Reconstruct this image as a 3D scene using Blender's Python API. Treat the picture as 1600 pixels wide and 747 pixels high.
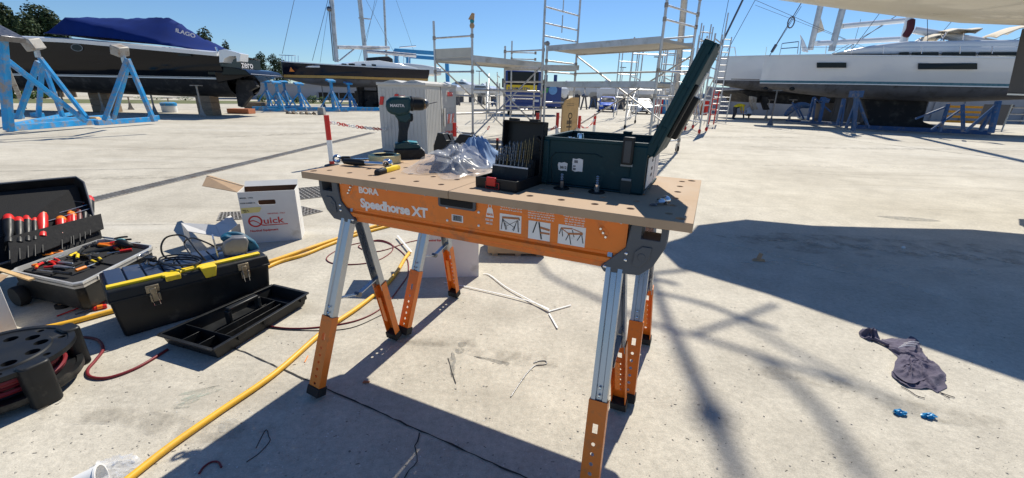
import bpy, bmesh, math, random
from mathutils import Vector, Matrix, noise
PI = math.pi
random.seed(7)
scene = bpy.context.scene
for o in list(bpy.data.objects): bpy.data.objects.remove(o)
C = scene.collection

# ---------------------------------------------------------------- camera
F, CX, CY, HZ, H = 654.0, 800.0, 373.5, 146.0, 1.07
PITCH = math.atan((CY-HZ)/F); ROLL = math.radians(1.4)
FWD = Vector((0, math.cos(PITCH), -math.sin(PITCH)))
UP0 = Vector((0, math.sin(PITCH), math.cos(PITCH))); RT0 = Vector((1, 0, 0))
RT = RT0*math.cos(ROLL)+UP0*math.sin(ROLL); UP = UP0*math.cos(ROLL)-RT0*math.sin(ROLL)
EYE = Vector((0, 0, H))
cam_d = bpy.data.cameras.new('camera'); cam = bpy.data.objects.new('camera', cam_d); C.objects.link(cam)
cam_d.sensor_width = 36; cam_d.lens = F/1600*36; cam_d.clip_start = 0.02; cam_d.clip_end = 5000
m = Matrix((RT, UP, -FWD)).transposed().to_4x4(); m.translation = EYE; cam.matrix_world = m
scene.camera = cam
scene.render.resolution_x = 1024; scene.render.resolution_y = 478
# ---------------------------------------------------------------- sky, sun, exposure
SUN_EL, SUN_AZ = math.radians(48.2), math.radians(25.4)      # azimuth from +y towards +x
w = bpy.data.worlds.new('World'); scene.world = w; w.use_nodes = True
nt = w.node_tree; bg = nt.nodes['Background']
sky = nt.nodes.new('ShaderNodeTexSky'); sky.sky_type = 'NISHITA'; sky.sun_disc = False
sky.sun_elevation = SUN_EL; sky.sun_rotation = SUN_AZ
sky.air_density = 1.0; sky.dust_density = 0.0; sky.ozone_density = 6.0; sky.altitude = 0
tint = nt.nodes.new('ShaderNodeMix'); tint.data_type = 'RGBA'; tint.blend_type = 'MULTIPLY'; tint.inputs[0].default_value = 1; tint.inputs[7].default_value = (0.90, 1.06, 1.22, 1)
nt.links.new(sky.outputs[0], tint.inputs[6]); nt.links.new(tint.outputs[2], bg.inputs[0]); bg.inputs[1].default_value = 0.074
sd = bpy.data.lights.new('sun', 'SUN'); sd.energy = 5.0; sd.angle = math.radians(0.53); sd.color = (1.0, 0.94, 0.815)
sun = bpy.data.objects.new('sun', sd); C.objects.link(sun)
SDIR = Vector((math.sin(SUN_AZ)*math.cos(SUN_EL), math.cos(SUN_AZ)*math.cos(SUN_EL), math.sin(SUN_EL)))
sun.rotation_euler = SDIR.to_track_quat('Z', 'Y').to_euler()
scene.view_settings.view_transform = 'Standard'; scene.view_settings.look = 'None'
scene.view_settings.exposure = 0.30; scene.view_settings.gamma = 1.0
scene.render.engine = 'CYCLES'

# ---------------------------------------------------------------- photo geometry helpers
def ray(px, py):
    return ((px-CX)/F)*RT + (-(py-CY)/F)*UP + FWD
def G(px, py, z=0.0):
    d = ray(px, py); t = (z-H)/d.z; p = EYE+d*t; p.z = z; return p
def proj(p):
    d = Vector(p)-EYE; z = d.dot(FWD); return CX+F*d.dot(RT)/z, CY-F*d.dot(UP)/z
def ztop(base, py, px=None):
    lo, hi = -1.0, 40.0
    for _ in range(50):
        mid = (lo+hi)/2
        if (Vector((base[0], base[1], mid))-EYE).dot(FWD) < 0.2: hi = mid
        elif proj((base[0], base[1], mid))[1] > py: lo = mid
        else: hi = mid
    return (lo+hi)/2
class Plane:
    """vertical plane frame on the ground: x along a->b, y away, z up"""
    def __init__(s, a, b):
        s.o = Vector((a[0], a[1], 0)); d = Vector((b[0]-a[0], b[1]-a[1], 0)); s.len = d.length
        s.a = d.normalized(); s.n = Vector((-s.a.y, s.a.x, 0)); s.yaw = math.atan2(s.a.y, s.a.x)
    def px(s, px, py, y=0.0):
        d = ray(px, py); o = s.o+s.n*y; t = (o-EYE).dot(s.n)/d.dot(s.n); p = EYE+d*t
        return (p-s.o).dot(s.a), p.z
    def w(s, x, y, z): return s.o+s.a*x+s.n*y+Vector((0, 0, z))
    def loc(s, p):
        q = Vector(p)-s.o; return Vector((q.dot(s.a), q.dot(s.n), p[2]))

# ---------------------------------------------------------------- materials
MATS = {}
def mat(name, col, rough=0.6, metal=0.0, var=0.12, scale=8.0, bump=0.0, bscale=None, dirt=None, dirt_amt=0.0, dirt_scale=3.0,
        coat=0.0, trans=0.0, alpha=1.0, spec=0.5, detail=6.0, ior=1.45, sheen=0.0, stretch=None):
    if name in MATS: return MATS[name]
    m = bpy.data.materials.new(name); m.use_nodes = True; MATS[name] = m
    n = m.node_tree.nodes; l = m.node_tree.links; b = n['Principled BSDF']
    tc = n.new('ShaderNodeTexCoord'); mp = n.new('ShaderNodeMapping'); l.new(tc.outputs['Object'], mp.inputs[0])
    if stretch: mp.inputs['Scale'].default_value = stretch
    nz = n.new('ShaderNodeTexNoise'); nz.inputs['Scale'].default_value = scale; nz.inputs['Detail'].default_value = detail
    l.new(mp.outputs[0], nz.inputs['Vector'])
    mr = n.new('ShaderNodeMapRange'); mr.inputs[1].default_value = 0.3; mr.inputs[2].default_value = 0.7
    mr.inputs[3].default_value = 1-var; mr.inputs[4].default_value = 1+var
    l.new(nz.outputs[0], mr.inputs[0])
    mx = n.new('ShaderNodeMix'); mx.data_type = 'RGBA'; mx.blend_type = 'MULTIPLY'; mx.inputs[0].default_value = 1
    mx.inputs[6].default_value = (*col, 1)
    cb = n.new('ShaderNodeCombineColor'); 
    for i in range(3): l.new(mr.outputs[0], cb.inputs[i])
    l.new(cb.outputs[0], mx.inputs[7]); out = mx.outputs[2]
    if dirt:
        n2 = n.new('ShaderNodeTexNoise'); n2.inputs['Scale'].default_value = dirt_scale; n2.inputs['Detail'].default_value = 8
        n2.inputs['Roughness'].default_value = 0.7
        l.new(mp.outputs[0], n2.inputs['Vector'])
        r2 = n.new('ShaderNodeMapRange'); r2.inputs[1].default_value = 0.62-0.3*dirt_amt; r2.inputs[2].default_value = 0.78-0.22*dirt_amt
        l.new(n2.outputs[0], r2.inputs[0])
        m2 = n.new('ShaderNodeMix'); m2.data_type = 'RGBA'; l.new(r2.outputs[0], m2.inputs[0]); l.new(out, m2.inputs[6])
        m2.inputs[7].default_value = (*dirt, 1); out = m2.outputs[2]
    l.new(out, b.inputs['Base Color'])
    rr = n.new('ShaderNodeMapRange'); rr.inputs[1].default_value = 0.3; rr.inputs[2].default_value = 0.7
    rr.inputs[3].default_value = max(0.02, rough-0.08); rr.inputs[4].default_value = min(1, rough+0.08)
    l.new(nz.outputs[0], rr.inputs[0]); l.new(rr.outputs[0], b.inputs['Roughness'])
    b.inputs['Metallic'].default_value = metal; b.inputs['Coat Weight'].default_value = coat
    b.inputs['Transmission Weight'].default_value = trans; b.inputs['Alpha'].default_value = alpha
    b.inputs['Specular IOR Level'].default_value = spec; b.inputs['IOR'].default_value = ior
    b.inputs['Sheen Weight'].default_value = sheen
    if bump:
        n3 = n.new('ShaderNodeTexNoise'); n3.inputs['Scale'].default_value = bscale or scale*4; n3.inputs['Detail'].default_value = 5
        l.new(mp.outputs[0], n3.inputs['Vector'])
        bp = n.new('ShaderNodeBump'); bp.inputs['Strength'].default_value = bump; bp.inputs['Distance'].default_value = 0.01
        l.new(n3.outputs[0], bp.inputs['Height']); l.new(bp.outputs[0], b.inputs['Normal'])
    return m

def ground_mat():
    m = bpy.data.materials.new('concrete_yard'); m.use_nodes = True
    n = m.node_tree.nodes; l = m.node_tree.links; b = n['Principled BSDF']
    geo = n.new('ShaderNodeTexCoord')
    def nz(scale, detail=6, rough=0.6, st=None):
        mp = n.new('ShaderNodeMapping'); l.new(geo.outputs['Object'], mp.inputs[0])
        if st: mp.inputs['Scale'].default_value = st; mp.inputs['Rotation'].default_value = (0, 0, 0.35)
        t = n.new('ShaderNodeTexNoise'); t.inputs['Scale'].default_value = scale; t.inputs['Detail'].default_value = detail
        t.inputs['Roughness'].default_value = rough; l.new(mp.outputs[0], t.inputs['Vector']); return t.outputs[0]
    def ramp(src, a, bb, lo, hi):
        r = n.new('ShaderNodeMapRange'); r.inputs[1].default_value = a; r.inputs[2].default_value = bb
        r.inputs[3].default_value = lo; r.inputs[4].default_value = hi; l.new(src, r.inputs[0]); return r.outputs[0]
    def mul(c, f):
        x = n.new('ShaderNodeMix'); x.data_type = 'RGBA'; x.blend_type = 'MULTIPLY'; x.inputs[0].default_value = 1
        l.new(c, x.inputs[6]); cc = n.new('ShaderNodeCombineColor')
        for i in range(3): l.new(f, cc.inputs[i])
        l.new(cc.outputs[0], x.inputs[7]); return x.outputs[2]
    def mixc(c, col, f):
        x = n.new('ShaderNodeMix'); x.data_type = 'RGBA'; l.new(f, x.inputs[0]); l.new(c, x.inputs[6]); x.inputs[7].default_value = (*col, 1); return x.outputs[2]
    base = n.new('ShaderNodeMix'); base.data_type = 'RGBA'
    base.inputs[6].default_value = (0.41, 0.375, 0.31, 1); base.inputs[7].default_value = (0.535, 0.497, 0.42, 1)
    l.new(ramp(nz(0.55, 8, 0.65), 0.35, 0.65, 0, 1), base.inputs[0]); c = base.outputs[2]
    c = mul(c, ramp(nz(4.5, 9, 0.7), 0.3, 0.7, 0.86, 1.12))
    c = mul(c, ramp(nz(45, 6, 0.7), 0.3, 0.7, 0.82, 1.16))
    c = mul(c, ramp(nz(220, 3, 0.7), 0.25, 0.75, 0.80, 1.2))
    # long tyre and wash streaks across the yard
    c = mixc(c, (0.27, 0.24, 0.19), ramp(nz(1.1, 7, 0.6, (0.18, 1.9, 1)), 0.56, 0.74, 0, 0.6))
    c = mixc(c, (0.60, 0.58, 0.53), ramp(nz(0.9, 7, 0.6, (0.12, 1.4, 1)), 0.57, 0.74, 0, 0.55))
    # blotchy grey stains
    c = mixc(c, (0.22, 0.215, 0.20), ramp(nz(2.3, 10, 0.75), 0.62, 0.78, 0, 0.6))
    # small dark specks and pin holes
    v = n.new('ShaderNodeTexVoronoi'); v.inputs['Scale'].default_value = 38; l.new(geo.outputs['Object'], v.inputs['Vector'])
    sp = ramp(v.outputs['Distance'], 0.07, 0.14, 1, 0); gate = ramp(nz(17, 2, 0.5), 0.52, 0.60, 0, 1)
    mm = n.new('ShaderNodeMath'); mm.operation = 'MULTIPLY'; l.new(sp, mm.inputs[0]); l.new(gate, mm.inputs[1])
    m4 = n.new('ShaderNodeMath'); m4.operation = 'MULTIPLY'; l.new(mm.outputs[0], m4.inputs[0]); m4.inputs[1].default_value = 0.6
    c = mixc(c, (0.13, 0.12, 0.11), m4.outputs[0])
    l.new(c, b.inputs['Base Color']); b.inputs['Roughness'].default_value = 0.85; b.inputs['Specular IOR Level'].default_value = 0.3
    bp = n.new('ShaderNodeBump'); bp.inputs['Strength'].default_value = 0.5; bp.inputs['Distance'].default_value = 0.004
    ad = n.new('ShaderNodeMath'); ad.operation = 'ADD'; l.new(nz(70, 8, 0.7), ad.inputs[0]); l.new(nz(9, 5, 0.6), ad.inputs[1])
    l.new(ad.outputs[0], bp.inputs['Height']); l.new(bp.outputs[0], b.inputs['Normal'])
    return m

M = dict(
 orange=lambda: mat('orange_powder_coat', (0.78, 0.19, 0.015), 0.42, 0, 0.08, 14, dirt=(0.42, 0.15, 0.05), dirt_amt=0.3, dirt_scale=14, coat=0.1),
 steel=lambda: mat('galvanised_steel', (0.40, 0.43, 0.47), 0.30, 0.85, 0.12, 22, stretch=(1, 1, 0.25)),
 alu=lambda: mat('aluminium_tube', (0.55, 0.55, 0.55), 0.42, 0.7, 0.14, 4, dirt=(0.35, 0.31, 0.26), dirt_amt=0.35, dirt_scale=3),
 chrome=lambda: mat('chrome', (0.72, 0.73, 0.75), 0.13, 1.0, 0.05, 20),
 dsteel=lambda: mat('dark_steel', (0.16, 0.16, 0.17), 0.35, 0.9, 0.2, 20),
 grey=lambda: mat('grey_bracket_plastic', (0.075, 0.085, 0.10), 0.5, 0, 0.08, 30, bump=0.1, bscale=160),
 black=lambda: mat('black_plastic', (0.012, 0.013, 0.014), 0.45, 0, 0.25, 16, dirt=(0.07, 0.065, 0.055), dirt_amt=0.12, dirt_scale=9, spec=.35),
 rubber=lambda: mat('black_rubber', (0.016, 0.016, 0.016), 0.75, 0, 0.2, 20),
 felt=lambda: mat('black_lining', (0.012, 0.012, 0.013), 0.9, 0, 0.3, 60, bump=0.2),
 teal=lambda: mat('teal_case_plastic', (0.002, 0.032, 0.042), 0.5, 0, 0.1, 12, dirt=(0.02, 0.06, 0.065), dirt_amt=0.1, dirt_scale=9, spec=.3, bump=0.1, bscale=240),
 teal2=lambda: mat('teal_tool_housing', (0.004, 0.045, 0.055), 0.42, 0, 0.1, 20),
 teal3=lambda: mat('light_teal_plastic', (0.02, 0.24, 0.28), 0.42, 0, 0.1, 20),
 mdf=lambda: mat('raw_mdf', (0.42, 0.295, 0.19), 0.78, 0, 0.07, 9, dirt=(0.34, 0.23, 0.14), dirt_amt=0.25, dirt_scale=5, bump=0.05, bscale=300),
 card=lambda: mat('brown_cardboard', (0.42, 0.28, 0.165), 0.88, 0, 0.07, 12, bump=0.08, bscale=90),
 wcard=lambda: mat('white_cardboard', (0.66, 0.645, 0.62), 0.7, 0, 0.05, 7, dirt=(0.45, 0.42, 0.37), dirt_amt=0.12, dirt_scale=5),
 red=lambda: mat('red_print', (0.55, 0.035, 0.03), 0.6, 0, 0.05),
 redp=lambda: mat('red_plastic', (0.60, 0.02, 0.015), 0.35, 0, 0.08, 20),
 orangep=lambda: mat('orange_grip', (0.85, 0.23, 0.02), 0.4, 0, 0.08, 20),
 yellowp=lambda: mat('yellow_plastic', (0.80, 0.56, 0.02), 0.42, 0, 0.08, 14, dirt=(0.35, 0.26, 0.05), dirt_amt=0.15, dirt_scale=12),
 hose=lambda: mat('yellow_hose_rubber', (0.80, 0.43, 0.03), 0.5, 0, 0.08, 4, dirt=(0.40, 0.24, 0.06), dirt_amt=0.3, dirt_scale=6),
 rcable=lambda: mat('red_cable_rubber', (0.17, 0.014, 0.020), 0.45, 0, 0.15, 6),
 bcable=lambda: mat('black_cable_rubber', (0.012, 0.012, 0.013), 0.4, 0, 0.1, 6),
 white=lambda: mat('white_paint', (0.78, 0.78, 0.77), 0.5, 0, 0.04, 6),
 whitep=lambda: mat('white_plastic', (0.74, 0.74, 0.73), 0.45, 0, 0.05, 6, dirt=(0.5, 0.48, 0.44), dirt_amt=0.15),
 ink=lambda: mat('black_ink', (0.02, 0.02, 0.02), 0.6, 0, 0.02),
 paper=lambda: mat('white_sticker', (0.78, 0.76, 0.74), 0.55, 0, 0.03, 30, dirt=(0.5, 0.48, 0.46), dirt_amt=0.2, dirt_scale=30),
 greyprint=lambda: mat('white_print', (0.78, 0.74, 0.72), 0.5, 0, 0.03),
 tape=lambda: mat('cream_masking_tape', (0.74, 0.62, 0.30), 0.7, 0, 0.05, 30),
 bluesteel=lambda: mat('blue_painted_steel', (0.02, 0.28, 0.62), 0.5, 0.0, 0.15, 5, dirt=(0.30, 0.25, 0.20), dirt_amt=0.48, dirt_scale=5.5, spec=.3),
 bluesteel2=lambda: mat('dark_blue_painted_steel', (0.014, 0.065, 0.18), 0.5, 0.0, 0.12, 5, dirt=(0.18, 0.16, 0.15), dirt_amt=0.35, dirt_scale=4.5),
 rust=lambda: mat('worn_steel', (0.36, 0.34, 0.31), 0.6, 0.3, 0.2, 6, dirt=(0.20, 0.12, 0.07), dirt_amt=0.4, dirt_scale=5),
 wood=lambda: mat('weathered_timber', (0.26, 0.19, 0.13), 0.8, 0, 0.25, 6, stretch=(1, 1, 6)),
 plywood=lambda: mat('pale_plywood', (0.60, 0.40, 0.19), 0.7, 0, 0.1, 9, dirt=(0.35, 0.22, 0.1), dirt_amt=0.25, dirt_scale=6),
 navy=lambda: mat('gloss_black_gelcoat', (0.006, 0.007, 0.010), 0.12, 0, 0.25, 1.2, spec=0.28, stretch=(0.4, 1, 2.5)),
 navy2=lambda: mat('gloss_navy_gelcoat', (0.008, 0.010, 0.020), 0.14, 0, 0.25, 1.2, spec=0.3, stretch=(0.4, 1, 2.5)),
 antiblk=lambda: mat('dark_antifouling', (0.014, 0.014, 0.016), 0.8, 0, 0.25, 2, dirt=(0.07, 0.065, 0.06), dirt_amt=0.4),
 antigrey=lambda: mat('grey_antifouling', (0.11, 0.11, 0.12), 0.8, 0, 0.2, 2, dirt=(0.06, 0.055, 0.05), dirt_amt=0.4),
 gel=lambda: mat('white_gelcoat', (0.74, 0.76, 0.78), 0.18, 0, 0.03, 1.5, coat=0.5),
 cream=lambda: mat('cream_gelcoat', (0.56, 0.52, 0.41), 0.35, 0, 0.05, 1.0, coat=0.2),
 tealstripe=lambda: mat('blue_grey_boot_stripe', (0.06, 0.17, 0.22), 0.3, 0, 0.05),
 gold=lambda: mat('gold_boot_stripe', (0.50, 0.30, 0.08), 0.4, 0, 0.1),
 glass=lambda: mat('dark_glass', (0.010, 0.011, 0.012), 0.18, 0, 0.2, 3, spec=0.3),
 canvas=lambda: mat('blue_canvas_cover', (0.005, 0.022, 0.14), 0.85, 0, 0.12, 2.5, bump=0.12, bscale=7, spec=0.15),
 spray=lambda: mat('cream_canvas', (0.62, 0.55, 0.44), 0.85, 0, 0.08, 4),
 cab=lambda: mat('pale_grey_cabinet', (0.50, 0.49, 0.465), 0.55, 0, 0.05, 3, dirt=(0.40, 0.37, 0.33), dirt_amt=0.3, dirt_scale=2.5),
 cloth=lambda: mat('dark_purple_grey_cotton', (0.10, 0.088, 0.13), 0.95, 0, 0.2, 14, bump=0.3, bscale=200, dirt=(0.14, 0.13, 0.17), dirt_amt=0.3, dirt_scale=9),
 busblue=lambda: mat('blue_lorry_paint', (0.015, 0.05, 0.22), 0.4, 0, 0.1, 2, coat=0.2),
 carblue=lambda: mat('blue_car_paint', (0.02, 0.09, 0.50), 0.25, 0.2, 0.05, 2, coat=0.8),
 carsilver=lambda: mat('silver_car_paint', (0.62, 0.64, 0.66), 0.25, 0.3, 0.05, 2, coat=0.8),
 leaf=lambda: mat('pine_foliage', (0.030, 0.050, 0.016), 0.9, 0, 0.45, 1.2),
 leaf2=lambda: mat('shrub_foliage', (0.085, 0.15, 0.025), 0.8, 0, 0.45, 5),
 bark=lambda: mat('bark', (0.12, 0.085, 0.06), 0.9, 0, 0.3, 8),
 bldg=lambda: mat('grey_wall_render', (0.30, 0.32, 0.36), 0.8, 0, 0.06, 0.5),
 darkwall=lambda: mat('dark_grey_wall', (0.10, 0.10, 0.11), 0.8, 0, 0.1, 0.5),  # plain dark grey, shared by shed, plinth, supports and trestles
 grass=lambda: mat('dry_grass', (0.12, 0.13, 0.05), 0.9, 0, 0.4, 0.6),
 joint=lambda: mat('joint_filler', (0.035, 0.033, 0.03), 0.9, 0, 0.3, 40),
 mint=lambda: mat('mint_paint_smear', (0.36, 0.47, 0.40), 0.8, 0, 0.12, 40, dirt=(0.46, 0.43, 0.36), dirt_amt=1.0, dirt_scale=22),
 wsmear=lambda: mat('white_paint_smear', (0.62, 0.60, 0.54), 0.8, 0, 0.1, 40, dirt=(0.44, 0.41, 0.35), dirt_amt=0.6, dirt_scale=25),
 stain=lambda: mat('grey_damp_stain', (0.28, 0.275, 0.25), 0.8, 0, 0.2, 30, dirt=(0.44, 0.41, 0.35), dirt_amt=0.6, dirt_scale=25),
 skin=lambda: mat('skin', (0.40, 0.22, 0.14), 0.6, 0, 0.05),
 yshirt=lambda: mat('yellow_shirt', (0.75, 0.60, 0.03), 0.9, 0, 0.1),
 wshirt=lambda: mat('pale_blue_shirt', (0.45, 0.52, 0.68), 0.9, 0, 0.1),
 denim=lambda: mat('dark_trousers', (0.03, 0.035, 0.05), 0.9, 0, 0.2),
 terra=lambda: mat('terracotta', (0.42, 0.15, 0.07), 0.85, 0, 0.15),
 bluecloth=lambda: mat('pale_blue_liner', (0.16, 0.26, 0.45), 0.55, 0, 0.1, 8),
 foil=lambda: mat('blue_plastic_scrap', (0.01, 0.24, 0.50), 0.4, 0, 0.1),
 water=lambda: mat('distant_hills', (0.10, 0.17, 0.28), 0.9, 0, 0.1, 0.02),
)
def MT(k): return M[k]()

# ---------------------------------------------------------------- mesh builder
class MB:
    def __init__(s): s.v = []; s.f = []; s.M = Matrix.Identity(4)
    def at(s, loc=(0, 0, 0), rot=(0, 0, 0)):
        from mathutils import Euler
        s.M = Matrix.Translation(Vector(loc)) @ Euler(rot).to_matrix().to_4x4(); return s
    def add(s, vs, fs):
        o = len(s.v); s.v += [s.M @ Vector(q) for q in vs]; s.f += [tuple(o+i for i in q) for q in fs]; return s
    def box(s, c, d, top=None):
        x, y, z = d[0]/2, d[1]/2, d[2]/2; tx, ty = top or (1, 1)
        vs = [(-x, -y, -z), (x, -y, -z), (x, y, -z), (-x, y, -z), (-x*tx, -y*ty, z), (x*tx, -y*ty, z), (x*tx, y*ty, z), (-x*tx, y*ty, z)]
        return s.add([(a+c[0], b+c[1], e+c[2]) for a, b, e in vs], [(0, 3, 2, 1), (4, 5, 6, 7), (0, 1, 5, 4), (1, 2, 6, 5), (2, 3, 7, 6), (3, 0, 4, 7)])
    def b2(s, p0, p1):
        return s.box([(a+b)/2 for a, b in zip(p0, p1)], [abs(b-a) for a, b in zip(p0, p1)])
    def hexa(s, pts):   # 8 pts: bottom 4 ccw, top 4 ccw
        return s.add(pts, [(0, 3, 2, 1), (4, 5, 6, 7), (0, 1, 5, 4), (1, 2, 6, 5), (2, 3, 7, 6), (3, 0, 4, 7)])
    def beam(s, p0, p1, wx, wy, side=None):
        p0 = Vector(p0); p1 = Vector(p1); t = (p1-p0).normalized()
        sd_ = Vector(side) if side else (Vector((0, 0, 1)) if abs(t.z) < 0.9 else Vector((1, 0, 0)))
        a = t.cross(sd_).normalized(); b = a.cross(t).normalized()
        q = []
        for p in (p0, p1):
            for i, j in ((-1, -1), (1, -1), (1, 1), (-1, 1)): q.append(p+a*(i*wx/2)+b*(j*wy/2))
        return s.add(q, [(0, 3, 2, 1), (4, 5, 6, 7), (0, 1, 5, 4), (1, 2, 6, 5), (2, 3, 7, 6), (3, 0, 4, 7)])
    def tube(s, pts, r, n=8, closed=False, sy=1.0):
        pts = [Vector(p) for p in pts]; N = len(pts); rs = r if isinstance(r, (list, tuple)) else [r]*N
        t0 = (pts[1]-pts[0]).normalized(); a = t0.cross(Vector((0, 0, 1)))
        if a.length < 0.05: a = t0.cross(Vector((1, 0, 0)))
        a.normalize(); vs = []
        for i in range(N):
            if closed: t = pts[(i+1) % N]-pts[i-1]
            else: t = pts[min(i+1, N-1)]-pts[max(i-1, 0)]
            if t.length < 1e-9: t = t0.copy()
            t.normalize(); a = (a-t*a.dot(t))
            if a.length < 1e-6: a = t.orthogonal()
            a.normalize(); b = t.cross(a)
            for k in range(n):
                th = 2*PI*k/n; vs.append(pts[i]+a*(rs[i]*math.cos(th))+b*(rs[i]*sy*math.sin(th)))
        fs = []
        for i in range(N if closed else N-1):
            j = (i+1) % N
            for k in range(n): fs.append((i*n+k, i*n+(k+1) % n, j*n+(k+1) % n, j*n+k))
        if not closed: fs += [tuple(reversed(range(n))), tuple((N-1)*n+k for k in range(n))]
        return s.add(vs, fs)
    def cyl(s, p0, p1, r0, r1=None, n=16): return s.tube([p0, p1], [r0, r0 if r1 is None else r1], n)
    def lathe(s, prof, n=24, c=(0, 0, 0), axis='z', closed=False):
        vs = []
        for r, z in prof:
            for k in range(n):
                th = 2*PI*k/n; x, y = r*math.cos(th), r*math.sin(th)
                q = (x, y, z) if axis == 'z' else ((z, x, y) if axis == 'x' else (x, z, y))
                vs.append((q[0]+c[0], q[1]+c[1], q[2]+c[2]))
        fs = []; P = len(prof)
        for i in range(P if closed else P-1):
            j = (i+1) % P
            for k in range(n): fs.append((i*n+k, i*n+(k+1) % n, j*n+(k+1) % n, j*n+k))
        if not closed: fs += [tuple(reversed(range(n))), tuple((P-1)*n+k for k in range(n))]
        return s.add(vs, fs)
    def prism(s, poly, h0, h1, plane='xy'):
        n = len(poly)
        def q(p, h): return (p[0], p[1], h) if plane == 'xy' else ((p[0], h, p[1]) if plane == 'xz' else (h, p[0], p[1]))
        vs = [q(p, h0) for p in poly]+[q(p, h1) for p in poly]
        fs = [tuple(reversed(range(n))), tuple(range(n, 2*n))]+[(i, (i+1) % n, n+(i+1) % n, n+i) for i in range(n)]
        return s.add(vs, fs)
    def loft(s, rings, caps=True, closed=True):
        n = len(rings[0]); vs = [p for r in rings for p in r]; fs = []
        for i in range(len(rings)-1):
            for k in range(n if closed else n-1): fs.append((i*n+k, i*n+(k+1) % n, (i+1)*n+(k+1) % n, (i+1)*n+k))
        if caps: fs += [tuple(reversed(range(n))), tuple((len(rings)-1)*n+k for k in range(n))]
        return s.add(vs, fs)
    def sphere(s, c, r, n=12, sc=(1, 1, 1)):
        prof = [(max(1e-4, math.sin(PI*i/(n//2))), -math.cos(PI*i/(n//2))) for i in range(n//2+1)]
        vs = []; 
        for rr, z in prof:
            for k in range(n):
                th = 2*PI*k/n; vs.append((c[0]+r*sc[0]*rr*math.cos(th), c[1]+r*sc[1]*rr*math.sin(th), c[2]+r*sc[2]*z))
        P = len(prof); fs = [(i*n+k, i*n+(k+1) % n, (i+1)*n+(k+1) % n, (i+1)*n+k) for i in range(P-1) for k in range(n)]
        return s.add(vs, fs)
    def rbox(s, c, d, r, n=4):   # box rounded in plan
        x, y = d[0]/2, d[1]/2; poly = []
        for (sx, sy, a0) in ((1, 1, 0), (-1, 1, PI/2), (-1, -1, PI), (1, -1, 1.5*PI)):
            for k in range(n+1):
                a = a0+k*PI/2/n; poly.append((c[0]+sx*(x-r)+r*math.cos(a), c[1]+sy*(y-r)+r*math.sin(a)))
        return s.prism(poly, c[2]-d[2]/2, c[2]+d[2]/2)
    def build(s, name, material, parent=None, bev=0.0, seg=2, smooth=40, label=None, kind=None, fix=True):
        me = bpy.data.meshes.new(name); me.from_pydata([tuple(v) for v in s.v], [], s.f); me.update()
        if fix:
            b = bmesh.new(); b.from_mesh(me); bmesh.ops.recalc_face_normals(b, faces=b.faces); b.to_mesh(me); b.free()
        if isinstance(material, str): material = MT(material)
        me.materials.append(material)
        if smooth:
            me.polygons.foreach_set('use_smooth', [True]*len(me.polygons)); (me.set_sharp_from_angle(angle=math.radians(smooth)) if smooth < 170 else None)
        o = bpy.data.objects.new(name, me); C.objects.link(o)
        if parent: o.parent = parent
        if bev:
            bm = o.modifiers.new('bevel', 'BEVEL'); bm.width = bev; bm.segments = seg; bm.limit_method = 'ANGLE'; bm.angle_limit = math.radians(40)
            bm.harden_normals = False
        if label: o['label'] = label
        if kind: o['kind'] = kind
        return o

def tag(o, label, cat, group=None, kind=None):
    o['label'] = label; o['category'] = cat
    if group: o['group'] = group
    if kind: o['kind'] = kind
    return o
def thing(name, label, cat, loc=(0, 0, 0), rotz=0.0, group=None):
    o = bpy.data.objects.new(name, None); C.objects.link(o); o.location = loc; o.rotation_euler = (0, 0, rotz); o.empty_display_size = 0.1
    return tag(o, label, cat, group)
def struct(name, mb, m, **k):
    o = mb.build(name, m, **k); o['kind'] = 'structure'; return o
def copy_tree(o, parent=None):
    c = o.copy(); C.objects.link(c)
    if parent: c.parent = parent
    for ch in list(o.children): copy_tree(ch, c)
    return c
def dup(o, loc, rotz, label, group=None):
    c = copy_tree(o); c.location = loc; c.rotation_euler = (0, 0, rotz); c['label'] = label
    if group: c['group'] = group
    return c
def cat(pts, k=8, closed=False):
    pts = [Vector(p) for p in pts]; N = len(pts); out = []
    for i in range(N if closed else N-1):
        if closed: p0, p1, p2, p3 = pts[i-1], pts[i], pts[(i+1) % N], pts[(i+2) % N]
        else: p0, p1, p2, p3 = pts[max(i-1, 0)], pts[i], pts[i+1], pts[min(i+2, N-1)]
        for j in range(k):
            t = j/k; t2 = t*t; t3 = t2*t
            out.append(0.5*((2*p1)+(-p0+p2)*t+(2*p0-5*p1+4*p2-p3)*t2+(-p0+3*p1-3*p2+p3)*t3))
    if not closed: out.append(pts[-1])
    return out
def text(name, string, size, material, parent, matrix, bold=0.0, ext=0.0004, spacing=1.0, align='LEFT', shear=0.0, sx=1.0):
    cu = bpy.data.curves.new('txt', 'FONT'); cu.body = string; cu.size = size; cu.extrude = ext; cu.offset = bold
    cu.space_character = spacing; cu.align_x = align; cu.shear = shear; cu.resolution_u = 3
    t = bpy.data.objects.new('txt', cu); C.objects.link(t)
    dg = bpy.context.evaluated_depsgraph_get(); me = bpy.data.meshes.new_from_object(t.evaluated_get(dg))
    bpy.data.objects.remove(t); me.transform(Matrix.Diagonal((sx, 1, 1, 1))); me.transform(matrix)
    me.materials.clear(); me.materials.append(MT(material) if isinstance(material, str) else material)
    o = bpy.data.objects.new(name, me); C.objects.link(o); o.parent = parent; return o
def XZ(x, y, z, rx=PI/2, rz=0.0, ry=0.0):
    return Matrix.Translation((x, y, z)) @ Matrix.Rotation(rz, 4, 'Z') @ Matrix.Rotation(rx, 4, 'X') @ Matrix.Rotation(ry, 4, 'Z')
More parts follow.
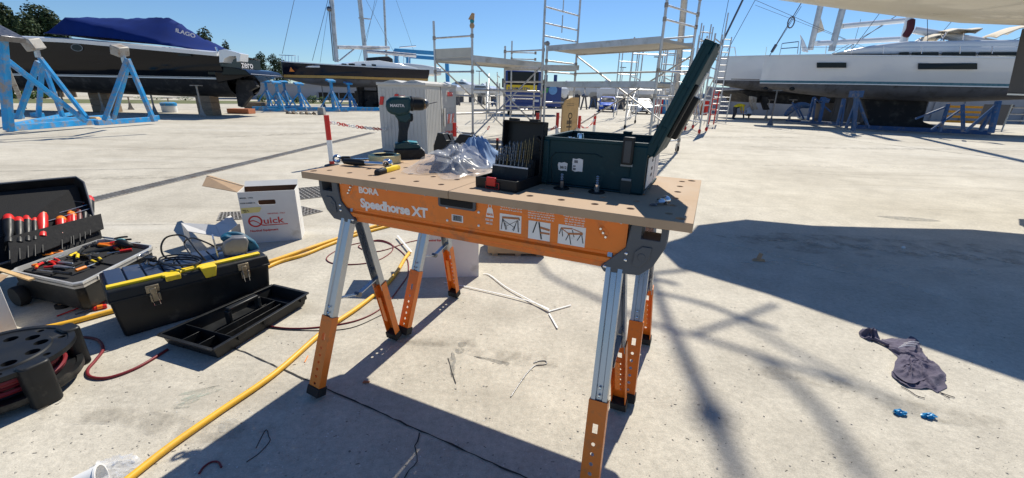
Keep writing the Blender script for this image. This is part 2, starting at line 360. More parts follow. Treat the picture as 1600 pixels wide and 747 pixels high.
def interp(xs, x):
    if x <= xs[0][0]: return xs[0][1]
    for (a, b), (c, d) in zip(xs, xs[1:]):
        if x <= c: return b+(d-b)*(x-a)/(c-a) if c > a else d
    return xs[-1][1]
def ridge(q, k=0): 
    return 1-min(1.0, abs(noise.noise(q))*2.6)
def drape(outline, peak, H, seed, nr=22, folds=9, famp=.3, edge=.003, sharp=1.6, noisy=.25, curl=0.0, soft=False):
    """thin crumpled sheet: radial folds running from the peak to an uneven edge"""
    P = cat(outline, 6, True); n = len(P); vs = []; fs = []; pk = Vector(peak)
    for i in range(nr+1):
        f = i/nr
        for j, p in enumerate(P):
            th = 2*PI*j/n; q = Vector((pk.x, pk.y, 0)).lerp(Vector((p.x, p.y, 0)), f)
            w1 = ridge(Vector((math.cos(th)*folds*.35, math.sin(th)*folds*.35, seed+f*.9))); w2 = ridge(Vector((q.x*19+seed, q.y*19, seed*2))); w3 = ridge(Vector((q.x*75, q.y*75+seed, 1.5)))
            h = H*(1-f**sharp)+H*famp*(w1-.4)*min(1, f*3)*(1-f*.55)+H*noisy*(w2-.5)*(1-f*.4)+H*noisy*.10*(w3-.5)
            if soft:
                w1 = .5+.8*noise.noise(Vector((math.cos(th)*folds*.3, math.sin(th)*folds*.3, seed+f*.7))); w2 = .5+.9*noise.noise(Vector((q.x*16+seed, q.y*26, seed*2)))
                h = H*(1-f**sharp)+H*famp*(w1-.4)*min(1, f*3)*(1-f*.5)+H*noisy*(w2-.5)*(1-f*.4)
            if f > .93: h = h*.6+curl*max(0, w1-.3)
            q += Vector((noise.noise(Vector((q.x*25, q.y*25, seed))), noise.noise(Vector((q.x*25, q.y*25, seed+9))), 0))*.009*f
            vs.append((q.x, q.y, max(h, edge*.5)+edge))
    for i in range(nr):
        for j in range(n): fs.append((i*n+j, i*n+(j+1) % n, (i+1)*n+(j+1) % n, (i+1)*n+j))
    m_ = MB(); m_.add(vs, fs); return m_
def bool_cut(obj, cutter):
    cutter.parent = obj.parent
    md = obj.modifiers.new('b', 'BOOLEAN'); md.operation = 'DIFFERENCE'; md.object = cutter; md.solver = 'EXACT'
    dg = bpy.context.evaluated_depsgraph_get(); me = bpy.data.meshes.new_from_object(obj.evaluated_get(dg))
    obj.modifiers.remove(md); obj.data = me; bpy.data.objects.remove(cutter)
    me.polygons.foreach_set('use_smooth', [True]*len(me.polygons)); me.set_sharp_from_angle(angle=math.radians(35))

# ================================================================ SETTING
gm = ground_mat()
mb = MB(); mb.add([(-900, -60, 0), (900, -60, 0), (900, 1500, 0), (-900, 1500, 0)], [(0, 1, 2, 3)])
struct('ground', mb, gm, smooth=0)

def ragged_strip(pts, wd, z, rnd, step=0.05, seed=1):
    r = random.Random(seed); P = []
    for a, b in zip(pts, pts[1:]):
        a = Vector(a); b = Vector(b); n = max(1, int((b-a).length/step)); P += [a.lerp(b, i/n) for i in range(n)]
    P.append(Vector(pts[-1])); vs = []; fs = []
    for i, p in enumerate(P):
        t = (P[min(i+1, len(P)-1)]-P[max(i-1, 0)]).normalized(); s = Vector((-t.y, t.x, 0)); off = r.uniform(-1, 1)*rnd
        w0 = wd*r.uniform(0.45, 1.2)/2; vs += [(p+s*(w0+off)).to_tuple()[:2]+(z,), (p-s*(w0-off)).to_tuple()[:2]+(z,)]
        if i: fs.append((2*i-2, 2*i-1, 2*i+1, 2*i))
    m_ = MB(); m_.add(vs, fs); return m_
# expansion joints between the concrete slabs (thin recessed filler lines)
jA, jB = G(360, 541), G(845, 758); d = (jB-jA).normalized()
struct('slab_joint', ragged_strip([jA-d*0.05, jB+d*1.5], 0.006, 0.0025, 0.0025, 0.03, 3), 'joint', smooth=0)
jC = G(655, 677); jD = G(630, 750)
struct('slab_crack', ragged_strip([jC, G(648, 705), G(652, 722), jD], 0.004, 0.0025, 0.004, 0.015, 5), 'joint', smooth=0)
for k, (a, b, wd) in enumerate([((150, 352), (176, 352), 0.003), ((175, 352), (330, 350), 0.004), ((700, 560), (712, 600), 0.004), ((1140, 196), (1600, 252), 0.03),
                                ((600, 216), (250, 258), 0.004), ((1330, 233), (1600, 232), 0.012), ((1180, 262), (1600, 300), 0.006), ((0, 268), (330, 262), 0.01)]):
    struct('slab_joint' if k != 2 else 'slab_crack', ragged_strip([G(*a), G(*b)], wd, 0.0025, wd*0.4, 0.03+wd*2, 10+k), 'joint', smooth=0)
# paint smears and damp stains: thin irregular films on the concrete
def patchy(mm, lo=.42, hi=.62, amax=.75, sc=22):
    nt_ = mm.node_tree; tc = nt_.nodes.new('ShaderNodeTexCoord'); nz_ = nt_.nodes.new('ShaderNodeTexNoise'); nz_.inputs['Scale'].default_value = sc; nz_.inputs['Detail'].default_value = 8; nz_.inputs['Roughness'].default_value = .7
    mr_ = nt_.nodes.new('ShaderNodeMapRange'); mr_.inputs[1].default_value = lo; mr_.inputs[2].default_value = hi; mr_.inputs[4].default_value = amax
    nt_.links.new(tc.outputs['Object'], nz_.inputs['Vector']); nt_.links.new(nz_.outputs[0], mr_.inputs[0]); nt_.links.new(mr_.outputs[0], nt_.nodes['Principled BSDF'].inputs['Alpha'])
patchy(MT('mint'), .40, .62, .7, 28); patchy(MT('wsmear'), .40, .60, .8, 28); patchy(MT('stain'), .36, .56, .8, 35)
def blot(name, poly, m_, seed, z=0.0012, kind='structure', jit=0.0025):
    r = random.Random(seed); P = cat([G(*p) for p in poly], 8, True); c = sum(P, Vector())/len(P)
    vs = [(c.x, c.y, z)]+[(p.x+r.uniform(-1, 1)*jit, p.y+r.uniform(-1, 1)*jit, z) for p in P]
    n = len(P); m2 = MB(); m2.add(vs, [(0, i+1, (i+1) % n+1) for i in range(n)]); return struct(name, m2, m_, smooth=0)
for k, st_ in enumerate(([(278, 618), (300, 610), (330, 604), (343, 602), (332, 607), (304, 615)], [(284, 624), (310, 614), (340, 607), (344, 610), (318, 619), (292, 627)], [(270, 634), (290, 628), (312, 623), (306, 628), (284, 634)], [(272, 638), (282, 636), (298, 634), (290, 638)])):
    blot('paint_stain', st_, 'mint', 20+k, z=.0009+.0003*k)
blot('paint_stain', [(344, 662), (358, 654), (372, 655), (366, 668), (352, 676), (342, 674)], 'wsmear', 2)
blot('damp_stain', [(712, 546), (725, 545), (722, 552), (713, 552)], 'stain', 3)
blot('damp_stain', [(740, 557), (765, 560), (795, 567), (790, 571), (765, 564)], 'stain', 4)
blot('damp_stain', [(716, 536), (728, 535), (727, 541), (717, 542)], 'stain', 5)
blot('damp_stain', [(705, 552), (711, 556), (710, 586), (705, 588), (703, 570)], 'stain', 6, jit=0.004)
blot('damp_stain', [(1370, 338), (1400, 338), (1440, 341), (1470, 346), (1420, 345)], 'stain', 7)
def film(name, px0, px1, w0, w1, col, alpha, seed, n=40, z=.0028):
    # dusty or dark wheel track: thin uneven film following a line on the slab
    r = random.Random(seed); A, B = G(*px0), G(*px1); t = (B-A).normalized(); s = Vector((-t.y, t.x, 0)); vs = []; fs = []
    for i in range(n+1):
        f = i/n; p = A.lerp(B, f)+s*(.10*math.sin(f*3+seed)+.03*math.sin(f*9+seed)); w_ = (w0+(w1-w0)*f)*(.7+.5*abs(noise.noise(Vector((f*6, seed, 0)))))*min(1, 6*f, 6*(1-f))
        vs += [(p.x+s.x*w_/2, p.y+s.y*w_/2, z), (p.x-s.x*w_/2, p.y-s.y*w_/2, z)]
        if i: fs.append((2*i-2, 2*i-1, 2*i+1, 2*i))
    m_ = mat('track_%s' % name+str(int(alpha*100)), col, .9, 0, .1, 20, alpha=alpha); nt_ = m_.node_tree
    if 'trk' not in nt_.nodes:
        tc = nt_.nodes.new('ShaderNodeTexCoord'); nz_ = nt_.nodes.new('ShaderNodeTexNoise'); nz_.name = 'trk'; nz_.inputs['Scale'].default_value = 7; nz_.inputs['Detail'].default_value = 9; nz_.inputs['Roughness'].default_value = .75
        mr_ = nt_.nodes.new('ShaderNodeMapRange'); mr_.inputs[1].default_value = .45; mr_.inputs[2].default_value = .68; mr_.inputs[3].default_value = 0; mr_.inputs[4].default_value = alpha
        nt_.links.new(tc.outputs['Object'], nz_.inputs['Vector']); nt_.links.new(nz_.outputs[0], mr_.inputs[0]); nt_.links.new(mr_.outputs[0], nt_.nodes['Principled BSDF'].inputs['Alpha'])
    m1 = MB(); m1.add(vs, fs); struct(name, m1, m_, smooth=0)
for k, (a, b, w0, w1) in enumerate((((1120, 398), (1620, 440), .10, .20), ((1180, 372), (1620, 420), .08, .2), ((1100, 380), (1500, 470), .06, .12), ((1180, 260), (1620, 262), .4, .3), ((60, 236), (560, 224), .3, .4))):
    film('dust_track', a, b, w0, w1, (.66, .62, .53), .55, 30+k, z=.0026+.0003*k)
for k, (a, b, w0, w1) in enumerate((((1110, 365), (1620, 398), .5, .7), ((1130, 540), (1620, 700), .10, .14), ((640, 520), (860, 600), .10, .16), ((1150, 230), (1620, 236), .6, .5), ((0, 285), (300, 275), .3, .3), ((950, 215), (1250, 214), .5, .6), ((300, 216), (560, 205), .5, .5), ((120, 600), (420, 700), .1, .12))):
    film('tyre_mark', a, b, w0, w1, (.20, .175, .14), .42, 60+k, z=.0042+.0003*k)
# scattered chips, grit and crumbs
r = random.Random(11); mb = MB()
def chip(p, s, flat=0.5):
    a = r.uniform(0, PI); q = []
    for k in range(4):
        th = a+k*PI/2+r.uniform(-.4, .4); q.append((p.x+s*r.uniform(.5, 1)*math.cos(th), p.y+s*r.uniform(.5, 1)*math.sin(th), 0.0005))
    t = (p.x+r.uniform(-.2, .2)*s, p.y+r.uniform(-.2, .2)*s, s*flat)
    mb.add(q+[t], [(0, 1, 4), (1, 2, 4), (2, 3, 4), (3, 0, 4)])
for _ in range(1500):
    px = r.uniform(-40, 1640); py = 260+500*r.random()**0.8; p = G(px, min(py, 760)); chip(p, r.choice([.0012, .0018, .0025, .0045])*r.uniform(.7, 1.5))
mb.build('grit', mat('grit_stone', (0.30, 0.28, 0.25), 0.9, 0, 0.6, 30), kind='stuff', smooth=0)
mb = MB()
for _ in range(170):
    p = G(r.uniform(0, 1600), r.uniform(300, 740)); L = r.uniform(.006, .02); a = r.uniform(-.6, .6)
    L *= .6; mb.beam((p.x, p.y, .001), (p.x+L*math.cos(a), p.y+L*math.sin(a), .001), .0012*r.uniform(.6, 1.4), .001)
mb.build('dark_splinters', mat('dark_splinter', (0.09, 0.08, 0.07), 0.9, 0, 0.6, 30), kind='stuff', smooth=0)
mb = MB()
for _ in range(130):
    p = G(r.uniform(250, 900), r.uniform(610, 745)); chip(p, r.uniform(.0015, .004), .3)
mb.build('pale_flecks', mat('pale_fleck', (0.6, 0.6, 0.58), 0.8, 0, 0.3, 30), kind='stuff', smooth=0)

# drainage channel with grating bars
dr = thing('drain_channel', 'long narrow drainage channel with steel grating running across the yard', 'drain', G(148, 312))
a = G(148, 312)-G(148, 312); b = G(572, 210)-G(148, 312); a.z = b.z = 0; t = b.normalized(); s = Vector((-t.y, t.x, 0)); LEN = b.length+0.5
A0 = -t*1.5; wd = 0.18
mb = MB(); mb.beam(A0+Vector((0, 0, .001)), A0+t*(LEN+1.5)+Vector((0, 0, .001)), wd, .003, (0, 0, 1)); mb.build('channel_trough', 'joint', dr, smooth=0)
mb = MB()
for k in (-1, 1): mb.beam(A0+s*k*wd/2+Vector((0, 0, .004)), A0+t*(LEN+1.5)+s*k*wd/2+Vector((0, 0, .004)), .012, .008, (0, 0, 1))
mb.build('edge_rail', 'rust', dr, smooth=0)
mb = MB(); n = int((LEN+1.5)/0.045)
for i in range(n):
    p = A0+t*(i*0.045); mb.beam(p-s*wd/2+Vector((0, 0, .005)), p+s*wd/2+Vector((0, 0, .005)), .016, .006, (0, 0, 1))
mb.build('grating_bars', 'rust', dr, smooth=0, kind='stuff')
def grate(c4, label, nx, ny):
    P = [G(*q) for q in c4]; o = thing('floor_grate', label, 'grate', P[0]); L = [p-P[0] for p in P]
    mb = MB(); mb.add([(p.x, p.y, .002) for p in L], [(0, 1, 2, 3)]); mb.build('grate_pit', 'joint', o, smooth=0)
    mb = MB()
    def q(u, v): p = L[0].lerp(L[1], u).lerp(L[3].lerp(L[2], u), v); return Vector((p.x, p.y, .005))
    for i in range(nx+1): mb.beam(q(i/nx, 0), q(i/nx, 1), .009, .005, (0, 0, 1))
    for j in range(ny+1): mb.beam(q(0, j/ny), q(1, j/ny), .009, .005, (0, 0, 1))
    mb.build('grate_lattice', 'rust', o, smooth=0, kind='stuff')
grate([(462, 313), (548, 303), (520, 290), (440, 297)], 'square steel lattice grate in the concrete behind the left table end', 12, 8)
grate([(455, 342), (504, 331), (470, 323), (425, 330)], 'square steel lattice grate just right of the red printed white carton', 9, 7)
grate([(340, 345), (392, 342), (385, 331), (345, 333)], 'small steel lattice grate partly hidden behind the white carton flap', 8, 5)

# low far things: hills, building walls, grass verge
mb = MB(); vs = []; fs = []
for i in range(41):
    x = -300+i*30; z = 6+4*noise.noise((x*.01, 2, 0)); vs += [(x, 900, 0), (x, 900, z+3), (x, 1000, z+4), (x, 1010, 0)]
    if i:
        k = 4*i
        for j in range(3): fs.append((k-4+j, k-3+j, k+1+j, k+j))
mb.add(vs, fs); struct('distant_hills', mb, 'water')
mb = MB(); g0 = G(-700, 150); mb.add([G(-400, 160)+Vector((0, 0, .004)), G(600, 163)+Vector((0, 0, .004)), G(600, 160)+Vector((0, 0, .004)), G(-400, 150)+Vector((0, 0, .004))], [(0, 1, 2, 3)])
struct('grass_verge', mb, 'grass', smooth=0)
# ================================================================ WORK TABLE: two sawhorses + two boards
TO = Vector((-0.7387, 1.4435, 0)); TY = math.radians(-24.37); ZT = 0.797
def tw(u, v, z=0.0):
    return TO+Vector((math.cos(TY), math.sin(TY), 0))*u+Vector((-math.sin(TY), math.cos(TY), 0))*v+Vector((0, 0, z))
def tpx(px, py, z=ZT):
    q = G(px, py, z)-TO; return q.x*math.cos(TY)+q.y*math.sin(TY), -q.x*math.sin(TY)+q.y*math.cos(TY)

def board(name, label, u0, u1, holes):
    o = thing(name, label, 'table board', tw(u0, 0, 0.774), TY)
    mb = MB(); mb.b2((0, 0, 0), (u1-u0, .596, .023)); b = mb.build('board_panel', 'mdf', o, smooth=0)
    c = MB()
    for hu in holes:
        for hv in (.068, .161, .254, .347, .440, .533): c.lathe([(.0098, -.01), (.0098, .05)], 20, (hu-u0, hv, 0))
    for hu, hv in ((.025, .03), (1.236, .035), (1.236, .565)):
        if u0 < hu < u1: c.lathe([(.012, -.01), (.012, .05)], 20, (hu-u0, hv, 0))
    cu = c.build('cut', 'mdf'); bool_cut(b, cu)
    bv = b.modifiers.new('bevel', 'BEVEL'); bv.width = .0012; bv.segments = 1; bv.limit_method = 'ANGLE'; bv.angle_limit = math.radians(60)
board('tabletop_board', 'left half of the brown fibreboard bench top, under the drill and clear bag', 0, .6015, [.06+.0945*i for i in range(6)])
board('tabletop_board', 'right half of the brown fibreboard bench top, under the open teal case', .6035, 1.267, [.645+.0936*i for i in range(7)])

def sawhorse(label, v0, du, front):
    o = thing('sawhorse', label, 'sawhorse', tw(du, v0, 0), TY, 'folding sawhorses under the bench top')
    zt, zb = .7735, .638; w2 = .030                                   # beam centred on local y=0
    # beam: folded sheet with pressed groove, front face y=-w2
    mb = MB(); prof = [(-w2, .7735), (-w2, .684), (-w2+.006, .680), (-w2+.006, .673), (-w2-.003, .668), (-w2-.003, .656), (-w2+.004, .652), (-w2+.002, .638),
                       (w2-.002, .638), (w2-.004, .652), (w2+.003, .656), (w2+.003, .668), (w2-.006, .673), (w2-.006, .680), (w2, .684), (w2, .7735)]
    u0, u1 = .135, 1.118
    # front outline slopes at the ends: cover by end brackets
    mb.loft([[(u, y, z) for y, z in prof] for u in (u0, .2, .56, .67, 1.05, u1)])
    beam = mb.build('beam', 'orange', o, smooth=30)
    # end brackets
    def bracket(mir):
        P = [(.052, .7735), (.052, .718), (.075, .665), (.105, .636), (.195, .628), (.206, .642), (.146, .705), (.138, .7735)]
        if mir: P = [(.055+1.21-p[0], p[1]) for p in P]
        hole = [(.066, .768), (.066, .735), (.112, .735), (.112, .768)]
        if mir: hole = [(.055+1.21-p[0], p[1]) for p in hole]
        m2 = MB(); m2.prism(P, -w2-.007, w2+.007, 'xz'); b = m2.build('end_bracket', 'grey', o, smooth=30)
        c = MB(); hx = [p[0] for p in hole]; c.b2((min(hx), -w2-.05, .735), (max(hx), w2+.05, .766)); bool_cut(b, c.build('c', 'grey'))
        bv = b.modifiers.new('bevel', 'BEVEL'); bv.width = .002; bv.segments = 2; bv.limit_method = 'ANGLE'; bv.angle_limit = math.radians(50)
        # raised pentagonal cap
        Q = [(.082, .716), (.105, .716), (.122, .700), (.126, .664), (.106, .658), (.086, .684)]
        if mir: Q = [(.055+1.21-p[0], p[1]) for p in Q]
        m3 = MB(); m3.prism(Q, -w2-.011, -w2-.006, 'xz'); m3.build('bracket_cap', 'grey', b, bev=.0015)
        cxm = sum(p[0] for p in Q)/6; m3 = MB(); m3.lathe([(.0001, -w2-.0125), (.009, -w2-.0125), (.011, -w2-.010)], 20, (cxm, 0, .688), 'y'); m3.build('bracket_boss', 'grey', b)
        for (x, z) in ((.143, .690), (.143, .672), (.194, .644)):
            if mir: x = .055+1.21-x
            m4 = MB(); m4.lathe([(.0001, -w2-.0115), (.003, -w2-.0112), (.0052, -w2-.009), (.0055, -w2-.006)], 12, (x, 0, z), 'y'); m4.build('screw', 'chrome', b)
        m5 = MB(); m5.b2(((.1395 if not mir else 1.122), -w2-.003, .708), ((.1425 if not mir else 1.1255), -w2+.001, .7735)); m5.build('gasket', 'rubber', b)
    bracket(False); bracket(True)
    # legs: upper C channel in steel, lower orange sleeve with foot
    for side in (0, 1):
        ut, uf = ((.165, .108), (1.095, 1.125))[side]
        for fr in (-1, 1):
            top = Vector((ut, fr*.018, .665)); foot = Vector((uf, fr*.222, 0)); d = (foot-top).normalized()
            ax = Vector((1, 0, 0)); ax = (ax-d*ax.dot(d)).normalized(); ay = d.cross(ax).normalized()
            if ay.y*fr < 0: ay = -ay                                  # outward
            def channel(p0, p1, W, D, th, lip=0):
                q = [(-W/2, 0), (-W/2, -D), (-W/2+th, -D), (-W/2+th, -th), (-W*.22, -th), (-W*.16, -th-.004), (W*.16, -th-.004), (W*.22, -th), (W/2-th, -th), (W/2-th, -D), (W/2, -D), (W/2, 0), (W*.22, 0), (W*.16, -.004), (-W*.16, -.004), (-W*.22, 0)]
                return [[p+ax*a+ay*b for a, b in q] for p in (p0, p1)]
            zc = .30 if fr < 0 else .33
            mid = top+d*((top.z-zc)/-d.z); end = top+d*((top.z-.035)/-d.z)
            m1 = MB(); m1.loft(channel(top-d*.02+ay*.012, mid+d*.03+ay*.012, .043, .026, .002))
            leg = m1.build('leg', 'steel', o, smooth=30)
            W, D, th = .050, .030, .0022; off = ay*.0155
            q = [(-W/2, 0), (-W/2, -D), (-W/2+th, -D), (-W/2+th, -th), (W/2-th, -th), (W/2-th, -D), (W/2, -D), (W/2, 0)]
            m1 = MB(); m1.loft([[p+off+ax*a+ay*b for a, b in q] for p in (mid, end)])
            sl = m1.build('leg_sleeve', 'orange', leg, smooth=0)
            c = MB(); LL = (end-mid).length
            def hp(s_): return mid+d*s_+off
            c.beam(hp(.075)-ay*.012, hp(.075)+ay*.012, .014, .026, d)
            for k in range(6):
                pp = hp(.118+k*.027)
                if (.118+k*.027) < LL-.012: c.cyl(pp-ay*.012, pp+ay*.012, .0055, n=12)
            bool_cut(sl, c.build('c', 'orange'))
            m1 = MB(); bottom = foot.copy(); bottom.z = 0
            q = [(-.028, .004), (-.028, -.036), (.028, -.036), (.028, .004)]
            e0 = end-d*.012; m1.loft([[e0+off+ax*a+ay*b for a, b in q], [end+d*.022+off+ax*a*1.02+ay*b for a, b in q]])
            # flatten foot bottom
            m1.v = [Vector((v.x, v.y, max(v.z, .0005))) for v in m1.v]
            m1.build('foot', 'rubber', leg, bev=.002)
            for k in range(2):
                pp = hp(-.014-k*.022)+ay*(-.003); m1 = MB(); m1.sphere(pp+ay*.001, .0042, 8); m1.build('rivet', 'chrome', leg)
            if fr > 0:   # inner latch plate of the rear leg
                pp = mid+d*.07-ay*.02; m1 = MB(); m1.beam(pp, pp+d*.14, .016, .003, ay); m1.build('latch_plate', 'orange', leg)
        # folding spreader bar between the two legs
        z0 = .36; yy = .222*(.665-z0)/.665+.012
        um = ut+(uf-ut)*(.665-z0)/.665
        m1 = MB(); m1.beam((um, -yy, z0), (um, 0, z0-.03), .018, .004); m1.beam((um+.004, yy, z0), (um+.004, 0, z0-.03), .018, .004); m1.build('spreader_bar', 'steel', o, smooth=0)
        m1 = MB(); m1.lathe([(.010, -.008), (.010, .014)], 12, (um, 0, z0-.03), 'x'); m1.build('spreader_hinge', 'dsteel', o)
    y = -w2-.0006
    if front:
        # carry-handle opening
        m1 = MB(); m1.rbox((.615, .7575, 0), (.130, .036, .006), .007); m1.v = [Vector((v.x, -w2-.003+v.z*1.2, v.y)) for v in m1.v]; hd = m1.build('handle_surround', 'grey', o, bev=.001)
        m1 = MB(); m1.rbox((.615, .7575, 0), (.112, .022, .004), .004); m1.v = [Vector((v.x, -w2-.0075+v.z*.3, v.y)) for v in m1.v]; m1.build('handle_opening', 'felt', hd)
        text('brand_lettering', 'BORA', .029, 'greyprint', o, XZ(.228, y, .7435), .0011, spacing=.94, sx=1.12)
        text('model_lettering', 'Speedhorse XT', .0425, 'greyprint', o, XZ(.231, y, .6945), .0018, spacing=.95, sx=1.07)
        m1 = MB()
        rr = random.Random(4); x = .598
        m1.b2((.594, y-.0002, .697), (.634, y+.0004, .719)); st = m1.build('barcode_label', 'paper', o, smooth=0)
        m1 = MB()
        while x < .630:
            ww = rr.choice([.0007, .0012, .0018]); m1.b2((x, y-.0008, .700), (x+ww, y-.0001, .717)); x += ww+rr.choice([.0007, .0012])
        m1.build('barcode', 'ink', st, smooth=0)
        for (x, z) in ((.578, .738), (.578, .697), (.688, .738), (.688, .697)):
            m1 = MB(); m1.lathe([(.0001, -.0035), (.003, -.003), (.0042, 0)], 10, (x, y, z), 'y'); m1.build('rivet', 'white', o)
        # weight icon and lines of small print (too small to read: short strokes)
        m1 = MB(); m1.prism([(.712, .728), (.738, .728), (.734, .752), (.730, .757), (.720, .757), (.716, .752)], y, y+.0004, 'xz'); m1.lathe([(.0045, -.0001), (.006, -.0001), (.006, .0004), (.0045, .0004)], 14, (.725, y, .761), 'y', closed=True)
        ic = m1.build('weight_icon', 'greyprint', o, smooth=0)
        text('weight_lettering', 'MAX', .009, 'orange', ic, XZ(.7155, y-.0012, .7335), .0003, ext=.0001)
        text('capacity_print', '1500 LBS', .0085, 'greyprint', o, XZ(.709, y, .717), .0002, sx=.8)
        text('capacity_print', '680 KG', .0085, 'greyprint', o, XZ(.712, y, .706), .0002, sx=.8)
        m1 = MB()
        def lines(x0, x1, z0, n, dz=.0075):
            for k in range(n):
                x = x0+rr.uniform(0, .004)
                while x < x1-.004:
                    ww = rr.uniform(.003, .010); ww = min(ww, x1-x)
                    xx = x
                    while xx < x+ww: m1.b2((xx, y-.0001, z0-k*dz), (xx+.0012, y+.0004, z0-k*dz+.0032*rr.choice([.8, 1, 1.3]))); xx += .0019
                    x += ww+.003
        lines(.757, .825, .763, 2); lines(.843, .925, .764, 4, .0068); lines(.950, 1.005, .762, 4, .0068); lines(.640, .646, .725, 3)
        m1.build('small_print', 'greyprint', o, smooth=0, kind='stuff')
        # three pictogram labels
        def lab(x0, x1, z0, z1, strokes):
            m1 = MB(); m1.b2((x0, y-.0002, z0), (x1, y+.0004, z1)); l_ = m1.build('picture_label', 'paper', o, smooth=0)
            mo, mk = MB(), MB()
            for (a, b, c_, d_, wd, k) in strokes:
                X = lambda t: x0+(x1-x0)*t
                Z = lambda t: z0+(z1-z0)*t
                (mo if k else mk).beam((X(a), y-.0007, Z(b)), (X(c_), y-.0007, Z(d_)), wd, .0006, (0, 1, 0)) if False else None
                p0 = Vector((X(a), 0, Z(b))); p1 = Vector((X(c_), 0, Z(d_))); t = (p1-p0).normalized(); n_ = Vector((-t.z, 0, t.x))*wd/2
                yy = y-(.0012 if k else .0009)
                (mo if k else mk).hexa([(p0-n_)+Vector((0, yy, 0)), (p1-n_)+Vector((0, yy, 0)), (p1-n_)+Vector((0, y, 0)), (p0-n_)+Vector((0, y, 0)), (p0+n_)+Vector((0, yy, 0)), (p1+n_)+Vector((0, yy, 0)), (p1+n_)+Vector((0, y, 0)), (p0+n_)+Vector((0, y, 0))])
            mk.build('drawing_legs', 'ink', l_, smooth=0); mo.build('drawing_beam', mat('drawing_brown', (.42, .16, .06), .6), l_, smooth=0)
        lab(.757, .825, .693, .745, [(.12, .78, .9, .85, .006, 1), (.14, .72, .08, .08, .0022, 0), (.16, .7, .3, .1, .002, 0), (.84, .75, .88, .08, .0026, 0), (.8, .72, .66, .1, .002, 0), (.2, .62, .7, .3, .0012, 0), (.3, .3, .75, .66, .0012, 0), (.25, .5, .35, .12, .0012, 0), (.75, .5, .6, .12, .0012, 0), (.88, .9, .92, .75, .003, 0)])
        lab(.847, .912, .684, .737, [(.38, .98, .22, .35, .003, 0), (.48, .98, .62, .06, .004, 0), (.55, .7, .98, .62, .006, 1), (.56, .42, .98, .42, .005, 1)])
        lab(.935, 1.011, .684, .739, [(.1, .82, .52, .86, .0035, 1), (.12, .8, .38, .6, .0022, 1), (.36, .58, .9, .68, .005, 1), (.55, .85, .9, .72, .0022, 1), (.1, .8, .05, .5, .002, 0), (.13, .78, .18, .4, .002, 0), (.4, .56, .3, .22, .002, 0), (.42, .56, .5, .04, .002, 0), (.84, .62, .72, .3, .002, 0), (.87, .62, .94, .2, .002, 0), (.52, .8, .6, .45, .002, 0)])
        # oval bolt plates
        for x, z, ang in ((.190, .748, 1.0), (1.058, .7345, -.95)):
            m1 = MB(); m1.sphere((0, 0, 0), 1, 16, (.022, .0025, .011)); R_ = Matrix.Rotation(-ang, 4, 'Y')
            m1.v = [R_ @ v+Vector((x, -w2, z)) for v in m1.v]; pl = m1.build('bolt_plate', 'orange', o)
            for k in (-1, 0, 1):
                q = R_ @ Vector((k*.0125, 0, 0)); m1 = MB(); m1.lathe([(.0001, -w2-.008), (.003, -w2-.0075), (.0048, -w2-.005), (.0048, -w2)], 12, (x+q.x, 0, z+q.z), 'y'); m1.build('bolt', 'chrome', pl)
        for x in (.132+.02, .205, .35, .50, .80, .95, 1.10):
            m1 = MB(); m1.lathe([(.0001, -.003), (.0025, -.0028), (.0032, 0)], 8, (x, y, .7665), 'y'); m1.build('pop_rivet', 'steel', o)
sawhorse('front orange sawhorse with printed beam and picture labels facing the camera', .0605, 0, True)
sawhorse('rear orange sawhorse, its legs showing behind the front one near the white carton', .535, .022, False)
# ================================================================ THINGS ON THE BENCH
def pline(p0, p1): return Plane(p0, p1)
Zt = ZT+.0005
# ---- cordless drill
PD = Plane(G(614, 249, ZT), G(662, 248, ZT)); PD.o += PD.n*.035
o = thing('cordless_drill', 'teal and black cordless drill standing upright on its battery', 'drill', (PD.o.x, PD.o.y, Zt), PD.yaw)
def D(px, py):
    x, z = PD.px(px, py); return x, z-Zt
def dpoly(pts): return [D(*p) for p in pts]
mb = MB(); mb.prism(dpoly([(604, 173), (602.5, 166), (603.5, 158), (609, 152.5), (618, 150.5), (638, 150.5), (642, 153), (642, 172), (636, 178), (622, 181), (611, 178)]), -.031, .031, 'xz')
hb = mb.build('motor_housing', 'teal2', o, bev=.014, seg=4)
x0, z0 = D(606, 157); 
text('drill_lettering', 'MAKITA', .0155, 'greyprint', hb, XZ(D(609, 166)[0], -.0315, D(609, 166.5)[1]), .0004, sx=1.0)
mb = MB(); mb.prism(dpoly([(619, 178), (638, 176), (641, 190), (637, 205), (636.5, 224), (621, 224), (623, 204), (622, 190)]), -.017, .017, 'xz'); mb.build('handle', mat('drill_grip', (.014, .022, .027), .7, 0, .1, 30, bump=.2, bscale=200), o, bev=.008, seg=3)
mb = MB(); mb.prism(dpoly([(616, 180), (640, 174), (642, 186), (634, 192), (624, 190)]), -.019, .019, 'xz'); mb.build('grip_shroud', 'teal2', o, bev=.006)
mb = MB(); mb.prism(dpoly([(638, 176), (645, 178), (645.5, 186), (644, 190), (640, 190)]), -.009, .009, 'xz'); mb.build('trigger', 'black', o, bev=.003)
mb = MB(); mb.prism(dpoly([(617, 223), (637, 219), (640, 223), (653, 224), (658, 231), (616, 232)]), -.034, .034, 'xz'); mb.build('battery_mount', 'teal2', o, bev=.005)
mb = MB(); mb.prism(dpoly([(628, 222.5), (652, 223.5), (652, 221.5), (630, 219.5)]), -.028, .030, 'xz'); mb.build('mount_top', 'teal3', o, bev=.002)
mb = MB(); mb.prism(dpoly([(615, 231), (658, 230), (663, 236), (663, 246), (656, 249), (616, 249)]), -.038, .038, 'xz'); bt = mb.build('battery', 'black', o, bev=.006)
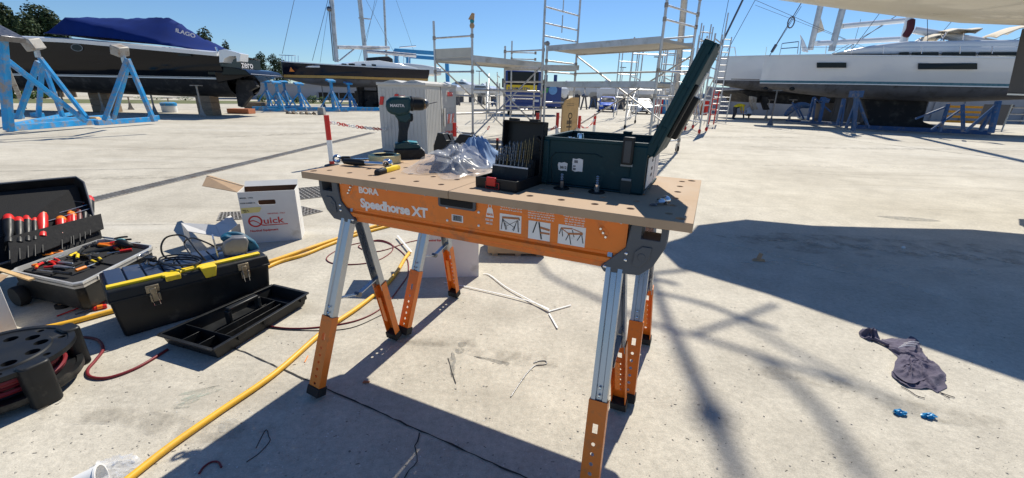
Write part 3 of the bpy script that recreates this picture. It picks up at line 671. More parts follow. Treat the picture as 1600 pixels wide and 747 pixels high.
mb = MB(); mb.prism(dpoly([(653, 226), (663, 235), (662.5, 240), (651.5, 231)]), -.028, .010, 'xz'); mb.build('battery_label', 'paper', bt, bev=.001)
cx0, cz0 = D(642, 162); cx1 = D(668, 162)[0]; L = cx1-cx0
mb = MB(); mb.lathe([(.001, -.004), (.0285, -.004), (.030, 0), (.030, L*.10), (.0275, L*.14), (.0275, L*.5), (.026, L*.72), (.020, L*.80), (.018, L*.8), (.001, L*.8)], 28, (0, 0, 0), 'x'); mb.v = [v+Vector((cx0, 0, cz0)) for v in mb.v]; mb.build('torque_collar', 'black', o)
mb = MB(); mb.lathe([(.001, L*.78), (.0205, L*.78), (.021, L*.86), (.017, L*.95), (.008, L*1.06), (.004, L*1.08), (.001, L*1.08)], 28, (0, 0, 0), 'x'); mb.v = [v+Vector((cx0, 0, cz0)) for v in mb.v]; ck = mb.build('chuck', 'dsteel', o)
mb = MB(); mb.lathe([(.0207, L*.79), (.0215, L*.80), (.0215, L*.835), (.0207, L*.84)], 28, (0, 0, 0), 'x', closed=True); mb.v = [v+Vector((cx0, 0, cz0)) for v in mb.v]; mb.build('chuck_ring', mat('brass_ring', (.45, .3, .15), .3, .9), ck)
mb = MB(); q = D(683, 159.5); mb.cyl((cx0+L*1.05, 0, cz0), (q[0], 0, q[1]), .0017, .0013, 8); mb.build('drill_bit', 'dsteel', o)
mb = MB(); q = D(627, 151); mb.rbox((q[0], 0, q[1]), (.03, .02, .006), .005); mb.build('speed_switch', 'redp', o, bev=.001)
# ---- masking tape roll
p = G(602, 257, ZT); c = p+Vector((p.x, p.y-0, 0)).normalized()*.055
o = thing('masking_tape', 'cream roll of masking tape lying flat beside the drill', 'tape', (c.x, c.y, Zt))
mb = MB(); mb.lathe([(.062, 0), (.062, .028), (.0605, .030), (.041, .030), (.041, .0), ], 48, closed=True); rl = mb.build('tape_roll', 'tape', o)
mb = MB(); mb.lathe([(.0408, .001), (.0408, .0305), (.038, .0305), (.038, .001)], 40, closed=True); mb.build('tape_core', mat('dark_tape_core', (.10, .075, .05), .9), o)
# ---- wrenches
p0 = G(526, 257, ZT); p1 = G(607, 264, ZT); W = Plane(p0, p1); Lw = W.len
o = thing('ratchet_wrench', 'chrome ratchet wrench with black grip, its round head toward the yellow knife', 'wrench', (p0.x, p0.y, Zt), W.yaw)
mb = MB(); mb.lathe([(.006, -.013), (.010, -.012), (.0125, -.004), (.0125, .008), (.010, .013), (.006, .014)], 20, (Lw*.30, 0, .0145), 'x'); mb.v = [Vector((Lw*.22+(v.x-Lw*.30)*3.6+.03, v.y, v.z)) for v in mb.v]; mb.build('grip', 'black', o)
mb = MB(); mb.cyl((Lw*.5, 0, .0145), (Lw-.015, 0, .016), .006, .0075, 12); mb.build('shaft', 'chrome', o)
mb = MB(); mb.lathe([(.001, -.012), (.014, -.012), (.0185, -.006), (.0185, .006), (.014, .012), (.001, .012)], 28, (0, 0, 0), 'y'); mb.v = [v+Vector((Lw, -.002, .0185)) for v in mb.v]; hd = mb.build('ratchet_head', 'chrome', o)
mb = MB(); mb.b2((Lw-.006, -.024, .0125), (Lw+.006, -.013, .0245)); mb.build('square_drive', 'dsteel', hd, bev=.001)
mb = MB(); mb.lathe([(.001, -.0135), (.009, -.0135), (.009, -.012), (.001, -.012)], 20, (0, 0, 0), 'y'); mb.v = [v+Vector((Lw, -.002, .0185)) for v in mb.v]; mb.build('head_plate', 'dsteel', hd)
p0 = G(524, 256, ZT)+Vector((0.0, .02, 0)); p1 = G(600, 256, ZT)+Vector((0, .035, 0)); W = Plane(p0, p1); Lw = W.len
o = thing('ring_spanner', 'chrome ring spanner lying behind the ratchet wrench, ring at the left', 'wrench', (p0.x, p0.y, Zt), W.yaw)
mb = MB(); mb.lathe([(.0095, -.006), (.0155, -.006), (.0165, 0), (.0155, .006), (.0095, .006)], 24, (0, 0, 0), 'y', closed=True); mb.v = [Matrix.Rotation(.35, 4, 'X') @ v+Vector((0, 0, .0165)) for v in mb.v]; mb.build('ring', 'chrome', o)
mb = MB(); mb.loft([[Vector((x, y*s_, z+.012)) for y, z in ((-.009, -.003), (.009, -.003), (.009, .004), (-.009, .004))] for x, s_ in ((.013, 1), (.03, .7), (Lw-.02, .7), (Lw, 1.1))]); mb.build('shank', 'chrome', o, bev=.001)
mb = MB(); mb.rbox((.033, 0, .015), (.034, .022, .02), .006); mb.build('ring_sleeve', 'black', o, bev=.002)
# ---- utility knife
p0 = G(588, 274, ZT); p1 = G(624, 264, ZT); W = Plane(p0, p1); Lw = W.len
o = thing('utility_knife', 'yellow and black utility knife on the bench edge', 'knife', (p0.x, p0.y, Zt), W.yaw)
mb = MB(); mb.loft([[Vector((x, y*s_, z*h_)) for y, z in ((-.010, .001), (.010, .001), (.011, .012), (.007, .018), (-.007, .018), (-.011, .012))] for x, s_, h_ in ((.045, 1, 1), (.08, .95, 1.0), (Lw-.01, .8, .9), (Lw, .5, .7))]); mb.build('knife_body', 'yellowp', o, bev=.001)
mb = MB(); mb.loft([[Vector((x, y*s_, z*h_)) for y, z in ((-.0105, .0), (.0105, .0), (.0115, .012), (.007, .0185), (-.007, .0185), (-.0115, .012))] for x, s_, h_ in ((.0, .75, .7), (.006, 1, .95), (.047, 1.05, 1.03))]); kb = mb.build('knife_end', 'black', o, bev=.001)
mb = MB(); mb.b2((.055, -.004, .0175), (.085, .004, .021)); mb.build('slider', 'black', o, bev=.001)
# ---- clear bag with a dark tool holder in it
def crumple(center, rad, seed, amp=.25, sub=5, floor=ZT, flat=1.0, ctrl=()):
    b = bmesh.new(); bmesh.ops.create_icosphere(b, subdivisions=sub, radius=1.0)
    for v in b.verts:
        n = v.co.normalized(); 
        q = n*1.7+Vector((seed, seed*.3, 0)); r1 = 1-abs(noise.noise(q)*2); r2 = 1-abs(noise.noise(q*2.3+Vector((5, 1, 2)))*2); r3 = 1-abs(noise.noise(q*5.1)*2)
        f = 1+amp*(r1-.5)+amp*.55*(r2-.5)+amp*.25*(r3-.5)
        v.co = Vector((n.x*rad[0]*f, n.y*rad[1]*f, n.z*rad[2]*f))
        for (dx, dy, ddx, ddy, ddz, rr) in ctrl:
            dd = ((v.co.x/rad[0]-dx)**2+(v.co.y/rad[1]-dy)**2); k = math.exp(-dd/rr); v.co += Vector((ddx, ddy, ddz))*k*(1 if n.z > -.3 else .6)
        v.co += Vector(center); v.co.z = max(v.co.z, floor+.001+.004*abs(noise.noise(v.co*40)))
    vs = [v.co.copy() for v in b.verts]; fs = [tuple(v.index for v in f.verts) for f in b.faces]; b.free(); return vs, fs
clear = mat('clear_polythene', (.72, .76, .84), .25, 0, .03, 30, alpha=.18, spec=.7, bump=.1, bscale=20)
cb = tw(*tpx(700, 268)); 
o = thing('plastic_bag', 'crumpled clear plastic bag with a dark tool part inside, on the bench middle', 'plastic bag', (cb.x, cb.y, ZT), TY)
out = [(tpx(a, b)[0]-tpx(700, 268)[0], tpx(a, b)[1]-tpx(700, 268)[1], 0) for a, b in ((628, 268), (650, 274), (680, 272), (692, 281), (712, 282), (728, 279), (768, 274), (772, 262), (768, 246), (735, 243), (700, 244), (668, 250))]
drape(out, (.035, .045, 0), .082, 3.3, 30, 7, .40, .002, 1.5, .55, soft=True).build('bag_film', clear, o, smooth=34, fix=False)
out2 = [Vector(p)*.8+Vector((.02, .01, .0)) for p in out]
drape(out2, (.0, .02, 0), .062, 7.7, 26, 8, .45, .003, 1.4, .6, soft=True).build('bag_film_underside', clear, o, smooth=30, fix=False)
mb = MB(); mb.at((-.02, 0, .022), (.3, .2, .5)).box((0, 0, 0), (.085, .05, .038), (.7, .8)); mb.at((.05, .03, .026), (0, -.3, -.4)).box((0, 0, 0), (.07, .06, .035), (.8, .7)); mb.at((0, 0, 0))
mb.build('bagged_tool_part', mat('charcoal_part', (.03, .033, .045), .4), o, bev=.004)
# black cradle and pale blue liner behind the bag
PH = Plane(tw(0, .47), tw(1, .47)); ph = lambda a, b: (PH.px(a, b)[0], PH.px(a, b)[1]-ZT)
o = thing('tool_cradle', 'black angular plastic cradle standing behind the clear bag', 'tool holder', (PH.o.x, PH.o.y, Zt), PH.yaw)
mb = MB()
def pr(pts, y0, y1): 
    mb.prism([ph(*p) for p in pts], y0, y1, 'xz')
pr([(684, 236), (684, 226), (690, 207), (698, 208), (703, 219), (717, 219), (724, 209), (741, 211), (741, 236)], -.03, .0); mb.build('cradle_front', 'black', o, bev=.002)
mb = MB(); pr([(684, 232), (690, 209), (698, 210), (703, 222), (717, 222), (724, 211), (741, 213), (741, 232)], .015, .04); mb.build('cradle_back', 'black', o, bev=.002)
x0, z0 = ph(684, 236); x1, _ = ph(741, 236)
mb = MB(); mb.b2((x0+.002, -.028, .0), (x1-.002, .038, z0+.004)); mb.build('cradle_base', 'black', o, bev=.002)
c2 = PH.w(ph(752, 225)[0], .0, 0)
o = thing('liner_bag', 'pale blue translucent plastic liner bunched up between cradle and drill bit case', 'plastic bag', (c2.x, c2.y, ZT), TY)
out = [(-.085, -.06, 0), (-.03, -.085, 0), (.04, -.09, 0), (.085, -.06, 0), (.10, .0, 0), (.08, .06, 0), (.0, .08, 0), (-.07, .05, 0)]
drape(out, (-.035, .0, 0), .105, 5.2, 26, 6, .22, .002, 1.9, .16).build('liner_film', mat('blue_polythene', (.20, .31, .50), .35, 0, .1, 10, alpha=.93, spec=.5), o, smooth=45, fix=False)
# ---- drill bit case
p0 = G(743, 292, ZT); p1 = G(803, 303, ZT); W = Plane(p0, p1); Wd, Dp = W.len, .17
o = thing('drill_bit_case', 'open black drill bit case with red latch and upright rows of bits', 'bit case', (p0.x, p0.y, Zt), W.yaw+.08)
mb = MB(); t = .004; h = .032
mb.b2((0, 0, 0), (Wd, Dp, t)); mb.b2((0, 0, t), (Wd, t, h)); mb.b2((0, Dp-t, t), (Wd, Dp, h)); mb.b2((0, t, t), (t, Dp-t, h)); mb.b2((Wd-t, t, t), (Wd, Dp-t, h)); mb.build('case_base', 'black', o, bev=.0012)
lean = .10
mb = MB(); R_ = Matrix.Translation((0, Dp, h*.8)) @ Matrix.Rotation(-lean, 4, 'X'); mb.M = R_
LH = .165
mb.b2((-.002, -.002, 0), (Wd+.002, .003, LH)); mb.b2((-.002, -.030, 0), (.003, -.002, LH)); mb.b2((Wd-.003, -.03, 0), (Wd+.002, -.002, LH)); mb.b2((.003, -.03, LH-.005), (Wd-.003, -.002, LH)); mb.build('case_lid', 'black', o, bev=.0015)
mb = MB(); mb.M = R_; mb.b2((.02, -.03, LH), (.05, -.01, LH+.006)); mb.b2((Wd-.05, -.03, LH), (Wd-.02, -.01, LH+.006)); mb.build('lid_catch', 'black', o, bev=.001)
Rt = Matrix.Translation((.006, Dp*.50, .010)) @ Matrix.Rotation(-.18, 4, 'X')
mb = MB(); mb.M = Rt; mb.b2((.002, 0, 0), (Wd-.012, .012, .062)); mb.b2((.002, -.012, .0), (Wd-.012, 0, .050)); mb.b2((.002, .012, .0), (Wd-.012, .030, .075)); tr = mb.build('bit_rack', 'black', o, bev=.001)
mb = MB(); mb.M = Rt; mb.b2((.004, -.013, .045), (Wd-.014, -.0118, .0495)); mb.build('size_scale', 'greyprint', tr)
rr = random.Random(3)
for row, (yy, zz, hh) in enumerate(((-.006, .050, .050), (.006, .062, .062), (.021, .075, .060))):
    for k in range(9):
        x = .010+k*(Wd-.034)/8; L = hh*(.75+.5*k/8)*rr.uniform(.85, 1.08); rd = .0012+.0024*(1-k/8)+(.0006 if row == 2 else 0); mb = MB()
        pts = [Rt @ Vector((x+rd*.15*math.cos(a*1.9), yy+rd*.15*math.sin(a*1.9), zz-.004+L*a/14)) for a in range(15)]
        rs = [rd*(.62 if a % 2 else 1.0) for a in range(14)]+[rd*.2]
        mb.tube(pts, rs, 7); mb.build('drill_bit', mat('bit_steel', (.17, .17, .18), .35, .8, .2, 60) if rr.random() < .75 else mat('gold_bit', (.22, .16, .08), .35, .8, .2, 60), tr, smooth=60)
mb = MB(); mb.b2((Wd*.30, -.006, .010), (Wd*.52, .002, .036)); la = mb.build('latch', 'redp', o, bev=.0015)
mb = MB()
for a, b in (((Wd*.28, -.004, .003), (Wd*.60, -.004, .003)), ((Wd*.28, -.004, .003), (Wd*.28, -.004, .022)), ((Wd*.60, -.004, .003), (Wd*.60, -.004, .022)), ((Wd*.28, -.004, .022), (Wd*.60, -.004, .022))): mb.cyl(a, b, .0016, n=6)
mb.build('latch_bail', mat('dark_red_plastic', (.28, .015, .015), .4), la)
# ---- teal tool case
PC = Plane(G(843, 287, ZT), G(1004, 306, ZT)); Wc = PC.len; Dc = .29; 
hc = PC.px(849, 215)[1]-Zt; print('case', Wc, hc, PC.px(1106, 60), PC.px(1016, 245), PC.yaw)
o = thing('tool_case', 'open dark teal stackable tool case with lid tilted up at its right side', 'tool case', (PC.o.x, PC.o.y, Zt), PC.yaw)
cu_ = lambda a, b, y=0: (PC.px(a, b, y)[0], PC.px(a, b, y)[1]-Zt)
t = .007
mb = MB(); mb.b2((0, 0, 0), (Wc, Dc, .006)); mb.b2((.004, .004, .006), (Wc-.004, t+.004, hc)); mb.b2((.004, Dc-t-.004, .006), (Wc-.004, Dc-.004, hc)); mb.b2((.004, t+.004, .006), (.004+t, Dc-t-.004, hc)); mb.b2((Wc-t-.004, t+.004, .006), (Wc-.004, Dc-t-.004, hc*.93))
bx = mb.build('case_body', 'teal', o, bev=.004)
for k, (x0, x1) in enumerate(((0, .028), (Wc-.045, Wc))):
    mb = MB(); mb.b2((x0, -.003, .002), (x1, .010, hc-.004)); mb.build('corner_post', 'teal', bx, bev=.005)
mb = MB(); mb.b2((.002, 0, hc-.006), (Wc-.002, .013, hc+.004)); mb.b2((.002, Dc-.013, hc-.006), (Wc-.002, Dc, hc+.004)); mb.b2((.002, .013, hc-.006), (.013, Dc-.013, hc+.004)); mb.build('rim', 'teal', bx, bev=.002)
mb = MB(); q = [cu_(862, 286), cu_(861, 246), cu_(868, 238), cu_(930, 241), cu_(941, 246)]
mb.tube([Vector((a, .0035, b)) for a, b in q], .0018, 6); mb.build('panel_groove', mat('teal_shadow_gap', (.003, .02, .026), .5), bx)
q0, q1 = cu_(971, 256), cu_(993, 218)
mb = MB(); mb.b2((q0[0], -.014, q0[1]), (q1[0], .006, q1[1]+.006)); lt = mb.build('latch', 'black', o, bev=.003)
mb = MB(); mb.b2((q0[0]+.006, -.0155, q0[1]+.006), (q1[0]-.006, -.0135, q1[1]-.004)); mb.build('latch_inset', mat('latch_dark_grey', (.05, .055, .06), .5), lt, bev=.001)
mb = MB(); mb.b2((q0[0]-.001, -.007, q0[1]-.006), (q1[0]+.001, -.002, q0[1]+.002)); mb.build('latch_catch', mat('catch_grey', (.22, .24, .25), .5), lt, bev=.001)
q0, q1 = cu_(968, 303), cu_(988, 279)
mb = MB(); mb.b2((q0[0], -.0045, q0[1]), (q1[0], -.002, q1[1])); ls = mb.build('latch_socket', mat('teal_shadow_gap', (.003, .02, .026), .5), o, bev=.001)
mb = MB(); mb.b2((q0[0]+.002, -.0065, q1[1]-.008), (q1[0]-.002, -.003, q1[1]-.001)); mb.build('socket_lip', mat('catch_grey', (.22, .24, .25), .5), ls, bev=.001)
mb = MB(); mb.b2((-.012, .008, hc*.70), (.004, .05, hc*.92)); mb.at((-.012, .02, hc*.93), (0, .7, 0)).b2((-.014, -.012, -.006), (.014, .03, .006)); mb.at(); mb.build('side_latch', 'black', o, bev=.003)
for nm, a, b in (('torn_sticker', (872, 266), (886, 255)), ('square_sticker', (893, 267.5), (910.5, 249))):
    q0, q1 = cu_(*a), cu_(*b); w_, h_ = q1[0]-q0[0], q1[1]-q0[1]; rr = random.Random(w_)
    pts = [(q0[0]+w_*a_+rr.uniform(-.0012, .0012), q0[1]+h_*b_+rr.uniform(-.0012, .0012)) for a_, b_ in ((0, .1), (.3, 0), (.7, .05), (1, 0), (1.02, .5), (1, .95), (.6, 1.03), (.3, .95), (.02, 1), (-.08 if 'torn' in nm else 0, .7))]
    mb = MB(); mb.prism(pts, .0028, .0042, 'xz'); st = mb.build(nm, 'paper', o)
    if 'torn' in nm: text('sticker_digits', '3812', .011, 'ink', st, XZ(q0[0]+.004, .0025, q0[1]+.006), .0003)
    else:
        mb = MB(); mb.b2((q0[0]+.006, .0022, q0[1]+.026), (q0[0]+.017, .0029, q0[1]+.034)); mb.b2((q0[0]+.003, .0022, q0[1]+.014), (q0[0]+.011, .0029, q0[1]+.018)); mb.b2((q0[0]+.003, .0022, q0[1]+.004), (q0[0]+.012, .0029, q0[1]+.010)); mb.build('sticker_print', mat('faded_print', (.16, .16, .17), .6), st)
# label on the right side
mb = MB(); mb.b2((Wc-.0005, .03, .015), (Wc+.0012, .17, hc*.72)); sl = mb.build('side_label', 'paper', o)
mb = MB(); mb.b2((Wc-.0005, .185, .015), (Wc+.0012, .27, hc*.72)); mb.build('side_label', 'paper', o)
for z in (.04, .06, .085): 
    mb = MB(); mb.b2((Wc+.001, .10, z), (Wc+.0018, .125, z+.009)); mb.build('label_print', 'ink', sl)
# lid: hinged on the right edge, edge-on to the camera
hx, hz = Wc-.004, hc*.90; tx, tz = cu_(1104, 60); LL = math.hypot(tx-hx, tz-hz); ang = math.atan2(tz-hz, tx-hx)
Rl = Matrix.Translation((hx, 0, hz)) @ Matrix.Rotation(-(ang), 4, 'Y')      # local x runs up the lid, local z normal (pointing left/up)
print('lid', LL, math.degrees(ang))
mb = MB(); mb.M = Rl; T = .028
mb.b2((-.012, 0, -T+.006), (LL, Dc, -T)); mb.b2((-.012, 0, -T+.006), (LL, .007, .004)); mb.b2((-.012, Dc-.007, -T+.006), (LL, Dc, .004)); mb.b2((LL-.007, .007, -T+.006), (LL, Dc-.007, .004)); mb.b2((-.012, .007, -T+.006), (-.005, Dc-.007, .004))
ld = mb.build('case_lid', 'teal', o, bev=.003)
mb = MB(); mb.M = Rl
mb.b2((.02, -.003, -.006), (LL-.015, .002, .002)); mb.build('lid_rim_rib', 'teal', ld, bev=.001)
mb = MB(); mb.M = Rl; mb.b2((.02, -.0025, -T+.002), (LL-.03, .002, -T+.008)); mb.build('lid_edge_rib', 'teal', ld, bev=.001)
for k in range(3):
    mb = MB(); mb.M = Rl; x = .07+k*.11; mb.b2((x, -.003, -T+.010), (x+.004, .001, -.008)); mb.build('lid_cross_rib', 'teal', ld, bev=.0008)
mb = MB(); mb.M = Rl; mb.b2((.045, .09, -T-.024), (.17, .20, -T)); hd = mb.build('carry_handle', 'black', ld, bev=.004)
mb = MB(); mb.M = Rl; mb.b2((.05, .03, -T-.010), (.20, .075, -T)); mb.build('handle_recess', 'black', ld, bev=.003)
mb = MB(); mb.M = Rl; mb.b2((.10, .205, -T-.005), (.24, .28, -T)); mb.build('lid_label', 'paper', ld, bev=.001)
mb = MB(); mb.M = Rl; mb.rbox((LL+.002, Dc/2, -T/2), (.010, .10, .03), .003); mb.build('lid_lip', 'teal', ld, bev=.001)
mb = MB(); mb.b2((Wc*.60, Dc-.02, hc+.003), (Wc*.69, Dc+.004, hc+.013)); mb.build('rear_catch', 'teal', o, bev=.003)
# contents seen over the rim
for k, (a, b, rd) in enumerate(((890, 217, .008), (896, 218, .007), (907, 212, .012))):
    pz = PC.w(cu_(a, b, .12)[0], .12, 0); z = max(.03, cu_(a, b, .12)[1]); 
    oo = thing('socket', ('small steel socket at the left inside the open teal case', 'small steel socket in the middle of three in the open teal case', 'largest steel socket in the open teal case')[k], 'socket', (pz.x, pz.y, Zt+.007), PC.yaw)
    mb = MB(); mb.lathe([(.001, 0), (rd, 0), (rd, z-.008), (rd*.8, z), (rd*.5, z), (rd*.5, z-.006), (.001, z-.006)], 16); mb.build('socket_body', 'chrome', oo)
for k, (a, b, h_) in enumerate(((877, 295, .046), (932, 301, .050))):
    p = G(a, b, ZT); oo = thing('arbor_bit', ('steel hole saw arbor on black disc, left one below the stickers', 'steel hole saw arbor with ribbed shank on black disc, right one')[k], 'tool bit', (p.x, p.y, Zt), .3*k)
    mb = MB(); mb.lathe([(.001, 0), (.024, 0), (.025, .002), (.023, .0035), (.001, .004)], 28); mb.build('disc', 'black', oo)
    mb = MB(); mb.lathe([(.001, .003), (.0085, .003), (.009, .006), (.0085, .024), (.006, .026), (.001, .026)], 6 if k == 0 else 16); mb.build('nut', 'dsteel' if k == 0 else 'chrome', oo)
    mb = MB(); mb.lathe([(.001, .025)]+[(.0042+(.0012 if j % 2 else -.0008), .026+j*(h_-.026)/8) for j in range(9)]+[(.001, h_)], 12); mb.build('shank', 'steel', oo)
p0 = G(1026, 321, ZT); p1 = G(1044, 319, ZT); W = Plane(p0, p1)
o = thing('steel_coupling', 'small chrome coupling lying near the right end of the bench', 'fitting', (p0.x, p0.y, Zt), W.yaw)
mb = MB(); mb.lathe([(.0058, -.007), (.0105, -.007), (.0115, -.004), (.0115, .004), (.0105, .007), (.0058, .007)], 20, (0, 0, 0), 'x', closed=True); mb.v = [v+Vector((.030, 0, .0115)) for v in mb.v]; mb.build('coupling_ring', 'chrome', o)
mb = MB(); mb.lathe([(.001, -.012), (.007, -.012), (.009, -.006), (.009, .006), (.001, .010)], 6, (0, 0, 0), 'x'); mb.v = [v+Vector((.012, 0, .009)) for v in mb.v]; mb.build('coupling_nut', 'chrome', o)
mb = MB(); mb.tube(cat([(-.012+.009*math.cos(a*.9), .008*math.sin(a*.9), .003) for a in range(7)], 4, True), .0018, 6, True); mb.build('split_ring', 'dsteel', o)
# yellow cable loop seen just behind the drill
p = [G(656, 232, ZT), ]
# ================================================================ THINGS ON THE GROUND, LEFT
# ---- white printed carton
PQ = Plane(G(386, 381), G(472, 374)); Wq = PQ.len; Dq = .20; hq = PQ.px(369, 301)[1]
o = thing('carton', 'open white carton with large red lettering and a hand hole, flap folded out left', 'carton', (PQ.o.x, PQ.o.y, 0), PQ.yaw)
t = .004
front = MB(); front.b2((0, 0, 0), (Wq, t, hq)); fr = front.build('front_panel', 'wcard', o, smooth=0)
q0, q1 = PQ.px(404, 320), PQ.px(430, 312); c = MB(); c.rbox((0, 0, 0), (q1[0]-q0[0], q1[1]-q0[1]+.004, .1), .010); c.v = [Vector((v.x+(q0[0]+q1[0])/2, v.z, v.y+(q0[1]+q1[1])/2)) for v in c.v]; bool_cut(fr, c.build('c', 'card'))
mb = MB(); mb.b2((0, t, 0), (t, Dq, hq)); mb.build('side_panel', 'wcard', o, smooth=0)
mb = MB(); mb.b2((Wq-t, t, 0), (Wq, Dq, hq)); mb.build('side_panel', 'wcard', o, smooth=0)
mb = MB(); mb.b2((t, Dq-t, 0), (Wq-t, Dq, hq)); mb.build('back_panel', mat('shaded_brown_inside', (.09, .04, .02), .9), o, smooth=0)  # brown inside coloured extra dark for the shade in the open carton
mb = MB(); mb.b2((t, t, .0), (Wq-t, Dq-t, .004)); mb.build('bottom_panel', 'card', o, smooth=0)
mb = MB(); mb.b2((t+.001, t+.001, hq*.60), (Wq-t-.001, Dq-t-.001, hq*.62)); mb.build('inner_sheet', mat('shaded_brown_inside', (.09, .04, .02), .9), o, smooth=0)
# back flap stands up a little, leaning back; left flap folded out
mb = MB(); R_ = Matrix.Translation((0, Dq, hq)) @ Matrix.Rotation(-.95, 4, 'X'); mb.M = R_; mb.b2((t, 0, 0), (Wq-t, .003, .055)); mb.build('back_flap', 'wcard', o, smooth=0)
fl = [Vector((0, .002, hq)), Vector((0, Dq-.01, hq)), PQ.loc(G(323, 276, .33)), PQ.loc(G(316, 291, .30))]
mb = MB(); mb.hexa([fl[0], fl[1], fl[2], fl[3]]+[p+Vector((0, 0, .004)) for p in fl]); mb.build('side_flap', 'card', o, smooth=0)
mb = MB(); mb.hexa([fl[1]+Vector((0,.0,.005)), fl[1]+Vector((.0, .03, .0)), fl[2]+Vector((.02, .03, .0)), fl[2]+Vector((0, 0, .005))]+[p+Vector((0, 0, .009)) for p in (fl[1], fl[1]+Vector((0, .03, -.005)), fl[2]+Vector((.02, .03, -.005)), fl[2])]); mb.build('flap_fold', 'card', o, smooth=0)
QX = lambda a, b: PQ.px(a, b)
# lettering: big Q ring, "uick", underline, small lines
(cx, cz), rq = QX(399, 346), .045
mb = MB(); mb.lathe([(.034, -.0012), (.045, -.0012), (.045, .0002), (.034, .0002)], 36, (0, 0, 0), 'y', closed=True); mb.v = [Vector((v.x*1.0+cx, v.y, v.z*.95+cz)) for v in mb.v]; qr = mb.build('letter_ring', 'red', o)
pa = cat([(cx-.034, 0, cz+.002), (cx-.012, 0, cz+.006), (cx+.012, 0, cz-.006), (cx+.040, 0, cz-.030), (cx+.07, 0, cz-.033)], 6)
mb = MB()
for a, b in zip(pa, pa[1:]): n_ = Vector((0, 0, .0038)); mb.hexa([a-n_+Vector((0, -.0014, 0)), b-n_+Vector((0, -.0014, 0)), b-n_, a-n_, a+n_+Vector((0, -.0014, 0)), b+n_+Vector((0, -.0014, 0)), b+n_, a+n_])
mb.build('letter_tail', 'red', qr, smooth=0)
q0, q1 = QX(411, 355), QX(450, 350); mb = MB(); mb.b2((cx+.055, -.0012, cz-.036), (q1[0], 0, cz-.030)); mb.build('underline', 'red', o, smooth=0)
q0 = QX(413, 350); text('brand_lettering', 'uick', .066, 'red', o, XZ(cx+.048, -.0008, cz-.022), .0008, sx=1.22)
q0 = QX(391, 361); text('trade_lettering', 'Nautical Equipment', .0215, 'red', o, XZ(q0[0], -.0008, q0[1]-.008), .0006, sx=1.05)
q0 = QX(418, 334); text('origin_lettering', 'INDUSTRIAL - ITALY', .0125, 'red', o, XZ(q0[0], -.0008, q0[1]-.004), .0002, sx=1.0)
q0 = QX(373, 311); text('code_lettering', 'MODEL   1 PCS', .012, 'ink', o, XZ(q0[0]+.006, -.0008, q0[1]), .0003)
q0 = QX(374, 319); text('code_lettering', 'CODE NUMBER 12', .011, 'ink', o, XZ(q0[0]+.006, -.0008, q0[1]), .0003)
q0, q1 = QX(377, 334), QX(407, 324)
mb = MB(); mb.prism([(q0[0], q0[1]), (q1[0]-.012, q0[1]+.004), (q1[0]+.006, q1[1]-.004), (q1[0]-.006, q1[1]+.004), (q0[0]+.004, q1[1]+.002)], -.001, 0, 'xz'); yl = mb.build('yellow_label', mat('yellow_paper', (.70, .58, .22), .8), o, smooth=0)
text('handwriting', 'EPS Fu', .014, 'ink', yl, XZ(q0[0]+.012, -.0018, q0[1]+.018, ry=-.15), .0003); text('handwriting', 'wor', .011, 'ink', yl, XZ(q0[0]+.018, -.0018, q0[1]+.007), .0003)
# ---- second carton under the bench
PB = Plane(G(659, 434), G(748, 432)); Wb = PB.len; hb_ = .36
o = thing('carton', 'plain white carton standing on the ground under the left half of the bench', 'carton', (PB.o.x, PB.o.y, 0), PB.yaw)
mb = MB(); mb.b2((0, 0, 0), (Wb, .004, hb_)); mb.b2((0, .004, 0), (.004, .25, hb_)); mb.b2((Wb-.004, .004, 0), (Wb, .25, hb_)); mb.b2((.004, .246, 0), (Wb-.004, .25, hb_)); mb.b2((.004, .004, 0), (Wb-.004, .246, .004)); mb.build('carton_body', 'wcard', o, smooth=0)
mb = MB(); mb.hexa([(0, 0, hb_), (0, .25, hb_), (-.24, .24, hb_-.03), (-.24, .01, hb_-.03), (0, 0, hb_+.004), (0, .25, hb_+.004), (-.24, .24, hb_-.026), (-.24, .01, hb_-.026)]); mb.build('side_flap', 'wcard', o, smooth=0)
mb = MB(); mb.hexa([(.0, .25, hb_), (Wb, .25, hb_), (Wb, .42, hb_+.06), (.0, .42, hb_+.06), (.0, .25, hb_+.004), (Wb, .25, hb_+.004), (Wb, .42, hb_+.064), (.0, .42, hb_+.064)]); mb.build('back_flap', 'wcard', o, smooth=0)
q = PB.px(667, 376); text('trade_lettering', 'Nautical Equipment', .016, 'red', o, XZ(q[0], -.0008, q[1]-.004), .0005)
q = PB.px(708, 434); mb = MB(); mb.b2((q[0], -.0006, 0), (q[0]+.002, 0, hb_*.25)); mb.build('corner_crease', 'card', o, smooth=0)
# ---- flattened box behind the beam
PX_ = Plane(G(762, 400), G(862, 402))
o = thing('wooden_crate', 'low flat brown box lying on the ground behind the middle of the beam', 'crate', (PX_.o.x, PX_.o.y, 0), PX_.yaw)
mb = MB(); mb.b2((0, .0, .02), (.40, .30, .16)); mb.build('box_shell', 'card', o, bev=.003)
for x in (.03, .19, .34): 
    mb = MB(); mb.b2((x, .005, 0), (x+.04, .295, .02)); mb.build('runner', 'wood', o)
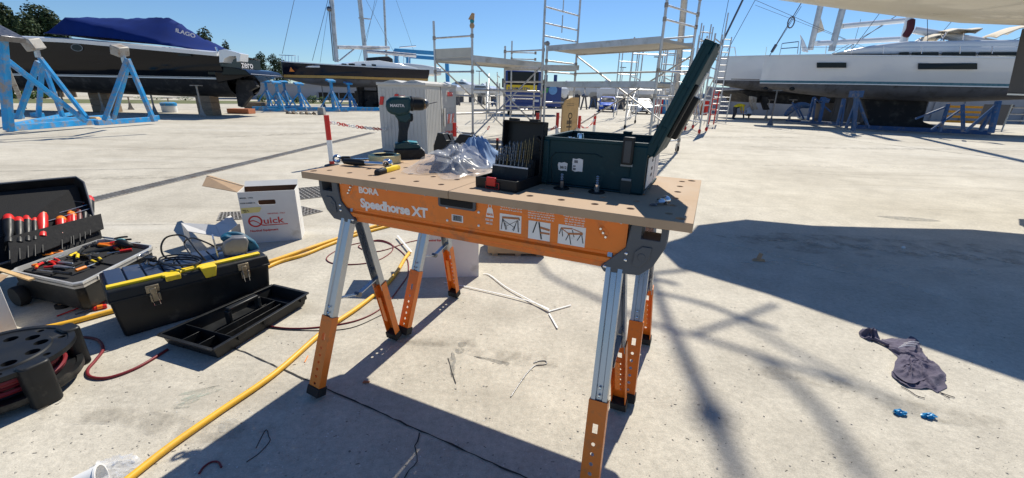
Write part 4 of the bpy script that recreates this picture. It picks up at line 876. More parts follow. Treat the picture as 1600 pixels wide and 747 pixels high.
# ---- folded grey card leaning behind the black toolbox
o = thing('folded_card', 'bent white cardboard flap standing between toolbox and printed carton', 'cardboard', G(300, 400))
A = G(300, 400); L_ = lambda x, y, z: G(x, y, z)-A
pts = [L_(283, 349, .16), L_(336, 352, .155), L_(345, 371, .10), L_(294, 362, .13)]
mb = MB(); mb.hexa(pts+[p+Vector((0, 0, .004)) for p in pts]); mb.build('flap_panel', 'wcard', o, smooth=0)
pts = [L_(336, 352, .155), L_(360, 337, .18), L_(371, 352, .145), L_(345, 371, .10)]
mb = MB(); mb.hexa(pts+[p+Vector((0, .003, .004)) for p in pts]); mb.build('flap_panel', 'wcard', o, smooth=0)
pts = [L_(283, 349, .16), L_(294, 362, .13), L_(300, 385, .0), L_(292, 382, .0)]
mb = MB(); mb.hexa(pts+[p+Vector((.003, .003, .0)) for p in pts]); mb.build('flap_leg', 'wcard', o, smooth=0)
pts = [L_(360, 352, .14), L_(374, 350, .14), L_(378, 378, .0), L_(364, 380, .0)]
mb = MB(); mb.hexa(pts+[p+Vector((.003, .003, .0)) for p in pts]); mb.build('flap_leg', 'wcard', o, smooth=0)

# ---- black and yellow toolbox
PT = Plane(G(196, 528), G(423, 461)); Wt = PT.len; 
TB = lambda a, b, y=0: PT.px(a, b, y)
htop = TB(423, 395)[1]; zl = TB(300, 425)[1]
print('toolbox', Wt, htop, zl, PT.px(150, 435), PT.px(424, 386))
o = thing('toolbox', 'large black toolbox with yellow stripe and two metal latches', 'toolbox', (PT.o.x, PT.o.y, 0), PT.yaw)
Dt = .27; e = .015; zt = .185; hz_ = .245
mb = MB(); mb.hexa([(0, 0, 0), (Wt, 0, 0), (Wt, Dt, 0), (0, Dt, 0), (-e, -e, zt), (Wt+e, -e, zt), (Wt+e, Dt+e, zt), (-e, Dt+e, zt)]); mb.build('box_body', 'black', o, bev=.012, seg=3)
mb = MB(); mb.hexa([(-e-.006, -e-.006, zt-.004), (Wt+e+.006, -e-.006, zt-.004), (Wt+e+.006, Dt+e+.006, zt-.004), (-e-.006, Dt+e+.006, zt-.004), (-e, -e+.002, hz_-.012), (Wt+e, -e+.002, hz_-.012), (Wt+e, Dt+e-.002, hz_-.012), (-e, Dt+e-.002, hz_-.012)])
lid = mb.build('lid', 'black', o, bev=.010, seg=3)
mb = MB(); mb.b2((-e-.003, -e-.009, zt-.006), (Wt+e+.003, -e-.004, zt+.004)); mb.build('lid_seam', 'black', lid, bev=.002)
lidsheen = mat('black_lid_sky_sheen', (.030, .045, .085), .4, 0, .1, 10, dirt=(.10, .10, .11), dirt_amt=.2)  # black lid panels coloured blue for the sky they reflect
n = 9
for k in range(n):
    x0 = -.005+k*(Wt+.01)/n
    mb = MB(); mb.b2((x0+.003, .055, hz_-.013), (x0+(Wt+.01)/n-.003, Dt-.005, hz_-.003)); mb.build('lid_panel', lidsheen, lid, bev=.003)
mb = MB(); mb.prism([(-.010, .020), (Wt*.30, .018), (Wt*.30, .004), (Wt*.40, .002), (Wt*.42, .018), (Wt*.985, .02), (Wt*.985, .050), (-.010, .052)], hz_-.014, hz_-.001); ys = mb.build('yellow_stripe', 'yellowp', lid, bev=.003)
mb = MB(); mb.b2((Wt*.31, -e-.004, hz_-.026), (Wt*.405, .01, hz_-.002)); mb.build('yellow_tab', 'yellowp', ys, bev=.003)
mb = MB(); mb.hexa([(Wt*.555, -e-.010, zt+.008), (Wt*.625, -e-.010, zt+.008), (Wt*.625, .0, zt+.008), (Wt*.555, .0, zt+.008), (Wt*.535, -e-.004, hz_-.002), (Wt*.645, -e-.004, hz_-.002), (Wt*.645, .022, hz_-.002), (Wt*.535, .022, hz_-.002)]); mb.build('yellow_tab', 'yellowp', ys, bev=.003)
brass = mat('worn_brass_latch', (.34, .28, .19), .42, .7, .2, 20, dirt=(.12, .09, .06), dirt_amt=.3, dirt_scale=30)
for px_ in (237, 378):
    x = TB(px_, 450 if px_ < 300 else 415)[0]
    mb = MB(); mb.b2((x-.024, -e-.014, zt+.004), (x+.024, -e-.006, zt+.038)); la = mb.build('latch', brass, o, bev=.002)
    mb = MB(); mb.b2((x-.016, -e-.016, zt-.040), (x+.022, -e-.004, zt-.002)); mb.build('latch_plate', brass, la, bev=.002)
    mb = MB(); mb.b2((x-.012, -e-.019, zt-.004), (x+.012, -e-.013, zt+.026)); mb.build('latch_lever', brass, la, bev=.003)
    mb = MB(); mb.tube([(x-.010, -e-.019, zt+.004), (x-.008, -e-.020, zt-.056), (x+.014, -e-.020, zt-.056), (x+.012, -e-.019, zt+.004)], .0016, 6); mb.build('latch_bail', 'chrome', la)
# ---- jigsaw lying on the toolbox + cable coil
LT = lambda x, y, z=hz_: PT.w(x, y, z)
jx, jy = None, None
PJ = Plane(G(335, 400, hz_), G(408, 388, hz_)); 
o = thing('jigsaw', 'blue and silver jigsaw lying on its side on the toolbox lid', 'power tool', (PJ.o.x, PJ.o.y, hz_-.002), PJ.yaw)
J = lambda a, b, y=0: (lambda q: (q[0], q[1]-hz_+.002))(PJ.px(a, b, y))
jp = lambda pts, y=0: [J(a, b, y) for a, b in pts]
blu = mat('blue_tool_housing', (.010, .085, .15), .5, 0, .1, 20, dirt=(.09, .11, .12), dirt_amt=.25, dirt_scale=14, spec=.3)
mb = MB(); mb.prism(jp([(349, 377), (362, 370), (384, 369), (388, 376), (385, 396), (372, 403), (350, 398), (346, 388)]), -.025, .035, 'xz'); mb.build('gear_housing', mat('dull_silver', (.26, .26, .265), .5, .5, .15, 18, dirt=(.12, .12, .12), dirt_amt=.2, dirt_scale=20), o, bev=.010, seg=3)
mb = MB(); mb.prism(jp([(343, 374), (352, 368), (366, 371), (384, 370), (398, 378), (406, 388), (404, 394), (388, 392), (384, 377), (350, 379)]), .0, .055, 'xz'); mb.build('motor_housing', blu, o, bev=.010, seg=3)
mb = MB(); mb.tube(cat([J(350, 374)[0:1]+(.045,)+J(350, 374)[1:], J(362, 370)[0:1]+(.05,)+J(362, 370)[1:], J(380, 372)[0:1]+(.045,)+J(380, 372)[1:], J(398, 383)[0:1]+(.035,)+J(398, 383)[1:]], 5), .014, 10); mb.build('grip', blu, o)
mb = MB()
a, b = J(333, 371), J(338, 402); mb.hexa([(a[0], -.03, b[1]), (a[0]+.006, -.03, b[1]), (a[0]+.006, .06, b[1]), (a[0], .06, b[1]), (a[0]-.004, -.03, a[1]), (a[0]+.002, -.03, a[1]), (a[0]+.002, .06, a[1]), (a[0]-.004, .06, a[1])]); mb.build('base_plate', 'steel', o)
for zz in (.3, .6):
    mb = MB(); z = b[1]+(a[1]-b[1])*zz; mb.cyl((a[0], 0, z), (a[0]+.05, 0, z), .006, n=10); mb.build('guide_rod', 'dsteel', o)
mb = MB(); mb.cyl((a[0]+.01, .01, b[1]+.02), (a[0]-.045, .01, b[1]+.012), .003, .001, 6); mb.build('saw_blade', 'steel', o)
mb = MB(); q = J(372, 398); mb.b2((q[0]-.012, -.027, q[1]-.002), (q[0]+.012, -.024, q[1]+.012)); mb.build('rating_plate', 'paper', o)
o = thing('power_cable', 'black jigsaw cable coiled loosely on the toolbox lid', 'cable', LT(Wt*.35, .08))
B0 = LT(Wt*.35, .08); rr = random.Random(5); pts = []
def cz(a, b, z): return G(a, b, z)-B0
big = [(322, 408), (308, 392), (288, 369), (262, 370), (252, 384), (256, 400), (272, 407)]
zz = [.27, .32, .36, .36, .32, .27, .255]
pts = [cz(a, b, z) for (a, b), z in zip(big, zz)]
for k in range(3):
    for j in range(8):
        th = 2*PI*j/8; pts.append(cz(282+(34-3*k)*math.cos(th+2), 406+(8-1.5*k)*math.sin(th+2)+2*k, .253+.006*k+.004*math.sin(j*1.7+k)))
pts += [cz(250, 412, .256), cz(240, 415, .256), cz(232, 412, .27)]
mb = MB(); mb.tube(cat(pts, 6), .0042, 6); mb.build('cable_run', 'bcable', o)
mb = MB(); mb.tube(cat([cz(340, 388, .29), cz(320, 378, .33), cz(300, 372, .33), cz(288, 380, .28), cz(300, 400, .255), cz(318, 405, .255)], 6), .0042, 6); mb.build('cable_run', 'bcable', o)
mb = MB(); 
for k in range(9):
    th = k*.9; mb.tube(cat([cz(228+6*math.cos(th), 408+5*math.sin(th), .262), cz(236+4*math.cos(th*2), 402+3*math.sin(th), .275), cz(244+5*math.sin(th), 409, .262)], 4), .0035, 5)
mb.build('cable_bundle', 'bcable', o)
mb = MB(); q = cz(236, 408, .26); mb.rbox((q.x, q.y, q.z+.012), (.045, .03, .02), .006); mb.build('plug', 'black', o, bev=.003)

# ---- loose black tool tray with handle
PY = Plane(G(247, 531), G(320, 560)); A = G(255, 531); Bq = G(322, 556)
o = thing('tool_tray', 'black lift-out tool tray with centre handle lying in front of the toolbox', 'tray', (0, 0, 0), 0)
zr = .062
c4 = [G(247, 523, zr), G(332, 547, zr), G(481, 458, zr), G(426, 445, zr)]
ctr = sum(c4, Vector())/4; o.location = (ctr.x, ctr.y, 0); L4 = [Vector((p.x-ctr.x, p.y-ctr.y, 0)) for p in c4]
def Q(u, v, z, ins=0.0):
    p = L4[0].lerp(L4[3], u).lerp(L4[1].lerp(L4[2], u), v); p = p*(1-ins); return Vector((p.x, p.y, z))
def wallq(m_, a, b, z0, z1, th=.004):
    a = Vector(a); b = Vector(b); d = (b-a); d.z = 0; n_ = Vector((-d.y, d.x, 0)).normalized()*th/2
    m_.hexa([a-n_, b-n_, b+n_, a+n_]+[p+Vector((0, 0, z1-z0)) for p in (a-n_, b-n_, b+n_, a+n_)])
mb = MB(); z0 = .006
mb.hexa([Q(0, 0, z0, .08), Q(0, 1, z0, .08), Q(1, 1, z0, .08), Q(1, 0, z0, .08)]+[Q(0, 0, z0+.004, .08), Q(0, 1, z0+.004, .08), Q(1, 1, z0+.004, .08), Q(1, 0, z0+.004, .08)])
for (a, b) in (((0, 0), (0, 1)), ((0, 1), (1, 1)), ((1, 1), (1, 0)), ((1, 0), (0, 0))):
    p, q = Q(a[0], a[1], z0, .08), Q(b[0], b[1], z0, .08); P1, Q1 = Q(a[0], a[1], zr, .02), Q(b[0], b[1], zr, .02)
    ii = .985; mb.hexa([p*.98+Vector((0, 0, z0*.02)), q*.98+Vector((0, 0, z0*.02)), q, p, Vector((P1.x*ii, P1.y*ii, zr)), Vector((Q1.x*ii, Q1.y*ii, zr)), Q1, P1])
mb.build('tray_shell', 'black', o, bev=.0012)
mb = MB()
for (a, b) in (((0, 0), (0, 1)), ((0, 1), (1, 1)), ((1, 1), (1, 0)), ((1, 0), (0, 0))): mb.beam(Q(a[0], a[1], zr, 0), Q(b[0], b[1], zr, 0), .016, .005)
mb.build('tray_rim', 'black', o, bev=.0015)
for k, (a, b, hh) in enumerate([((.17, 0), (.17, 1), .05), ((0.0, .33), (.17, .33), .04), ((0.0, .66), (.17, .66), .04), ((.17, .62), (.80, .62), .048), ((.17, .80), (.80, .80), .042), ((.80, 0), (.80, 1), .05), ((.17, .45), (.80, .45), .03)]):
    mb = MB(); wallq(mb, Q(a[0]*.93+.03, a[1]*.92+.04, z0+.004), Q(b[0]*.93+.03, b[1]*.92+.04, z0+.004), z0, z0+hh, .004); mb.build('divider', 'black', o, bev=.001)
ha, hb2 = Q(.38, .46, 0), Q(.66, .46, 0); 
mb = MB(); mb.beam(ha+Vector((0, 0, .105)), hb2+Vector((0, 0, .105)), .030, .018); hd = mb.build('tray_handle', 'black', o, bev=.005)
for p in (ha, hb2): 
    mb = MB(); mb.beam(p+Vector((0, 0, .012)), p+Vector((0, 0, .10)), .030, .016, (hb2-ha)); mb.build('handle_post', 'black', hd, bev=.003)
for u in (.25, .5, .93):
    p = Q(u, 1.0, zr-.012, -.0); mb = MB(); mb.beam(p-(hb2-ha).normalized()*.02, p+(hb2-ha).normalized()*.02, .012, .026); mb.build('rim_clip', 'black', o, bev=.002)

# ---- wheeled tool case: tray part
r1, r2, r3, r4 = G(12, 424, .17), G(120, 447, .17), G(243, 385, .17), G(160, 373, .17)
ctr = (r1+r2+r3+r4)/4; ctr.z = 0
o = thing('tool_case', 'open wheeled black tool case with pale metal rim, full of pliers and screwdrivers', 'tool case', ctr)
R4 = [p-ctr for p in (r1, r2, r3, r4)]
def Q2(u, v, z, ins=0.0): # u r1->r2 , v r1->r4
    p = R4[0].lerp(R4[1], u).lerp(R4[3].lerp(R4[2], u), v); p.z = 0; p = p*(1-ins); return Vector((p.x, p.y, z))
rnd = [(0.06, 0), (.94, 0), (1, .06), (1, .94), (.94, 1), (.06, 1), (0, .94), (0, .06)]
mb = MB(); mb.loft([[Q2(u, v, z, ins) for u, v in rnd] for z, ins in ((.02, .10), (.05, .04), (.145, .03))]); sh = mb.build('case_shell', 'black', o, bev=.004)
mb = MB(); rings = []
for z, ins in ((.145, .015), (.172, 0.0), (.176, .01), (.176, .045), (.150, .05), (.145, .05)): rings.append([Q2(u, v, z, ins) for u, v in rnd])
mb.loft(rings+[rings[0]], caps=False); mb.build('metal_rim', mat('pale_aluminium_rim', (.62, .61, .58), .4, .5, .1, 8, dirt=(.4, .38, .34), dirt_amt=.25), o)
mb = MB(); mb.loft([[Q2(u, v, .160, -.004) for u, v in rnd], [Q2(u, v, .163, -.004) for u, v in rnd]], caps=False); mb.build('rim_groove', 'black', o)
mb = MB(); mb.loft([[Q2(u, v, z, ins) for u, v in rnd] for z, ins in ((.148, .05), (.150, .05))]); mb.build('tray_lining', 'felt', o)
for u0, u1, v0, v1 in ((.05, .55, .55, .93), (.60, .92, .5, .93), (.05, .45, .10, .45)):
    mb = MB(); mb.hexa([Q2(u0, v0, .151), Q2(u1, v0, .151), Q2(u1, v1, .151), Q2(u0, v1, .151), Q2(u0, v0, .159), Q2(u1, v0, .159), Q2(u1, v1, .159), Q2(u0, v1, .159)]); mb.build('foam_pad', 'felt', o, bev=.002)
for v in (.30, .80):
    mb = MB(); mb.hexa([Q2(1, v-.08, .148, -.010), Q2(1, v+.08, .148, -.010), Q2(.985, v+.08, .148), Q2(.985, v-.08, .148), Q2(1, v-.08, .168, -.010), Q2(1, v+.08, .168, -.010), Q2(.985, v+.08, .172), Q2(.985, v-.08, .172)]); mb.build('rim_latch', 'chrome', o, bev=.001)
hp0, hp1 = Q2(1.03, .45, .10), Q2(1.06, .78, .12)
mb = MB(); mb.tube(cat([Q2(1.0, .42, .11), Q2(1.06, .45, .12), Q2(1.09, .60, .125), Q2(1.07, .78, .12), Q2(1.0, .82, .11)], 5), .013, 10); mb.build('carry_handle', 'black', o)
for (u, v) in ((.10, -.03), (.02, .1)):
    p = Q2(u, v, .05); mb = MB(); mb.lathe([(.008, -.02), (.048, -.02), (.052, -.01), (.052, .01), (.048, .02), (.008, .02)], 24, (0, 0, 0), 'y'); mb.v = [Matrix.Rotation(-.3, 4, 'Z') @ vv+p for vv in mb.v]; mb.build('wheel', 'rubber', o)
# upright lid with pocket band
lb, rb = G(-120, 455, .16), G(153, 372, .16); lt2, rt2 = G(-110, 303, .50), G(126, 281, .50)
LP = [p-ctr for p in (lb, rb, rt2, lt2)]
def Q3(u, v, y=0.0):
    p = LP[0].lerp(LP[1], u).lerp(LP[3].lerp(LP[2], u), v); n_ = (LP[1]-LP[0]).cross(LP[3]-LP[0]).normalized(); return p-n_*(-y)
rn = [(0, .0), (.95, 0), (1, .08), (1.0, .90), (.955, 1), (0, 1)]
nn = (LP[1]-LP[0]).cross(LP[3]-LP[0]).normalized()
sg = 1 if nn.dot(-ctr) > 0 else -1          # +: towards camera
def Q3(u, v, y=0.0): return LP[0].lerp(LP[1], u).lerp(LP[3].lerp(LP[2], u), v)+nn*sg*y
mb = MB(); mb.loft([[Q3(u, v, -.05) for u, v in rn], [Q3(u, v, -.045) for u, v in rn]]); ldm = mb.build('lid_shell', 'black', o)
mb = MB(); oo_ = [Q3(u, v, .03) for u, v in rn]; cI = sum(oo_, Vector())/len(oo_)
mb.loft([[Q3(u, v, -.05) for u, v in rn], oo_, [cI.lerp(p, .965) for p in oo_], [cI.lerp(Q3(u, v, -.04), .965) for u, v in rn]], caps=False); mb.build('lid_wall', 'black', ldm)
mb = MB(); mb.tube([Q3(u, v, .03) for u, v in rn], .005, 6); mb.build('lid_edge_trim', mat('worn_grey_edge', (.20, .20, .20), .5), ldm)
mb = MB(); mb.loft([[Q3(u, v, -.02) for u, v in [(0, 0.02), (.97, .02), (.97, .96), (0, .96)]], [Q3(u, v, -.015) for u, v in [(0, 0.02), (.97, .02), (.97, .96), (0, .96)]]]); mb.build('lid_lining', 'felt', ldm)
mb = MB(); mb.hexa([Q3(.40, -.10, .070), Q3(1.02, .0, .070), Q3(1.02, .0, .078), Q3(.40, -.10, .078), Q3(.40, .22, .070), Q3(1.03, .25, .070), Q3(1.03, .25, .078), Q3(.40, .22, .078)]); bd = mb.build('pocket_band', 'felt', o, bev=.002)
mb = MB(); mb.hexa([Q3(.45, -.4, .05), Q3(1.0, -.1, .05), Q3(1.0, -.1, .055), Q3(.45, -.4, .055), Q3(.45, .1, .03), Q3(1.02, .25, .03), Q3(1.02, .25, .035), Q3(.45, .1, .035)]); mb.build('pocket_back', 'felt', o)
mb = MB(); mb.tube([Q3(.45, .44, .01), Q3(1.0, .56, .01)], .0025, 6); mb.build('strap_wire', 'steel', o); mb = MB(); mb.tube([Q3(.45, .36, .02), Q3(1.0, .47, .02)], .0025, 6); mb.build('strap_wire', 'steel', o)
for cpts in ([(0.48, .52), (.62, .78), (.80, .72), (.98, .62)], [(.48, .64), (.70, .60), (.85, .40)]):
    mb = MB(); mb.tube(cat([Q3(u, v, .0) for u, v in cpts], 6), .0022, 6); mb.build('loose_wire', mat('grey_cable', (.12, .12, .12), .4), o)
mb = MB(); mb.tube([Q3(.55, .62, .01), Q3(.80, .78, .01)], .0025, 6); mb.build('blue_rod', mat('blue_grey_rod', (.12, .22, .36), .4), o)
# screwdrivers in the band: each a thing
def screwdriver(nm, label, px_, top_y, bot_y, wdt, cols, zz=None):
    d = ray(px_, (top_y+bot_y)/2); pl = Q3(.7, .25, .045)+ctr; n_ = nn*sg
    def hit(a, b): dd = ray(a, b); t_ = (pl-EYE).dot(n_)/dd.dot(n_); return EYE+dd*t_
    T_, B_ = hit(px_, top_y), hit(px_+1.2, bot_y+9); ax = (T_-B_); L = ax.length; ax.normalize(); rr_ = wdt*.5*(T_-EYE).dot(FWD)/F
    o_ = thing('screwdriver', label, 'screwdriver', B_, 0, 'screwdrivers in the tool case lid')
    q = ax.to_track_quat('Z', 'Y').to_matrix().to_4x4()
    def lz(prof, nme, mt): 
        m_ = MB(); m_.M = q; m_.lathe(prof, 12); m_.build(nme, mt, o_)
    lz([(.002, 0), (rr_*.75, 0), (rr_*.80, L*.12), (rr_*.62, L*.22), (rr_*.95, L*.4), (rr_, L*.8), (.002, L*.801)], 'grip', cols[0])
    lz([(.002, L*.79), (rr_*1.0, L*.80), (rr_*1.0, L*.92), (rr_*.7, L*1.0), (.002, L*1.02)], 'cap', cols[1])
    lz([(.0035, -.12), (.0035, 0)], 'blade', 'black')
org = 'orangep'; blk = 'black'; rd = 'redp'; ste = 'steel'
screwdriver('s', 'black and red screwdriver, leftmost in the lid pocket band', 13, 337, 371, 13, (blk, rd, ste))
screwdriver('s', 'black and red screwdriver, second from the left in the lid band', 29, 341, 371, 12, (blk, rd, ste))
screwdriver('s', 'black and red screwdriver, third from the left in the lid band', 42, 338, 369, 11, (blk, rd, ste))
screwdriver('s', 'slim black and red screwdriver just left of the tall red one', 53, 340, 367, 9, (blk, rd, ste))
screwdriver('s', 'tall red screwdriver with orange cap in the lid band', 65, 328, 362, 14, (rd, org, rd))
screwdriver('s', 'short red screwdriver with orange cap standing alone mid band', 95, 340, 358, 12, (rd, org, ste))
screwdriver('s', 'red and orange screwdriver, taller of the near pair right of middle', 113, 333, 352, 10, (rd, org, ste))
screwdriver('s', 'orange capped screwdriver, behind the near pair right of middle', 109, 330, 350, 8, (rd, org, ste))
screwdriver('s', 'dark handled screwdriver without bright cap near the right band end', 123, 327, 347, 9, (mat('dark_red_grip', (.12, .015, .015), .5), mat('dark_red_grip', (.12, .015, .015), .5), ste))
screwdriver('s', 'black and red screwdriver, second from the right end of the band', 131, 316, 343, 11, (blk, rd, ste))
screwdriver('s', 'black and red screwdriver, rightmost and tallest in the band', 139, 308, 338, 12, (blk, rd, ste))
# tools in the tray
TZ = .162
def tp(a, b, z=TZ): return G(a, b, z)
def pliers(label, j, h1, h2, jaw, grip, rad=.007, mats='dsteel', curve=.010):
    J0 = tp(*j); o_ = thing('pliers', label, 'pliers', J0)
    a1, a2, jw = tp(*h1)-J0, tp(*h2)-J0, tp(*jaw)-J0; z = Vector((0, 0, .009))
    for a in (a1, a2):
        pr_ = Vector((-a.y, a.x, 0)).normalized()*curve*(1 if a is a1 else -1)
        m_ = MB(); pp = cat([a*.12+z, a*.4+pr_+z, a*.75+pr_*.8+z, a+z], 5); m_.tube(pp, [rad*.7]+[rad]*(len(pp)-2)+[rad*.8], 8); g_ = m_.build('handle', grip[0], o_)
        if len(grip) > 1: m_ = MB(); m_.tube([pp[len(pp)//2], pp[-3]], rad*1.04, 8); m_.v = [v+Vector((0, 0, .002)) for v in m_.v]; m_.build('grip_inlay', grip[1], g_)
    m_ = MB(); m_.lathe([(.002, .001), (.010, .001), (.011, .006), (.010, .013), (.002, .014)], 14); m_.build('pivot', mats, o_)
    for s_ in (-1, 1):
        n_ = Vector((-jw.y, jw.x, 0)).normalized()*s_; m_ = MB(); m_.hexa([Vector((0, 0, .003))-n_*.002, n_*.012+Vector((0, 0, .003)), jw+n_*.003+Vector((0, 0, .003)), jw+Vector((0, 0, .003)), Vector((0, 0, .014))-n_*.002, n_*.012+Vector((0, 0, .014)), jw+n_*.003+Vector((0, 0, .011)), jw+Vector((0, 0, .011))]); m_.build('jaw', mats, o_, bev=.001)
pliers('diagonal cutters with black and yellow handles in the case tray', (133, 388), (106, 405), (122, 408), (142, 383), (blk, 'yellowp'))
pliers('long nose pliers with orange and red handles, largest in the tray', (150, 384), (186, 392), (190, 381), (146, 378), (org, rd), .009)
pliers('small steel pliers with red handles at the front of the tray', (88, 418), (70, 420), (78, 411), (117, 421), (rd,), .006, 'steel', .004)
pliers('second red handled pliers lying beside the steel ones', (95, 412), (82, 410), (85, 406), (115, 414), (rd,), .005, 'steel', .004)
pliers('black handled pliers half hidden at the back of the tray', (176, 376), (200, 372), (206, 376), (160, 372), (blk,), .006)
pliers('orange handled cutters near the right end of the tray', (206, 383), (186, 389), (192, 392), (220, 380), (org,), .006)
pliers('red handled pliers lying along the left edge of the tray', (70, 412), (50, 418), (58, 422), (88, 406), (rd, org), .006)
pliers('black and yellow pliers pointing at the tray centre', (140, 402), (160, 410), (154, 414), (128, 398), (blk, 'yellowp'), .006)
for k, (a, b, c_, d_, cc, lb_) in enumerate(((100, 400, 62, 414, blk, 'black handled file lying across the left foam pad'), (168, 398, 206, 392, rd, 'red handled small screwdriver at the right of the tray'), (60, 424, 110, 430, blk, 'long black socket bar lying along the front rim'), (150, 414, 120, 425, org, 'orange handled blade near the front rim of the tray'))):
    p0_, p1_ = tp(a, b), tp(c_, d_); o = thing('hand_tool', lb_, 'tool', p0_); z = Vector((0, 0, .008)); m_ = MB(); m_.tube([z, (p1_-p0_)*.5+z, (p1_-p0_)*.55+z, (p1_-p0_)+z], [.003, .003, .007, .006], 8); m_.build('shaft', 'steel', o); m_ = MB(); m_.tube([(p1_-p0_)*.52+z, (p1_-p0_)*1.02+z], .0085, 10); m_.build('grip', cc, o)
J0 = tp(85, 402); o = thing('scissors', 'orange handled scissors lying on the foam pad', 'scissors', J0)
for k, (a, b) in enumerate(((74, 400), (90, 397))):
    c = tp(a, b)-J0; m_ = MB(); m_.tube([c+Vector((.028*math.cos(t), .016*math.sin(t), .012)) for t in [2*PI*i/16 for i in range(16)]], .0045, 6, True); m_.build('finger_loop', org, o)
    m_ = MB(); e_ = tp(112+4*k, 392-k)-J0; m_.beam(c+Vector((.02, 0, .012)), e_+Vector((0, 0, .012)), .008, .003); m_.build('scissor_blade', 'steel', o)
J0 = tp(145, 400); o = thing('key_bunch', 'small bunch of brass and steel keys in the tray', 'keys', J0); rr = random.Random(9)
for k in range(7):
    m_ = MB(); a = rr.uniform(0, 6.28); c = Vector((rr.uniform(-.03, .03), rr.uniform(-.02, .02), .004+.002*k)); d = Vector((math.cos(a), math.sin(a), 0)); m_.beam(c, c+d*.035, .005, .002); m_.beam(c-d*.008, c+d*.008, .016, .002); m_.build('key', mat('brass_key', (.35, .27, .13), .4, .8) if k % 2 else 'steel', o)
J0 = tp(190, 384, .175); o = thing('tool_grip', 'dark teal and black rubber grip resting on the tray rim', 'grip', J0)
m_ = MB(); m_.tube(cat([(-.03, .02, .0), (0, .0, .02), (.05, -.02, .016), (.075, -.01, .0)], 5), [.012, .02, .024, .024, .023, .022, .022, .022, .022, .02, .02, .02, .018, .016, .012, .008], 10); m_.build('grip_body', 'black', o)
m_ = MB(); m_.sphere((.0, .005, .032), .020, 12, (1.2, .8, .5)); m_.build('grip_button', 'teal3', o)
m_ = MB(); m_.tube(cat([(.0, -.01, .0), (-.05, -.04, -.01), (-.13, -.12, -.02)], 6), [.016]*12+[.010], 10); m_.build('grip_barrel', 'black', o)

# ---- screwdrivers and tapes on the ground
for k, (c_, m1_, lb_) in enumerate((((123, 471), 'redp', 'red roll of insulating tape on the ground by the toolbox'), ((98, 480), 'black', 'black roll of insulating tape left of the red roll'))):
    p = G(*c_); o = thing('insulating_tape', lb_, 'tape', p)
    mb = MB(); R0 = .036 if k == 0 else .028; mb.lathe([(R0, 0), (R0, .018), (R0-.002, .019), (R0*.5, .019), (R0*.5, 0)], 32, closed=True); mb.build('tape_roll', m1_, o)
    mb = MB(); mb.lathe([(R0*.49, .001), (R0*.49, .0195), (R0*.40, .0195), (R0*.40, .001)], 24, closed=True); mb.build('tape_core', 'card', o)
for k, (a, b, lb_, c_) in enumerate((((89, 495), (163, 472), 'red insulated screwdriver on the ground, the upper of two', 'redp'), ((118, 492), (168, 481), 'red and orange screwdriver on the ground, the lower of two', 'redp'))):
    p0, p1 = G(*a), G(*b); d = p1-p0; o = thing('screwdriver', lb_, 'screwdriver', p0); z = Vector((0, 0, .011)); m_ = MB(); m_.tube([z*.3, d*.55+z], .0035, 8); m_.build('blade', c_ if k == 0 else 'dsteel', o)
    m_ = MB(); m_.tube([d*.55+z, d*.60+z, d*.68+z, d*.9+z, d+z], [.006, .011, .0095, .012, .010], 10); m_.build('grip', c_, o)
    m_ = MB(); m_.tube([d*.70+z*1.1, d*.88+z*1.1], .0118, 10); m_.build('grip_band', 'orangep', o)

# ---- cable reel on its side
rc = G(-6, 557, .15); rc2 = Vector((rc.x, rc.y, 0))
o = thing('cable_reel', 'black cable reel lying flat with red cable wound on it', 'cable reel', rc2)
RR = .190
mb = MB(); 
def disc(zc, th, R): 
    m_ = MB(); m_.lathe([(.001, zc-th), (R, zc-th), (R+.006, zc-th*1.6), (R+.010, zc-th), (R+.010, zc+th), (R-.008, zc+th), (R-.012, zc+th*.4), (R*.74, zc+th*.4), (R*.72, zc+th), (.001, zc+th)], 64); return m_
top = disc(.150, .008, RR).build('reel_flange', 'black', o, smooth=35)
c = MB()
for k in range(10):
    a = 2*PI*k/10+.2; c.cyl((RR*.58*math.cos(a), RR*.58*math.sin(a), .1), (RR*.58*math.cos(a), RR*.58*math.sin(a), .2), .020, n=16)
for k in range(8):
    a = 2*PI*k/8+.1; c.cyl((RR*.86*math.cos(a), RR*.86*math.sin(a), .1), (RR*.86*math.cos(a), RR*.86*math.sin(a), .2), .011, n=12)
bool_cut(top, c.build('c', 'black'))
disc(.045, .010, RR).build('reel_flange', 'black', o, smooth=35)
mb = MB(); mb.lathe([(.08, .05), (.08, .15)], 32); mb.build('drum', 'black', o)
mb = MB(); hz2 = []
for k in range(6*40):
    a = 2*PI*k/40; hz2.append(Vector(((.145+.01*math.sin(k*.05))*math.cos(a), (.145+.01*math.sin(k*.05))*math.sin(a), .062+.078*(k/240))))
mb.tube(hz2, .009, 6); mb.build('wound_cable', 'rcable', o)
for (a, b) in ((40, 590), (92, 545), (-90, 640), (-60, 520)):
    p = G(a, b, .09)-rc2; p.z = 0; an = math.atan2(p.y, p.x); rad_ = RR+.004; p = Vector((rad_*math.cos(an), rad_*math.sin(an), 0)); mb = MB(); mb.at((p.x, p.y, 0), (0, 0, an)).rbox((0, 0, .083), (.052, .080, .163), .018); mb.build('reel_foot', 'black', o, bev=.006)
